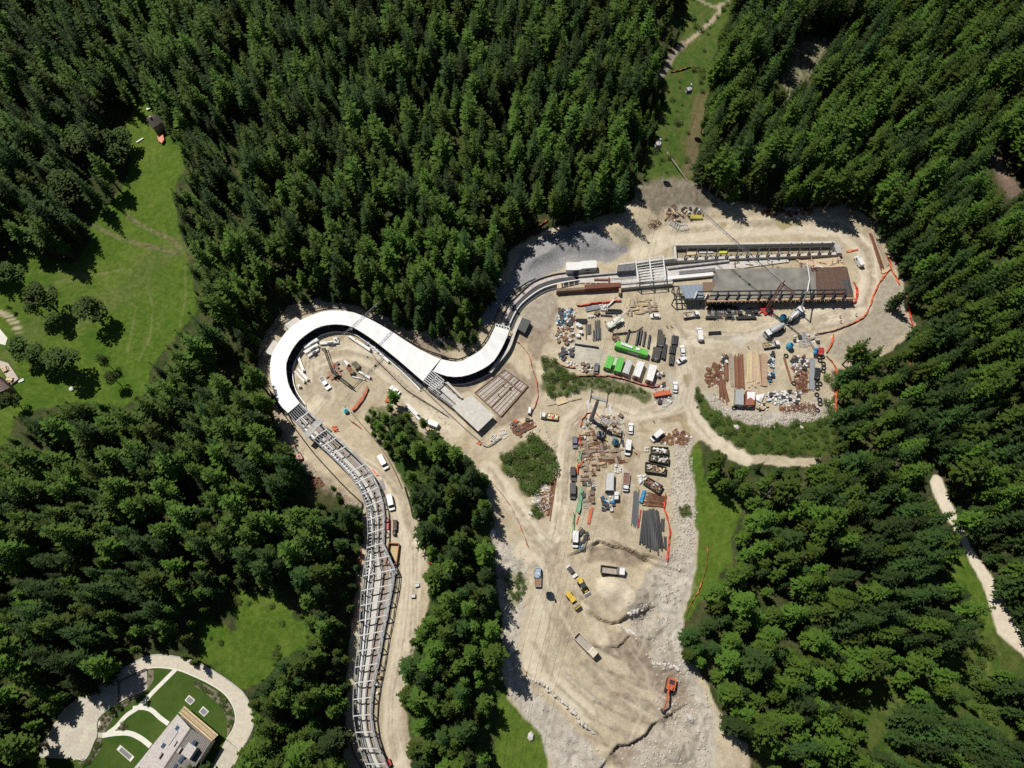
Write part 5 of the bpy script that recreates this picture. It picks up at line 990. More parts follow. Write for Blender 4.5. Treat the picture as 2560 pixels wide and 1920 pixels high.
def mk_van(t, pm, L=5.3, W=2.0, H=2.1):
    hull(L, W, .25, 0, .3, 1.05, .99, .97).build('body', pm, t); hull(L * .72, W * .96, .14, -L * .135, 1.05, H, .985, .92).build('cargo_body', pm, t)
    MB().prism([(L * .225, -W * .46, 1.05), (L * .37, -W * .42, 1.05), (L * .37, W * .42, 1.05), (L * .225, W * .46, 1.05)], [(L * .222, -W * .42, H - .06), (L * .25, -W * .40, H - .06), (L * .25, W * .40, H - .06), (L * .222, W * .42, H - .06)]).build('windscreen', GLASS, t)
    for s_ in (-1, 1): MB().box(L * .13, s_ * W * .475, 1.45, .8, .05, .5).build('side_window', GLASS, t)
    wheels(t, (-L * .3, L * .32), W / 2 - .12, .34); lamps(t, L / 2 - .1, W * .36, .75, -L / 2 + .06)
def mk_pickup(t, pm, L=5.3, W=1.9, bed=None, load=None):
    hull(L, W, .22, 0, .32, .9, .99, .96).build('body', pm, t)
    hull(L * .40, W * .9, .18, L * .06, .9, 1.68, .72, .84, L * .045).build('window_band', GLASS, t); hull(L * .285, W * .78, .12, L * .045, 1.68, 1.78, .95, .92).build('roof', pm, t)
    b = MB()
    for s_ in (-1, 1): b.box(-L * .32, s_ * W * .46, 1.05, L * .35, .08, .3)
    b.box(-L * .49, 0, 1.05, .08, W * .92, .3).build('bed_side', pm, t); MB().box(-L * .32, 0, .95, L * .33, W * .86, .1).build('bed_floor', bed or BLACK, t)
    if load: MB().box(-L * .32, .1, 1.2, L * .22, W * .5, .4, .2).build('load', load, t)
    wheels(t, (-L * .3, L * .31), W / 2 - .1, .38); lamps(t, L / 2 - .1, W * .36, .75, -L / 2 + .06)
def mk_flatbed(t, pm, L=6.2, W=2.1, bed=None, load=None, side=None):
    MB().box(0, 0, .62, L * .96, .8, .25).build('chassis', BLACK, t)
    cabL = 1.9; x = L / 2 - cabL / 2
    hull(cabL, W * .95, .2, x, .45, 1.25, .98, .97).build('cab', pm, t); hull(cabL * .85, W * .9, .15, x - .12, 1.25, 2.0, .72, .9, x - .2).build('window_band', GLASS, t); hull(cabL * .62, W * .8, .12, x - .2, 2.0, 2.1, .95, .95).build('roof', pm, t)
    bl = L - cabL - .25; bx = -L / 2 + bl / 2; MB().box(bx, 0, .92, bl, W, .14).build('bed_floor', bed or PLANK, t)
    b = MB()
    for s_ in (-1, 1): b.box(bx, s_ * (W / 2 - .04), 1.15, bl, .07, .36)
    b.box(-L / 2 + .04, 0, 1.15, .07, W - .16, .36); b.box(bx + bl / 2 - .04, 0, 1.35, .08, W - .16, .75).build('bed_side', side or LGREY, t)
    if load:
        for k in range(6): MB().box(bx + RNG.uniform(-.35, .35) * bl, RNG.uniform(-.3, .3) * W, 1.2, RNG.uniform(.4, .9), RNG.uniform(.3, .7), .35, RNG.uniform(0, 3)).build('load', load if k % 2 else OFFW, t)
    wheels(t, (-L * .28, L * .33), W / 2 - .15, .42, .3); lamps(t, L / 2 - .06, W * .36, .75, -L / 2 + .04)
def mk_dump(t, pm, L=8.6, W=2.5, bodym=None):
    bodym = bodym or mat('tipper_steel', (.17, .15, .13), .7, .3, 2)
    MB().box(0, 0, .85, L * .96, 1.0, .3).build('chassis', BLACK, t); x = L / 2 - 1.05
    hull(2.1, W, .18, x, .5, 1.7, .98, .98).build('cab', pm, t); hull(2.0, W * .97, .14, x, 1.7, 2.75, .84, .93, x - .1).build('window_band', GLASS, t); hull(1.75, W * .92, .14, x - .1, 2.75, 2.95, .9, .92).build('cab_roof', pm, t)
    bl = L - 2.6; bx = -L / 2 + bl / 2
    MB().box(bx, 0, 1.5, bl - .3, W - .5, .18).build('bed_floor', mat('sandy_steel', (.36, .32, .27), .8, .2, 2), t)
    for s_ in (-1, 1): MB().prism([(bx - bl / 2, s_ * (W / 2 - .28), 1.4), (bx + bl / 2, s_ * (W / 2 - .28), 1.4), (bx + bl / 2, s_ * (W / 2 - .16), 1.4), (bx - bl / 2, s_ * (W / 2 - .16), 1.4)][::s_], [(bx - bl / 2, s_ * (W / 2 - .14), 2.75), (bx + bl / 2, s_ * (W / 2 - .14), 2.75), (bx + bl / 2, s_ * W / 2, 2.75), (bx - bl / 2, s_ * W / 2, 2.75)][::s_]).build('tipper_side', bodym, t)
    for xx in (bx - bl / 2 + .08, bx + bl / 2 - .08): MB().box(xx, 0, 2.08, .14, W - .5, 1.3).build('tipper_end', bodym, t)
    MB().box(bx + bl / 2 + .25, 0, 2.85, .6, W - .2, .1).build('cab_guard', pm if pm is P_CREAM else bodym, t)
    wheels(t, (-L * .38, -L * .23, L * .18, L * .36), W / 2 - .2, .52, .36); lamps(t, L / 2, W * .36, .9, -L / 2 + .1)
def mk_mixer(t, pm, drum, L=8.8, W=2.5, stripes=False):
    MB().box(0, 0, .9, L * .96, 1.0, .35).build('chassis', BLACK, t); x = L / 2 - 1.05
    hull(2.1, W, .18, x, .5, 1.7, .98, .98).build('cab', pm, t); hull(2.0, W * .97, .14, x, 1.7, 2.7, .84, .93, x - .1).build('window_band', GLASS, t); hull(1.75, W * .92, .14, x - .1, 2.7, 2.9, .9, .92).build('cab_roof', pm, t)
    d0, d1 = Vector((L / 2 - 2.5, 0, 1.9)), Vector((-L / 2 + .9, 0, 3.0)); P = [d0.lerp(d1, f) for f in (0, .08, .35, .6, .9, 1)]
    dr = MB().tube(P, [.5, .85, 1.18, 1.15, .6, .5], 14).build('drum', drum, t)
    if stripes:
        for k in range(6):
            a = k * math.pi / 3; MB().tube([P[i] + Vector((0, math.cos(a) * rr_, math.sin(a) * rr_)) for i, rr_ in ((1, .86), (2, 1.19), (3, 1.16), (4, .62))], .09, 4).build('drum_stripe', BLACK, dr)
    MB().box(L / 2 - 2.45, 0, 1.7, .5, W * .85, 1.5).build('water_tank', mat('blue_cab_trim', (.05, .16, .27), .4, .1, 3), t); MB().tube([(-L / 2 + .8, 0, 2.9), (-L / 2 + .1, 0, 2.2), (-L / 2 - .5, 0, 1.3)], .22, 6).build('chute', STEEL, t)
    MB().box(-L / 2 + .7, 0, 1.8, .5, 1.4, 1.6).build('hopper_frame', STEEL, t); wheels(t, (-L * .38, -L * .24, L * .18, L * .36), W / 2 - .2, .52, .36)
def mk_excavator(t, pm, s_=1.0, arm=((2.0, 1.6), (4.2, 4.0), (6.6, 1.0)), boomm=None):
    for k in (-1, 1): MB().prism([(-1.9 * s_, k * 1.15 * s_ - .28, 0), (1.9 * s_, k * 1.15 * s_ - .28, 0), (1.9 * s_, k * 1.15 * s_ + .28, 0), (-1.9 * s_, k * 1.15 * s_ + .28, 0)], [(-2.1 * s_, k * 1.15 * s_ - .28, .85 * s_), (2.1 * s_, k * 1.15 * s_ - .28, .85 * s_), (2.1 * s_, k * 1.15 * s_ + .28, .85 * s_), (-2.1 * s_, k * 1.15 * s_ + .28, .85 * s_)]).build('track', TYRE, t)
    MB().cyl((0, 0, .5 * s_), (0, 0, 1.1 * s_), .9 * s_, .9 * s_, 10).build('slew_ring', BLACK, t)
    hull(3.4 * s_, 2.6 * s_, .2, -.5 * s_, 1.1 * s_, 2.1 * s_, .98, .98).build('house', pm, t); hull(.8 * s_, 2.5 * s_, .25, -2.0 * s_, 1.1 * s_, 2.2 * s_).build('counterweight', BLACK if pm is not ORED else pm, t)
    hull(1.4 * s_, 1.0 * s_, .15, .5 * s_, 2.1 * s_, 2.95 * s_, .9, .9).build('cab', GLASS, t); hull(1.2 * s_, .9 * s_, .1, .5 * s_, 2.95 * s_, 3.05 * s_).build('cab_roof', pm, t)
    MB().box(-1.2 * s_, 0, 2.15 * s_, 1.3 * s_, 1.6 * s_, .14).build('engine_cover', BLACK, t)
    a = [Vector((x * s_, -.45 * s_, z * s_)) for x, z in arm]; bm = boomm or pm
    MB().bar(Vector((.6 * s_, -.45 * s_, 1.6 * s_)), a[1], .45 * s_, .55 * s_).build('boom', bm, t); MB().bar(a[1], a[2], .35 * s_, .45 * s_).build('stick', pm, t)
    q = a[2]; MB().prism([(q.x - .5 * s_, q.y - .55 * s_, q.z - .9 * s_), (q.x + .3 * s_, q.y - .55 * s_, q.z - .9 * s_), (q.x + .3 * s_, q.y + .55 * s_, q.z - .9 * s_), (q.x - .5 * s_, q.y + .55 * s_, q.z - .9 * s_)], [(q.x - .4 * s_, q.y - .5 * s_, q.z + .1), (q.x + .5 * s_, q.y - .5 * s_, q.z + .1), (q.x + .5 * s_, q.y + .5 * s_, q.z + .1), (q.x - .4 * s_, q.y + .5 * s_, q.z + .1)]).build('bucket', BLACK, t)
def mk_roller(t, L=5.4, W=2.1):
    d = MB().cyl((L / 2 - .75, -W / 2, .75), (L / 2 - .75, W / 2, .75), .75, .75, 16).build('drum', mat('dusty_steel', (.36, .31, .23), .6, .25, 2), t)
    for s_ in (-1, 1): MB().box(L / 2 - 1.0, s_ * (W / 2 + .08), .85, 2.0, .14, .5).build('drum_frame', YELLOW, t)
    MB().box(L / 2 + .1, 0, 1.0, .25, W, .5).build('front_bar', YELLOW, t)
    hull(1.7, W * .8, .15, -L / 2 + .85, .6, 1.7, .95, .95).build('engine_hood', YELLOW, t); hull(1.5, W * .75, .1, -.15, .9, 2.3, .92, .92).build('cab', GLASS, t); hull(1.6, W * .8, .12, -.15, 2.3, 2.45).build('cab_roof', YELLOW, t); MB().box(.95, 0, 1.0, .8, .6, .5).build('joint', BLACK, t)
    wheels(t, (-L * .28,), W / 2 - .2, .72, .5)
def mk_loader(t, L=6.0, W=2.1):
    hull(1.9, W * .75, .2, -L / 2 + 1.0, .7, 1.8, .95, .95).build('engine_hood', YELLOW, t); hull(1.7, W * .72, .12, -.2, 1.0, 2.7, .9, .9).build('cab', GLASS, t); hull(1.7, W * .72, .12, -.2, 2.7, 2.85).build('cab_roof', BLACK, t)
    MB().box(1.1, 0, .9, 1.6, .8, .6).build('front_frame', YELLOW, t)
    for s_ in (-1, 1): MB().bar((.8, s_ * .45, 1.5), (L / 2 - .5, s_ * .45, .6), .2, .3).build('lift_arm', YELLOW, t)
    MB().prism([(L / 2 - .8, -W / 2, .05), (L / 2 + .3, -W / 2, .05), (L / 2 + .3, W / 2, .05), (L / 2 - .8, W / 2, .05)], [(L / 2 - .8, -W / 2, 1.0), (L / 2 - .5, -W / 2, 1.0), (L / 2 - .5, W / 2, 1.0), (L / 2 - .8, W / 2, 1.0)]).build('bucket', STEEL, t); wheels(t, (-L * .22, L * .2), W / 2 - .2, .7, .5)
def vehicle(name, maker, front, back, label, cat, z=.8, group=None, **kw):
    (fx, fy), (bx, by) = front, back; m0 = on((fx + bx) / 2, (fy + by) / 2); zz = m0.z + z; f, b = at(fx, fy, zz), at(bx, by, zz); m_ = (f + b) / 2
    t = thing(name, label, cat, (m_.x, m_.y, hgt(m_.x, m_.y) + .02), math.atan2(f.y - b.y, f.x - b.x), group); maker(t, **kw); return t
def V(tl, name, maker, f, b, label, cat, **kw): return vehicle(name, maker, tl(f)[0], tl(b)[0], label, cat, **kw)
V(tA, 'pickup_truck', mk_pickup, (845, 1255), (748, 1125), 'white double-cab pickup with empty dark bed inside the horseshoe bend', 'pickup', pm=P_WHITE)
V(tB, 'parked_van', mk_van, (230, 1300), (345, 1345), 'white van parked beside the trees on the middle site road', 'van', pm=P_WHITE)
V(tA, 'parked_car', mk_car, (1560, 1240), (1640, 1300), 'white car half hidden under the lone tree on the stony bank', 'car', pm=P_WHITE)
V(tG, 'parked_van', mk_van, (1295, 770), (1215, 620), 'white van parked against the timber rail barrier of the lower track road', 'van', pm=P_WHITE)
V(tG, 'parked_van', mk_van, (1345, 1165), (1315, 1020), 'white van on the lower track road beside the scaffold tubes', 'van', pm=P_WHITE)
V(tE, 'parked_car', mk_car, (1372, 505), (1472, 505), 'white hatchback between the timber stacks and the black steel annex', 'car', pm=P_WHITE, L=3.7, W=1.65)
V(tE, 'parked_car', mk_car, (750, 1050), (735, 1170), 'slate grey car parked beside the small green containers', 'car', pm=P_SLATE, L=4.3)
V(tF, 'minibus', mk_van, (380, 345), (400, 495), 'tall white minibus in the open yard below the annex', 'minibus', pm=P_WHITE, L=5.4)
V(tF, 'parked_car', mk_car, (195, 545), (210, 640), 'white saloon car beside the black pipe bundles', 'car', pm=P_WHITE, L=4.1)
V(tF, 'parked_car', mk_car, (145, 720), (238, 672), 'white hatchback standing slantwise beside the black pipe bundles', 'car', pm=P_WHITE, L=4.0)
V(tF, 'parked_car', mk_car, (125, 940), (122, 1045), 'white car on the gravel road above the orange steel beam', 'car', pm=P_WHITE, L=4.1)
V(tF, 'flatbed_truck', mk_flatbed, (380, 195), (210, 215), 'white flatbed truck loaded with scrap beside the black annex', 'truck', pm=P_WHITE, bed=PLANK, load=RUST)
V(tF, 'flatbed_truck', mk_flatbed, (1248, 520), (1092, 545), 'white flatbed truck with a yellow box on its bed behind the concrete mixer', 'truck', pm=P_WHITE, bed=PLANK, load=YELLOW)
V(tF, 'concrete_mixer', mk_mixer, (1080, 440), (1335, 305), 'white cab concrete mixer truck with plain grey drum backed up to another mixer', 'truck', z=1.4, pm=P_WHITE, drum=P_SILVER)
V(tF, 'concrete_mixer', mk_mixer, (1530, 120), (1330, 300), 'concrete mixer truck with a black striped white drum beside the blue tank', 'truck', z=1.4, pm=P_WHITE, drum=P_WHITE, stripes=True, L=8)
V(tS, 'parked_van', mk_van, (1770, 665), (1815, 750), 'white van on the road round the end of the start house', 'van', pm=P_WHITE, L=4.7)
V(tI, 'flatbed_truck', mk_flatbed, (478, 230), (652, 250), 'white flatbed truck with yellow and red load at the road bend by the rebar slab', 'truck', pm=P_WHITE, bed=WOODY, load=RED, side=YELLOW)
V(tI, 'parked_car', mk_car, (1372, 312), (1368, 405), 'white car beside the sacks below the ski lift pylon', 'car', pm=P_WHITE, L=4.0)
V(tI, 'parked_van', mk_van, (1335, 622), (1350, 482), 'white van with one door open beside the dark teal tank', 'van', pm=P_WHITE)
V(tI, 'parked_van', mk_van, (1565, 482), (1685, 382), 'white van parked slantwise beside the rusty scrap heap', 'van', pm=P_WHITE, L=5.0)
V(tI, 'parked_car', mk_car, (820, 548), (822, 440), 'dark slate car parked beside the orange net and green cloth fence', 'car', pm=P_SLATE, L=4.3)
V(tI, 'parked_suv', mk_car, (803, 882), (802, 737), 'black estate car parked beside the orange part of the net fence', 'car', pm=P_BLACK, L=5.0, W=1.95, H=1.75)
V(tI, 'parked_van', mk_van, (797, 1055), (798, 905), 'dark grey van parked beside the green cloth fence', 'van', pm=P_GREY)
V(tI, 'parked_van', mk_van, (820, 1527), (826, 1385), 'white van parked at the lower end of the green cloth fence', 'van', pm=P_WHITE)
V(tI, 'flatbed_truck', mk_flatbed, (1316, 985), (1332, 798), 'white flatbed truck with a red brown bed beside the white site office', 'truck', pm=P_WHITE, bed=mat('red_brown_bed', (.22, .11, .08), .8, .25, 2), L=6.3)
V(tJ, 'flatbed_truck', mk_flatbed, (348, 150), (345, 292), 'pale blue flatbed truck with rusty bed on the pale gravel by the weeds', 'truck', pm=P_SKY, bed=mat('rusty_bed', (.27, .16, .11), .8, .25, 2), L=6.0)
V(tJ, 'parked_suv', mk_car, (632, 218), (570, 135), 'white car with a black roof beside the yellow loader', 'car', pm=P_WHITE, roof=P_BLACK, L=4.4)
V(tJ, 'wheel_loader', mk_loader, (722, 345), (655, 232), 'small yellow and black wheel loader beside the sand heap', 'loader', z=1.2)
V(tJ, 'road_roller', mk_roller, (652, 452), (565, 332), 'yellow road roller with steel drum on the fill platform', 'roller', z=1.2)
V(tJ, 'dump_truck', mk_dump, (1000, 182), (822, 160), 'white cab dump truck with empty brown tipper above the sand heap', 'dump truck', z=1.8, pm=P_WHITE, L=8.0)
V(tJ, 'dump_truck', mk_dump, (788, 815), (632, 655), 'cream dump truck with empty tipper on the fill platform', 'dump truck', z=1.8, pm=P_CREAM, bodym=P_CREAM)
V(tJ, 'excavator', mk_excavator, (1335, 1095), (1360, 990), 'large orange excavator digging the dark soil of the fill platform', 'excavator', z=1.5, pm=ORED, s_=.98, arm=((2, 1.6), (4.6, 3.6), (7.4, 1.2)))
V(tG, 'excavator', mk_excavator, (400, 590), (450, 680), 'small orange excavator with a teal boom on the stony bank beside the track', 'excavator', z=1.0, pm=ORED, s_=.62, arm=((2, 1.6), (4.6, 3.6), (7.2, 1.6)), boomm=mat('teal_boom', (.10, .26, .27), .5, .2, 3))

# ------------------------------------------------------------------ cranes
def lattice(p0, p1, wd, seg, r=.06, flat=False):
    p0, p1 = Vector(p0), Vector(p1); d = (p1 - p0).normalized(); a = d.cross(Vector((0, 0, 1))); a = a.normalized() if a.length > .05 else Vector((1, 0, 0)); b = a.cross(d); m_ = MB()
    cs = [(-1, -1), (1, -1), (0, 1)] if flat else [(-1, -1), (1, -1), (1, 1), (-1, 1)]
    pt = lambda c_, f: p0.lerp(p1, f) + (a * c_[0] + b * c_[1]) * wd / 2
    for c_ in cs: m_.bar(pt(c_, 0), pt(c_, 1), r * 1.5, r * 1.5)
    for k in range(seg):
        for i in range(len(cs)): m_.bar(pt(cs[i], k / seg), pt(cs[(i + 1) % len(cs)], (k + 1) / seg), r, r)
    return m_
def tower_crane(label, base, top, jib, counter, z, cm, jm, basem, zt=None):
    b = on(*base); b.z = hgt(b.x, b.y); tp = Vector((b.x, b.y, z)); tp2 = at(*top, z); tp = tp.lerp(tp2, .7)
    t = thing('tower_crane', label, 'crane', tuple(b), 0, None, True)
    MB().box(b.x, b.y, b.z + .35, 4.0, 3.6, .5, .5).build('undercarriage', basem, t); MB().box(b.x + .6, b.y - .8, b.z + 1.1, 2.0, 1.6, 1.1, .5).build('ballast', DARK, t)
    for k in range(4):
        a = .5 + k * math.pi / 2; e = b + Vector((math.cos(a), math.sin(a), 0)) * 3.2; MB().bar(b + Vector((0, 0, .7)), e + Vector((0, 0, .3)), .3, .35).build('outrigger', basem, t)
    lattice(b + Vector((0, 0, .6)), tp, .95, 14, .10).build('mast', cm, t)
    j = at(*jib, z if zt is None else zt); c_ = at(*counter, z); lattice(tp, j, .8, int((j - tp).length / 1.6), .055, True).build('jib', jm, t); lattice(tp, c_, .8, 4, .12, True).build('counter_jib', cm, t)
    ap = tp + Vector((0, 0, 2.6)); MB().bar(tp, ap, .3, .3).build('apex', cm, t); MB().tube([ap, tp.lerp(j, .6) + Vector((0, 0, .5))], .045, 4).build('tie_rope', jm, t); MB().tube([ap, c_], .045, 4).build('tie_rope', jm, t)
    q = tp.lerp(j, .45); MB().box(q.x, q.y, q.z - .5, .8, .8, .3).build('trolley', DARK, t); MB().tube([q, q - Vector((0, 0, 8))], .03, 4).build('hoist_rope', DARK, t); MB().box(q.x, q.y, q.z - 8.3, .4, .4, .6).build('hook_block', YELLOW, t)
    return t
JIB = mat('jib_grey', (.22, .215, .21), .6, .2, 3)
tower_crane('dark tower crane with a long grey lattice jib standing inside the horseshoe bend', tA((905, 1085))[0], tA((825, 800))[0], tA((1425, 248))[0], tA((755, 788))[0], 16.0, mat('crane_brown', (.10, .085, .065), .6, .3, 3), JIB, mat('crane_orange', (.30, .13, .05), .6, .3, 3))
tower_crane('red based tower crane with a long grey lattice jib over the start house', tS((1060, 1088))[0], tS((1190, 876))[0], tS((530, 288))[0], tS((1290, 962))[0], 17.0, mat('crane_red', (.20, .085, .065), .6, .25, 3), JIB, RED, 20)
b = on(*tE((950, 600))[0]); f_, r_ = on(*tE((880, 650))[0]), on(*tE((1045, 560))[0]); az = math.atan2(f_.y - r_.y, f_.x - r_.x)
t = thing('mobile_crane', 'white mobile crane with raised telescopic boom among the pipe stacks', 'crane', tuple(b), 0, None, True); CW = mat('crane_white', (.68, .67, .60), .45, .12, 3)
MB().box(b.x, b.y, b.z + .9, 7.0, 2.3, .7, az).build('carrier', CW, t); MB().box(b.x + 2.6 * math.cos(az), b.y + 2.6 * math.sin(az), b.z + 1.6, 1.8, 2.2, 1.2, az, .85, .9).build('driver_cab', CW, t); MB().box(b.x - .8 * math.cos(az), b.y - .8 * math.sin(az), b.z + 1.9, 2.6, 2.2, 1.3, az).build('turntable', CW, t)
bt = at(*tE((1112, 428))[0], 9.5); b0 = at(*tE((905, 640))[0], 3.2); MB().bar(b0, b0.lerp(bt, .6), .75, .8).build('boom', CW, t); MB().bar(b0.lerp(bt, .6), bt, .5, .55).build('boom_section', CW, t); MB().bar(bt, at(*tE((1185, 318))[0], 11.5), .3, .3).build('fly_jib', STEEL, t)
for k in (-1, 1):
    for m_ in (-1, 1):
        e = b + Vector((m_ * 2.6 * math.cos(az) - k * 2.6 * math.sin(az), m_ * 2.6 * math.sin(az) + k * 2.6 * math.cos(az), .0)); s_ = b + Vector((m_ * 2.6 * math.cos(az), m_ * 2.6 * math.sin(az), .8)); MB().bar(s_, e + Vector((0, 0, .5)), .3, .3).build('outrigger', DARK, t)
for m_ in (-2.3, -1, 1, 2.3):
    for k in (-1, 1): c_ = b + Vector((m_ * math.cos(az) - k * math.sin(az), m_ * math.sin(az) + k * math.cos(az), .5)); s_ = Vector((-math.sin(az), math.cos(az), 0)) * .2; MB().cyl(c_ - s_, c_ + s_, .5, .5, 10).build('wheel', TYRE, t)
pb = on(*tS((1325, 1095))[0]); t = thing('concrete_pump', 'concrete pump with a white folding boom reaching over the start house slab', 'pump', tuple(pb), 0, None, True)
pts = [Vector((pb.x, pb.y, 1.2)), at(*tS((1345, 1050))[0], 5), at(*tS((1385, 940))[0], 13), at(*tS((1402, 850))[0], 12.5), at(*tS((1385, 718))[0], 7.5), at(*tS((1398, 760))[0], 5)]
for i in range(5): MB().bar(pts[i], pts[i + 1], .5 - .07 * i, .5 - .07 * i).build('boom_section', OFFW, t)
MB().box(pb.x - .3, pb.y, pb.z + .8, 3.0, 2.2, 1.3, .8).build('pump_body', LGREY, t)
for k in range(4): a = k * 1.57 + .8; MB().bar(pb + Vector((0, 0, .8)), pb + Vector((math.cos(a) * 3, math.sin(a) * 3, .1)), .22, .22).build('outrigger', STEEL, t)

# ------------------------------------------------------------------ ski lift: pylon, ropes, cabins
pb = on(1477, 1050); ph = at(1495, 1001, 15.5); t = thing('lift_pylon', 'grey steel cable car pylon with crossarm and working platforms', 'pylon', tuple(pb), 0, None, True)
PG = mat('pylon_grey', (.27, .27, .275), .55, .15, 2, 0, .2)
MB().tube([pb - Vector((0, 0, .3)), pb.lerp(ph, .55), ph], [.85, .68, .5], 12).build('shaft', PG, t); MB().cyl(pb - Vector((0, 0, .2)), pb + Vector((0, 0, .5)), 1.5, 1.4, 14).build('footing', PALE, t)
al, ar = at(1477, 992, 16), at(1518, 1003, 16); MB().bar(al, ar, .8, .6).build('crossarm', PG, t)
for e in (al, ar):
    d = Vector((.16, .98, 0)); MB().bar(e - d * 2.4 + Vector((0, 0, .5)), e + d * 2.4 + Vector((0, 0, .5)), .3, .5).build('sheave_beam', DARK, t)
    for k in range(-3, 4): q = e + d * (k * .7) + Vector((0, 0, .8)); MB().cyl(q - Vector((.08, 0, 0)), q + Vector((.08, 0, 0)), .25, .25, 8).build('sheave', BLACK, t)
    MB().box(e.x + (-.9 if e is al else .9), e.y - 2.6, e.z - .6, .8, 3.0, .12, .1).build('platform', STEEL, t)
def rope(pts, zs, label, r=.032): return one('cable', MB().tube([p for q in zip(pts, zs) for p in [at(*q[0], q[1])]], r, 4), DARK, label, 'cable')
R1 = tN((640, -20), (310, 1205), (190, 1640)) + [(1477, 990)]; R2 = tN((785, -30), (585, 740), (545, 850), (400, 1500)) + [(1518, 1001)]
rope(R1 + tJ((435, 0), (350, 330), (165, 1000), (85, 1680)), (24, 21, 18, 16.6, 15.5, 15, 14, 13), 'haul rope of the cable car running through the pylon sheaves beside the site office')
rope(R2 + tJ((585 - 30, 0), (500, 310), (340, 900), (200, 1680)), (24, 22, 21.5, 18, 16.6, 15.5, 15, 14, 13), 'haul rope of the cable car on the far crossarm end of the pylon')
rope(tN((725, -20), (370, 1310), (300, 1600)) + [(1495, 1000)] + tJ((500, 0), (420, 330), (250, 1000), (140, 1680)), (25, 21, 20, 17, 16, 15.5, 15, 14), 'thin signal cable strung midway between the two haul ropes', .03)
def cabin(pt, z, label, roofm, rz=.2):
    p = at(*pt, z); t = thing('cable_car_cabin', label, 'cabin', tuple(p), rz)
    hull(2.1, 2.1, .4, 0, 0, 1.0, 1.08, 1.08).build('cabin_body', P_GREY, t); hull(2.2, 2.2, .4, 0, 1.0, 1.9, .9, .9).build('window_band', GLASS, t); hull(2.0, 2.0, .4, 0, 1.9, 2.15, .85, .85).build('roof', roofm, t)
    MB().tube([(0, 0, 2.1), (0, .1, 3.0), (.25, 0, 4.2)], .1, 6).build('hanger', STEEL, t); MB().box(.25, 0, 4.2, .5, .9, .3).build('grip', STEEL, t)
    for s_ in (-1, 1): MB().box(s_ * 1.15, 0, .7, .1, 1.2, .7).build('ski_rack', LGREY, t)
cabin(tN((292, 1270))[0], 16.2, 'dark cable car cabin over the forest strip beside the dry slope', P_SILVER); cabin(tN((556, 800))[0], 17.6, 'dark cable car cabin hanging higher up the cleared strip', P_SILVER)
cabin(tJ((342, 208))[0], 10.5, 'cable car cabin with pale blue roof hanging above the blue flatbed truck', P_SKY, .1)

# ------------------------------------------------------------------ people on the site
def body_mesh():
    v = [(0, 0, .95), (0, 0, 1.2), (0, 0, 1.42), (0, 0, 1.53), (.02, 0, 1.66), (.01, 0, 1.77), (0, .11, .92), (.05, .13, .5), (-.02, .13, .08), (.12, .14, .04), (0, -.11, .92), (.10, -.13, .5), (.06, -.13, .08), (.20, -.14, .04), (0, .2, 1.4), (.03, .27, 1.13), (.16, .25, .92), (.21, .245, .86), (0, -.2, 1.4), (-.02, -.27, 1.13), (.10, -.26, .92), (.15, -.255, .86)]
    r = [.15, .14, .16, .065, .095, .085, .1, .07, .05, .045, .1, .07, .05, .045, .075, .052, .042, .04, .075, .052, .042, .04]
    e = [(0, 1), (1, 2), (2, 3), (3, 4), (4, 5), (0, 6), (6, 7), (7, 8), (8, 9), (0, 10), (10, 11), (11, 12), (12, 13), (2, 14), (14, 15), (15, 16), (16, 17), (2, 18), (18, 19), (19, 20), (20, 21)]
    me = bpy.data.meshes.new('person_skeleton'); me.from_pydata(v, e, []); ob = bpy.data.objects.new('person_tmp', me); C.objects.link(ob)
    ob.modifiers.new('s', 'SKIN'); ob.modifiers.new('d', 'SUBSURF').levels = 1
    for i, d in enumerate(me.skin_vertices[0].data): d.radius = (r[i], r[i]); d.use_root = i == 0
    dg = bpy.context.evaluated_depsgraph_get(); out = bpy.data.meshes.new_from_object(ob.evaluated_get(dg)); bpy.data.objects.remove(ob); return out
PBODY = body_mesh(); PBODY.materials.clear(); PBODY.materials.append(mat('work_clothes', (.055, .06, .075), .85, .25, 6)); PBODY.materials.append(mat('skin', (.45, .28, .2), .6, .1, 5))
for p in PBODY.polygons:
    c_ = p.center; p.material_index = 1 if (c_.z > 1.5 or (c_.z < .93 and abs(c_.y) > .2)) else 0
def person(pt, rz, vest, helm, label, z=None):
    p = on(*pt) if z is None else at(*pt, z); t = bpy.data.objects.new('person', PBODY); C.objects.link(t); t.location = p; t.rotation_euler = (0, 0, rz); tag(t, label, 'person')
    MB().prism(rr(.36, .5, .1, 0, 1, 1, .95), rr(.38, .56, .12, 0, .8, .85, 1.47)).build('vest', vest, t); h = MB().tube([(.01, 0, 1.70), (.01, 0, 1.78), (.01, 0, 1.86)], [.145, .135, .05], 10).build('helmet', helm, t)
    MB().box(.15, 0, 1.71, .12, .2, .025).build('brim', helm, h)
HV, HO = mat('hi_vis_yellow', (.55, .70, .08), .7, .1, 5), mat('hi_vis_orange', (.80, .20, .04), .7, .1, 5); HW = mat('helmet_white', (.75, .75, .73), .4, .05, 5)
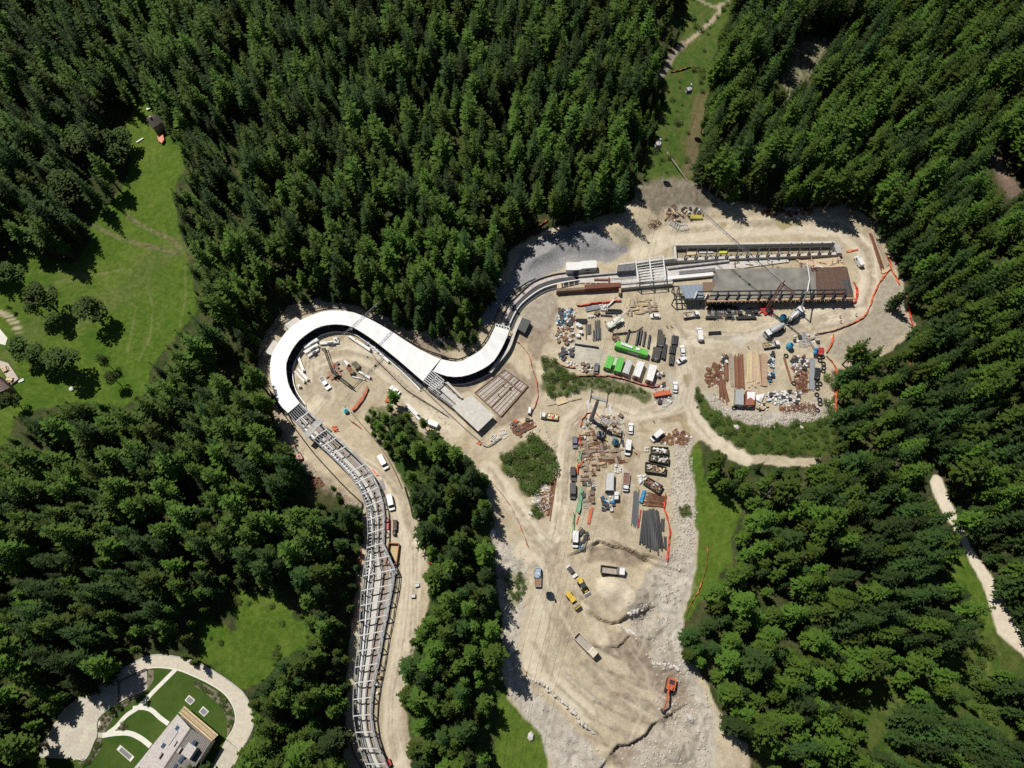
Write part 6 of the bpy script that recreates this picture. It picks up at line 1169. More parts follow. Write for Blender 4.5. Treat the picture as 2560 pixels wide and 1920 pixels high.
for tl, q, rz, v_m, z, lb in ((tE, (1545, 630), 0, HV, None, 'worker in a yellow vest walking beside another in the pipe yard'), (tE, (1600, 628), 2.4, HV, None, 'worker in a yellow vest standing above the pipe stacks in the yard'), (tF, (912, 562), 1, HV, None, 'worker in a yellow vest crossing the yard beside the laid out timber'), (tF, (1915, 232), 3, HO, None, 'worker in an orange vest on the yard above another in orange'), (tF, (1920, 285), 1, HO, None, 'worker in an orange vest closest to the orange net'), (tV, (260, 492), 2, HV, None, 'worker walking alone along the orange net by the start house'), (tI, (1590, 290), 1, HV, None, 'worker in a yellow vest walking at the road fork'), (tI, (1385, 540), 3, HV, None, 'worker in a yellow vest beside the open door of the white van'), (tI, (1413, 600), 2, HO, None, 'worker in an orange vest walking past the white van'),
                          (tS, (1068, 712), 1, HV, .5, 'worker in a yellow vest on the pale start straight'), (tS, (1415, 772), 2, HO, 4.2, 'worker in an orange vest at the pump hose on the slab'), (tS, (1445, 768), .5, HO, 4.2, 'worker in an orange vest kneading fresh concrete near the rebar'), (tS, (1425, 752), 4, HO, 4.2, 'worker in an orange vest on the plywood deck'), (tS, (1100, 720), 4, HO, .5, 'worker in an orange vest on the pale start straight'), (tB, (950, 975), 1, HO, .4, 'worker in an orange vest on the brown rebar slab'), (tB, (1010, 1000), 2, HO, .4, 'worker in an orange vest crossing the mesh of the rebar slab'), (tB, (905, 1060), 4, HO, .4, 'worker in an orange vest at the strip beam of the rebar slab')):
    person(tl(q)[0], rz, v_m, HW, lb, z)
# ------------------------------------------------------------------ containers, cabins, skips, tanks
def container(name, tl, q, z, m, label, cat='container', ribs=6, roofm=None, door=None):
    P = Zs(tl(*q), z); c_ = sum(P, Vector()) / 4; g0 = hgt(c_.x, c_.y); t = thing(name, label, cat, (c_.x, c_.y, g0), 0, None, True); z += g0
    MB().slab([tuple((c_ + (p - c_) * .985).xy) for p in P], g0 - .05, z - .08).build('body', m, t); MB().slab([tuple(p.xy) for p in P], z - .08, z).build('roof', roofm or m, t)
    for k in range(1, ribs): a, b = P[0].lerp(P[1], k / ribs), P[3].lerp(P[2], k / ribs); a.z = b.z = z + .02; MB().bar(a, b, .1, .07).build('roof_rib', roofm or m, t)
    for i in range(4): MB().bar((P[i].x, P[i].y, g0), (P[i].x, P[i].y, z - .1), .16, .16).build('corner_post', m, t)
    a, b = P[2].lerp(P[3], .25), P[2].lerp(P[3], .6); MB().bar((a.x, a.y, g0 + 1.05), (b.x, b.y, g0 + 1.05), .12, 1.9).build('door', door or LGREY, t); return t
container('container', tE, ((985,790),(1345,905),(1330,962),(958,850)), 2.7, GREEN, 'long bright green container with white units on its roof', ribs=14)
t = [o for o in C.objects if o.get('label', '').startswith('long bright green')][0]
for q, h in (((1028,812),(1165,862),(1155,885),(1020,835)), .5), (((1200,868),(1245,878),(1240,905),(1195,895)), .35): MB().slab([tuple(p.xy) for p in Zs(tE(*q), 3.0)], 2.72 + ORG[t].z, 2.72 + h + ORG[t].z).build('roof_unit', OFFW, t)
container('container', tE, ((880,958),(948,980),(905,1112),(830,1090)), 2.6, GREEN, 'short green container beside the slate grey car', ribs=5); container('container', tE, ((1000,975),(1068,995),(1020,1152),(945,1130)), 2.6, GREEN, 'short green container beside the pale grey cabin', ribs=5)
container('container', tE, ((950,985),(990,992),(962,1075),(922,1068)), 2.2, mat('pale_green_sheet', (.42, .55, .36), .5, .1, 2), 'narrow pale green cabin squeezed between the two short green containers', 'cabin', 3)
container('site_cabin', tE, ((1095,1005),(1162,1030),(1112,1180),(1040,1152)), 2.6, LGREY, 'pale grey site cabin beside the short green container', 'cabin', 4); container('site_cabin', tE, ((1215,1025),(1300,1040),(1240,1215),(1165,1190)), 2.8, P_WHITE, 'white site cabin beside the pale grey cabin', 'cabin', 2, door=BROWN); container('site_cabin', tE, ((1355,1060),(1445,1080),(1390,1260),(1315,1235)), 2.8, P_WHITE, 'white site cabin with small tanks at its side, last of its row', 'cabin', 2, door=BROWN)
container('container', tF, ((785,1020),(872,1020),(870,1190),(778,1180)), 2.6, mat('grey_green_sheet', (.34, .36, .35), .5, .12, 2), 'grey ridged container at the lower edge of the scrap yard', ribs=3)
t = container('container', tF, ((905,1030),(992,1040),(985,1190),(888,1190)), 2.6, mat('brick_red', (.30, .10, .06), .6, .15, 2), 'brick red container half covered by a white tarpaulin', ribs=3)
P = Zs(tF((905,1045),(992,1045),(990,1140),(940,1105),(912,1130)), 2.65); MB().slab([tuple(p.xy) for p in P], 2.6 + ORG[t].z, 2.66 + ORG[t].z).build('tarpaulin', SACK, t)
one('tarpaulin', MB().add([at(*p, z) for p, z in zip(tF((995,1085),(1040,1075),(1100,1060),(1085,1110),(1060,1165),(1030,1145),(1005,1130),(1050,1110)), (.5, .9, .3, .8, .25, .7, .4, 1.1))], [(0, 1, 7), (1, 2, 7), (2, 3, 7), (3, 4, 7), (4, 5, 7), (5, 6, 7), (6, 0, 7)]), SACK, 'crumpled white tarpaulin on the ground beside the brick red container', 'tarpaulin')
t = container('site_office', tI, ((1132,800),(1206,800),(1200,970),(1124,970)), 2.7, LGREY, 'pale grey site office with blue end panel in the middle yard', 'cabin', 3)
MB().slab([tuple(p.xy) for p in Zs(tI((1128,972),(1200,972),(1198,985),(1128,985)), 1.2)], ORG[t].z, 1.9 + ORG[t].z).build('end_panel', mat('deep_blue', (.02, .09, .25), .5, .15, 3), t)
for y, lb in ((1000, 'white portable toilet standing against the site office'), (1040, 'white portable toilet next to the first, farther from the site office')): container('portable_toilet', tI, ((1212, y - 15), (1250, y - 15), (1248, y + 18), (1210, y + 18)), 2.2, P_WHITE, lb, 'toilet', 2)
container('sheet_stack', tF, ((1655,782),(1712,790),(1692,905),(1645,900)), 1.3, BLACK, 'black flat panel stack between the tyres and the long grey sheets', 'panels', 4)
for q, lb in ((((1575,535),(1742,545),(1745,612),(1575,602)), 'dark green skip full of white sacks and junk, first of three beside the scrap heap'), (((1560,612),(1750,640),(1745,706),(1555,672)), 'dark green skip in the middle of three, full of pale rubble'), (((1520,690),(1722,742),(1715,812),(1520,782)), 'dark green skip full of yellowish wood waste'), (((1540,840),(1692,930),(1650,1002),(1500,900)), 'dark green skip standing askew with rusty scrap inside')):
    P = Zs(tI(*q), 1.6); c_ = sum(P, Vector()) / 4; t = thing('skip_container', lb, 'skip', (c_.x, c_.y, hgt(c_.x, c_.y)), 0, None, True); g0 = ORG[t].z
    for i in range(4): a, b = P[i], P[(i + 1) % 4]; MB().bar((a.x, a.y, g0 + .85), (b.x, b.y, g0 + .85), .18, 1.6).build('side', DGREEN, t)
    MB().slab([tuple((c_ + (p - c_) * .95).xy) for p in P], g0 + .05, g0 + .75).build('floor', BROWN, t)
    cm = (SACK, ROCK, WOODY, RUST)[0 if 'sacks' in lb else 1 if 'rubble' in lb else 2 if 'wood' in lb else 3]
    for k in range(16):
        u, v = RNG.uniform(.1, .9), RNG.uniform(.15, .85); p = P[0].lerp(P[1], u).lerp(P[3].lerp(P[2], u), v); MB().box(p.x, p.y, g0 + 1.0 + RNG.uniform(0, .4), RNG.uniform(.4, 1.6), RNG.uniform(.2, .7), RNG.uniform(.2, .6), RNG.uniform(0, 3)).build('junk', cm if k % 3 else (PLANK, LGREY, BLACK)[k % 9 // 3], t)
def silo(tl, q, label, m, r=1.15, h=3.2):
    p = on(*tl(q)[0]); t = thing('tank', label, 'tank', tuple(p), 0); MB().tube([(0, 0, .1), (0, 0, .4), (0, 0, h * .72), (0, 0, h * .92), (0, 0, h)], [r * .9, r, r, r * .55, r * .25], 16).build('shell', m, t); MB().cyl((0, 0, h), (0, 0, h + .18), r * .3, r * .3, 10).build('lid', GLASS, t)
    for k in range(3): a = k * 2.1; MB().bar((math.cos(a) * r, math.sin(a) * r, 0), (math.cos(a) * r, math.sin(a) * r, h * .7), .14, .14).build('leg', STEEL, t)
silo(tF, (1285, 255), 'round blue tank beside the striped concrete mixer', BLUE); silo(tF, (1358, 565), 'round blue tank beside the flatbed truck with the yellow box', BLUE); silo(tI, (1215, 505), 'dark teal ribbed tank among the timber below the pylon', TEAL, 1.2, 2.2); silo(tG, (893, 195), 'small turquoise tank at the end of the orange net pile', mat('turquoise', (.05, .50, .58), .5, .1, 3), .8, 1.8); silo(tE, (1450, 1200), 'small white tank against the last white cabin', OFFW, .7, 2.4); silo(tE, (1500, 1180), 'small white tank standing apart from the last white cabin', OFFW, .65, 1.6)
P0 = on(*tI((1068, 435))[0]); t = thing('machine_cabin', 'dark slate machine cabin with a yellow arm below the pylon', 'machine', tuple(P0), -.25); hull(2.6, 2.2, .3, 0, .5, 2.2, .9, .9).build('cabin', P_SLATE, t); hull(2.3, 1.9, .3, 0, 2.2, 2.35).build('roof', P_SLATE, t); MB().bar((1.0, -.5, 1.2), (2.8, -1.3, .5), .4, .4).build('arm', YELLOW, t); MB().box(0, 0, .3, 2.4, 2.0, .5).build('base', BLACK, t)

# ------------------------------------------------------------------ pipes, beams, timber
def rods(name, tl, a0, a1, b0, b1, n, r, m, label, cat, group, layers=1, jit=.06, square=False, hollow=True):
    A0, A1, B0, B1 = [on(*tl(q)[0]) for q in (a0, a1, b0, b1)]
    for L in range(layers):
        k_ = n - L
        for k in range(k_):
            f = (k + .5 + L * .5) / n; p, q = A0.lerp(A1, f), B0.lerp(B1, f); j = RNG.uniform(-jit, jit); d = q - p; p = p - d * j + Vector((0, 0, r * (1 + 1.75 * L) + .05)); q = q + d * RNG.uniform(-jit, jit) + Vector((0, 0, r * (1 + 1.75 * L) + .05)); p.z = max(p.z, hgt(p.x, p.y) + r * (1 + 1.75 * L)); q.z = max(q.z, hgt(q.x, q.y) + r * (1 + 1.75 * L))
            one(name, MB().bar(p, q, r * 2, r * 2) if square else (MB().pipe(p, q, r) if hollow else MB().cyl(p, q, r, r, 6)), m, label, cat, group)
BP = lambda tl, a0, a1, b0, b1, n, where, r=.3, L=1, m=None: rods('pipe', tl, a0, a1, b0, b1, n, r, m or BLACK, 'black plastic pipe ' + where, 'pipe', 'black pipes ' + where, L)
rods('pipe', tC, (1120,885),(1122,940),(1275,870),(1280,905), 4, .28, GREYP, 'grey steel pipe in the row below the orange net', 'pipe', 'grey pipes below the orange net')
BP(tC, (1370,900),(1270,990),(1520,905),(1390,1000), 3, 'stacked lengthwise beside the rust coloured box'); BP(tC, (1340,930),(1340,960),(1510,925),(1500,955), 2, 'lying behind the mobile crane boom')
BP(tC, (1020,1010),(1025,1062),(1138,1012),(1140,1064), 4, 'in the short row beside the white tanks', .26); BP(tC, (1140,1070),(1180,1070),(1140,1172),(1182,1175), 4, 'in the short upright block', .2); BP(tC, (1195,1135),(1290,1110),(1195,1242),(1290,1235), 4, 'in the staggered upright row', .28, 1); BP(tC, (1215,1040),(1280,1030),(1220,1230),(1270,1225), 3, 'longest of the staggered upright row', .26)
BP(tC, (1000,1272),(1000,1290),(1275,1312),(1275,1328), 1, 'lying alone across the pale concrete', .32); BP(tC, (1115,1040),(1135,1040),(1122,1238),(1138,1238), 1, 'standing apart as a thin single line', .16)
for a, b in (((1590,1130),(1552,1258)), ((1690,1132),(1660,1288)), ((1716,1135),(1692,1290)), ((1757,1157),(1733,1308)), ((1806,1190),(1786,1330))): BP(tC, (a[0] - 9, a[1]), (a[0] + 9, a[1]), (b[0] - 9, b[1]), (b[0] + 9, b[1]), 1, 'laid slantwise on bearers behind the long green container', .42)
for q, w_ in ((((2035,1190),(2112,1205),(2030,1290),(2100,1300)), 'in the topmost bundle beside the white saloon car'), (((2015,1300),(2090,1310),(2005,1385),(2075,1395)), 'in the middle bundle beside the white saloon car'), (((2015,1405),(2072,1410),(2005,1500),(2055,1505)), 'in the lowest bundle beside the slanting hatchback'), (((1940,1290),(1990,1295),(1920,1440),(1970,1450)), 'in the bundle next to the tall pallet stack'), (((1895,1135),(1935,1140),(1885,1230),(1920,1235)), 'on top of the tall pallet stack')): BP(tC, q[0], q[1], q[2], q[3], 4, w_, .3, 2)
for q, lb in ((((1900,1150),(1970,1175),(1955,1300),(1880,1290)), 'upper dark pallet stack in the pipe yard'), (((1850,1305),(1930,1320),(1905,1440),(1825,1430)), 'lower dark slatted pallet stack in the pipe yard')): container('pallet_stack', tC, q, 1.7, mat('dark_slats', (.085, .075, .065), .8, .35, 3), lb, 'pallets', 12)
rods('pipe', tI, (1490,1175),(1640,1170),(1450,1500),(1700,1560), 15, .26, BLACK, 'long black steel pipe in the fan shaped pile beside the red fence', 'pipe', 'long black pipes in the fan shaped pile', 1, .05); rods('pipe', tI, (1530,1180),(1620,1180),(1510,1540),(1650,1600), 7, .26, mat('charcoal_pipe', (.06, .062, .066), .45, .25, 3, 0, 0, .2), 'long charcoal pipe on top of the fan shaped pile', 'pipe', 'charcoal pipes on the fan shaped pile', 1, .08)
rods('pipe', tI, (1400,978),(1452,980),(1374,1300),(1440,1335), 9, .15, mat('graphite_pipe', (.085, .087, .092), .5, .2, 3, 0, 0, .2), 'thin graphite pipe in the long straight bundle beside the blue tarpaulin', 'pipe', 'thin graphite pipes in the long bundle'); rods('rebar_bundle', tI, (1545,985),(1495,1130),(1715,1030),(1690,1145), 12, .11, RUST, 'rusty reinforcing bar in the heap above the long black pipes', 'bar', 'rusty bars above the long pipes', 2, .1, False, False)
rods('pipe', tI, (1668,1250),(1704,1252),(1665,1375),(1700,1378), 4, .18, BLACK, 'short black pipe beside the red fence', 'pipe', 'short black pipes beside the red fence'); rods('pipe', tI, (1697,1435),(1722,1435),(1703,1555),(1722,1558), 3, .18, BLACK, 'short black pipe at the foot of the fan shaped pile', 'pipe', 'short black pipes at the foot of the pile'); rods('steel_plate', tI, (1460,1165),(1475,1165),(1436,1338),(1450,1340), 1, .2, RED, 'long red steel strip between the grey bundle and the black pipes', 'beam', None, 1, 0, True)
rods('orange_beam', tI, (965,1150),(998,1152),(940,1300),(965,1303), 3, .17, ORED, 'long orange scaffold beam lying at the end of the green cloth fence', 'beam', 'orange beams by the green cloth fence', 1, .1, True); rods('orange_beam', tI, (850,1222),(860,1225),(828,1302),(838,1305), 1, .2, ORED, 'short orange beam beside the lower end of the green cloth fence', 'beam', None, 1, 0, True)
rods('steel_beam', tE, (1400,1412),(1400,1452),(1582,1385),(1588,1418), 1, .8, ORED, 'thick orange steel beam beside the bushes below the cabins', 'beam', None, 1, 0, True)
rods('steel_beam', tF, (765,650),(860,650),(775,1005),(880,1005), 13, .15, RUST, 'rusty steel beam in the wide upright row of the scrap yard', 'beam', 'rusty beams of the scrap yard row', 1, .07, True); rods('steel_beam', tF, (705,640),(760,640),(730,1000),(770,1000), 6, .14, PLANK, 'grey brown beam at the edge of the wide row in the scrap yard', 'beam', 'grey brown beams of the scrap yard', 1, .06, True)
rods('plank', tF, (905,640),(1035,630),(900,960),(1060,975), 10, .2, WOODY, 'pale plank laid on the sandy floor of the scrap yard', 'plank', 'pale planks of the scrap yard', 1, .12, True); rods('plank', tF, (1062,640),(1120,640),(1068,985),(1120,990), 5, .24, TIMBER, 'tan plank in the tight row beside the spare parts line', 'plank', 'tan planks beside the spare parts line', 1, .02, True)
rods('steel_beam', tF, (1040,640),(1050,640),(1052,960),(1060,960), 1, .14, RUST, 'single long rusty beam beside the tan planks', 'beam', None, 1, 0, True); rods('steel_beam', tF, (1295,670),(1318,660),(1385,960),(1402,960), 2, .18, RUST, 'long slanting rusty beam across the scrap yard floor', 'beam', 'slanting rusty beams', 1, .03, True)
rods('steel_sheet', tF, (1590,690),(1640,690),(1580,1030),(1640,1040), 6, .2, GREYP, 'long grey steel profile beside the black panels and tyres', 'beam', 'long grey profiles of the scrap yard', 1, .05, True); rods('steel_beam', tF, (600,900),(640,890),(600,1130),(720,1160), 7, .17, RUST, 'rusty beam in the lower corner heap of the scrap yard', 'beam', 'rusty beams in the lower corner heap', 1, .18, True); rods('steel_beam', tF, (650,740),(700,730),(660,960),(700,900), 5, .17, RUST, 'rusty beam left of the wide row in the scrap yard', 'beam', 'rusty beams left of the wide row', 1, .12, True)
rods('timber_beam', tS, (1870,485),(1890,485),(1960,770),(1990,760), 3, .2, RUST, 'long rusty rail lying at the bend of the upper road', 'beam', 'rusty rails at the upper road bend', 1, .05, True); rods('timber_beam', tS, (1910,490),(1935,520),(2000,720),(2040,750), 4, .17, PLANK, 'long weathered timber lying at the bend of the upper road', 'beam', 'weathered timbers at the upper road bend', 1, .12, True); rods('plank', tS, (1960,790),(1980,805),(2030,765),(2040,775), 4, .18, WOODY, 'short pale plank beside the orange net at the upper road', 'plank', 'short pale planks at the upper road', 1, .1, True)
rods('timber_beam', tE, (275,1460),(290,1540),(385,1435),(412,1500), 7, .2, WOODY, 'pale timber in the stack beside the orange jackets on the bank', 'timber', 'pale timbers stacked on the bank', 1, .06, True); rods('timber_beam', tE, (170,1540),(172,1548),(520,1470),(630,1445), 1, .14, PLANK, 'long thin pole lying along the top of the bank', 'pole', None, 1, 0, True)
rods('steel_beam', tI, (590,850),(650,790),(540,1230),(580,1240), 4, .16, RUST, 'long rusty beam along the edge of the thicket', 'beam', 'rusty beams along the thicket', 1, .1, True); rods('steel_beam', tB, (1040,1380),(1080,1440),(1180,1290),(1260,1350), 6, .2, RUST, 'rusty beam in the heap above the thicket', 'beam', 'rusty beams above the thicket', 1, .15, True)
rods('steel_tube', tG, (1215,865),(1255,860),(1250,965),(1285,960), 5, .1, STEEL, 'grey scaffold tube lying beside the lower track road', 'tube', 'scaffold tubes by the lower track road', 1, .08, False, False); rods('steel_beam', tG, (1140,770),(1155,765),(1190,830),(1215,825), 3, .18, ORED, 'short orange form panel beside the track frames', 'beam', 'orange form panels by the track', 1, .05, True)
rods('steel_beam', tG, (1292,1270),(1330,1270),(1292,1360),(1330,1362), 3, .22, RED, 'dark red steel girder beside the track frames', 'beam', 'dark red girders by the track', 1, .04, True)
for q, lb in ((((1352,1262),(1388,1262),(1386,1358),(1350,1358)), 'brown steel box on the lower track road'), (((1342,1372),(1372,1366),(1376,1400),(1350,1408)), 'small dark steel box below the brown one on the lower track road')): container('steel_box', tG, q, 1.5, mat('brown_box', (.10, .06, .05), .7, .3, 3), lb, 'box', 2)
P = Zs(tG((1310,1490),(1410,1495),(1385,1700),(1280,1700)), 1.5); t = thing('form_tray', 'long open orange brown steel tray beside the track frames', 'tray', (P[0].x, P[0].y, 0), 0, None, True)
for i in range(4): MB().bar((P[i].x, P[i].y, .75), (P[(i + 1) % 4].x, P[(i + 1) % 4].y, .75), .25, 1.5).build('side', mat('orange_rust', (.32, .12, .05), .7, .3, 3), t)
MB().slab([tuple(p.xy) for p in P], -.1, .12).build('floor', TIMBER, t)
container('red_crate', tH, ((425,1605),(455,1595),(470,1635),(440,1650)), 1.5, RED, 'red steel crate beside the low end of the track', 'crate', 2)
# white wrapped panel packs inside the horseshoe
for q, h, lb in ((((540,760),(695,665),(720,690),(560,785)), 1.6, 'large white wrapped pack uppermost of the three close together under the horseshoe roof'), (((545,820),(700,730),(722,750),(570,845)), 1.4, 'white wrapped pack in the middle of the three under the horseshoe roof'), (((590,865),(720,785),(722,805),(605,888)), .9, 'flat white wrapped pack lowest of the three under the horseshoe roof'), (((730,712),(950,692),(955,722),(735,742)), .9, 'long white pack lying across the top of the horseshoe yard'), (((888,660),(935,655),(938,690),(890,695)), 1.0, 'short white box on the long white pack'), (((1060,650),(1085,638),(1325,790),(1305,815)), 1.2, 'very long white pack along the straight roof'), (((468,880),(495,872),(562,1040),(535,1060)), .9, 'long white pack beside the inner kerb of the bend'), (((470,1025),(492,1015),(610,1140),(585,1160)), .9, 'white pack on the horseshoe yard parallel to a narrower one'), (((438,1055),(450,1045),(570,1165),(550,1185)), .8, 'narrow white pack on the horseshoe yard'), (((1180,1060),(1200,1048),(1325,1115),(1305,1138)), .9, 'white pack beside the crane shadow on the horseshoe yard'), (((1105,1115),(1110,1105),(1255,1135),(1250,1150)), .5, 'thin white strip pack beside the crane'), (((1005,930),(1030,922),(1075,965),(1045,985)), 1.3, 'small white box beside the crate of rusty parts'), (((470,1215),(500,1195),(520,1225),(490,1240)), .9, 'small pale box alone on the horseshoe yard'), (((1420,855),(1435,845),(1535,935),(1520,950)), 1.0, 'grey white crate beside the straight roof')):
    container('panel_pack', tA, q, h, SACK, lb, 'pack', 3)
for q, h, lb in ((((45,1150),(75,1135),(175,1235),(145,1255)), 1.2, 'long white pack beside the trees on the middle site road'), (((140,1260),(160,1252),(218,1300),(195,1315)), 1.1, 'short white pack in front of the white van')): container('panel_pack', tB, q, h, SACK, lb, 'pack', 3)
for q, lb in ((((1040,1010),(1090,1000),(1140,1060),(1085,1085)), 'open crate of rusty parts in the horseshoe yard'), (((1100,960),(1150,930),(1200,985),(1150,1030)), 'green brown crate beside the rusty one in the horseshoe yard')): container('parts_crate', tA, q, 1.1, RUST if 'open' in lb else mat('green_brown', (.12, .11, .07), .8, .3, 3), lb, 'crate', 5)
container('grey_box', tI, ((362,150),(388,148),(382,208),(356,205)), 1.4, P_WHITE, 'small white box beside the orange net near the rebar slab', 'box', 2)
P = Zs(tI((1490,965),(1530,972),(1492,1095),(1455,1085)), .9); c_ = sum(P, Vector()) / 4; t = thing('tarpaulin_bundle', 'bright blue tarpaulin bundle beside the rusty bars', 'tarpaulin', (c_.x, c_.y, hgt(c_.x, c_.y)), 0, None, True)
for k in range(5): f = k / 5; MB().prism([P[0].lerp(P[3], f) - Vector((0, 0, .9)), P[1].lerp(P[2], f) - Vector((0, 0, .9)), P[1].lerp(P[2], f + .21) - Vector((0, 0, .9)), P[0].lerp(P[3], f + .21) - Vector((0, 0, .9))], [P[0].lerp(P[1], .25).lerp(P[3].lerp(P[2], .25), f) + Vector((0, 0, (k % 2) * .2)), P[0].lerp(P[1], .75).lerp(P[3].lerp(P[2], .75), f) + Vector((0, 0, (k % 3) * .1)), P[0].lerp(P[1], .75).lerp(P[3].lerp(P[2], .75), f + .2), P[0].lerp(P[1], .25).lerp(P[3].lerp(P[2], .25), f + .2)]).build('fold', BLUET, t)

# ------------------------------------------------------------------ small site goods
def kit_pallet():
    m = MB()
    for k in range(5): m.box(0, (k - 2) * .23, .13, 1.2, .17, .04)
    for k in (-1, 0, 1): m.box(k * .5, 0, .06, .1, 1.1, .1)
    return m
def kit_stack():
    m = MB()
    for L in range(3):
        for k in range(3): m.box(RNG.uniform(-.25, .25), (k - 1) * .30, .1 + L * .2, RNG.uniform(2.4, 3.4), .2, .17, RNG.uniform(-.06, .06))
    return m
def kit_sack(): return MB().prism(rr(1.0, .95, .3, 0, 1, 1, 0), rr(1.15, 1.1, .3, 0, 1, 1, .55)).prism(rr(1.15, 1.1, .3, 0, 1, 1, .55), rr(.9, .85, .3, 0, .6, .6, 1.0))
def kit_crate():
    m = MB().box(0, 0, .4, 1.3, 1.0, .7)
    for s_ in (-1, 1): m.box(0, s_ * .52, .45, 1.4, .08, .9).box(s_ * .67, 0, .45, .08, 1.0, .9)
    return m
def kit_frame():
    m = MB()
    for s_ in (-1, 1): m.box(0, s_ * .7, .3, 2.4, .12, .12).box(s_ * 1.15, 0, .3, .12, 1.4, .12)
    return m.box(0, 0, .3, .12, 1.4, .12).box(-.6, 0, .12, .1, 1.3, .24).box(.6, 0, .12, .1, 1.3, .24)
def kit_barrel(): return MB().tube([(0, 0, 0), (0, 0, .05), (0, 0, .45), (0, 0, .85), (0, 0, .9)], [.28, .31, .3, .31, .27], 12)
def kit_tyre():
    m = MB(); n, k_ = 16, 6; vs = [((.58 + .22 * math.cos(b * 6.283 / k_)) * math.cos(a * 6.283 / n), (.58 + .22 * math.cos(b * 6.283 / k_)) * math.sin(a * 6.283 / n), .24 + .24 * math.sin(b * 6.283 / k_)) for a in range(n) for b in range(k_)]
    return m.add(vs, [(a * k_ + b, (a + 1) % n * k_ + b, (a + 1) % n * k_ + (b + 1) % k_, a * k_ + (b + 1) % k_) for a in range(n) for b in range(k_)])
def kit_reel(): return MB().cyl((0, 0, 0), (0, 0, .12), .75, .75, 14).cyl((0, 0, .12), (0, 0, .7), .4, .4, 10).cyl((0, 0, .7), (0, 0, .82), .75, .75, 14)
def kit_ibc(): return MB().box(0, 0, .1, 1.2, 1.0, .16).prism(rr(1.15, .95, .15, 0, 1, 1, .2), rr(1.15, .95, .15, 0, .97, .97, 1.1)).cyl((0, 0, 1.1), (0, 0, 1.18), .2, .2, 8)
def kit_beams():
    m = MB()
    for k in range(4): m.box(RNG.uniform(-.3, .3), (k - 1.5) * .3, .12 + .1 * (k % 2), RNG.uniform(2.2, 3.4), .18, .2, RNG.uniform(-.12, .12))
    return m
def kit_twist():
    m = MB()
    for k in range(5): m.bar((RNG.uniform(-1, 1), RNG.uniform(-.7, .7), .1), (RNG.uniform(-1, 1), RNG.uniform(-.7, .7), RNG.uniform(.2, .8)), .14, .1)
    return m.box(0, 0, .15, 1.0, .7, .25, .4)
KITS = {'pallet': (kit_pallet, TIMBER, 'pallet', 'wooden pallet'), 'plank_stack': (kit_stack, PLANK, 'planks', 'stack of weathered planks'), 'fresh_plank_stack': (kit_stack, WOODY, 'planks', 'stack of fresh pale boards'), 'white_sack': (kit_sack, SACK, 'sack', 'bulging white bulk sack'), 'parts_crate': (kit_crate, BROWN, 'crate', 'brown crate'), 'grey_crate': (kit_crate, LGREY, 'crate', 'pale grey crate'), 'dark_crate': (kit_crate, DARK, 'crate', 'dark steel crate'), 'scaffold_rack': (kit_frame, STEEL, 'frame', 'grey steel frame'), 'rusty_rack': (kit_frame, RUST, 'frame', 'rusty steel frame'), 'barrel': (kit_barrel, BLUET, 'barrel', 'blue barrel'), 'tyre': (kit_tyre, TYRE, 'tyre', 'large black tyre'), 'cable_reel': (kit_reel, TIMBER, 'reel', 'wooden cable reel'), 'liquid_tote': (kit_ibc, OFFW, 'tote', 'white plastic tote'), 'steel_beams': (kit_beams, RUST, 'beams', 'bundle of rusty beams'), 'dark_beams': (kit_beams, DARK, 'beams', 'bundle of black steel bars'), 'scrap_heap': (kit_twist, RUST, 'scrap', 'twisted rusty scrap'), 'white_scrap': (kit_twist, OFFW, 'scrap', 'pale broken scrap'), 'blue_bundle': (kit_sack, BLUET, 'bundle', 'blue wrapped bundle'), 'orange_bundle': (kit_twist, ORANGE, 'net', 'crumpled orange net')}
KM = {k: [v[0]().mesh(k, v[1]) for _ in range(2)] for k, v in KITS.items()}
rk = random.Random(21)
def goods(tl, poly, spec, where, az=None, dmin=.9):
    pl = tl(*poly); d = sdf(pl, 20); a = np.array(pl); got = []
    for kind, n in spec.items():
        c_ = 0; n = int(n * 1.45 + .5); dmin_ = dmin * .8
        for _ in range(n * 30):
            if c_ >= n: break
            px, py = rk.uniform(a[:, 0].min(), a[:, 0].max()), rk.uniform(a[:, 1].min(), a[:, 1].max())
            if look(d, np.array([px]), np.array([py]))[0] < 1: continue
            p = on(px, py)
            if any((p - q).length < dmin_ for q in got): continue
            got.append(p); c_ += 1; o = bpy.data.objects.new(kind, KM[kind][rk.randrange(2)]); C.objects.link(o); o.location = p; o.rotation_euler = (0, 0, (az + rk.choice((0, 1.57)) + rk.uniform(-.15, .15)) if az is not None else rk.uniform(0, 6.28)); s_ = rk.uniform(.5, .95) if kind in ('white_sack', 'liquid_tote', 'white_scrap', 'grey_crate') else rk.uniform(.7, 1.15); o.scale = (s_ * rk.uniform(.85, 1.2), s_, s_)
            tag(o, KITS[kind][3] + ' ' + where, KITS[kind][2], KITS[kind][3] + 's ' + where)
def spot(kind, tl, pts, label, s_=1.0, z=0):
    for q in pts:
        p = on(*tl(q)[0]); o = bpy.data.objects.new(kind, KM[kind][rk.randrange(2)]); C.objects.link(o); o.location = p + Vector((0, 0, z)); o.rotation_euler = (0, 0, rk.uniform(0, 6.28)); o.scale = (s_,) * 3; tag(o, label, KITS[kind][2], label + ' group' if len(pts) > 1 else None)
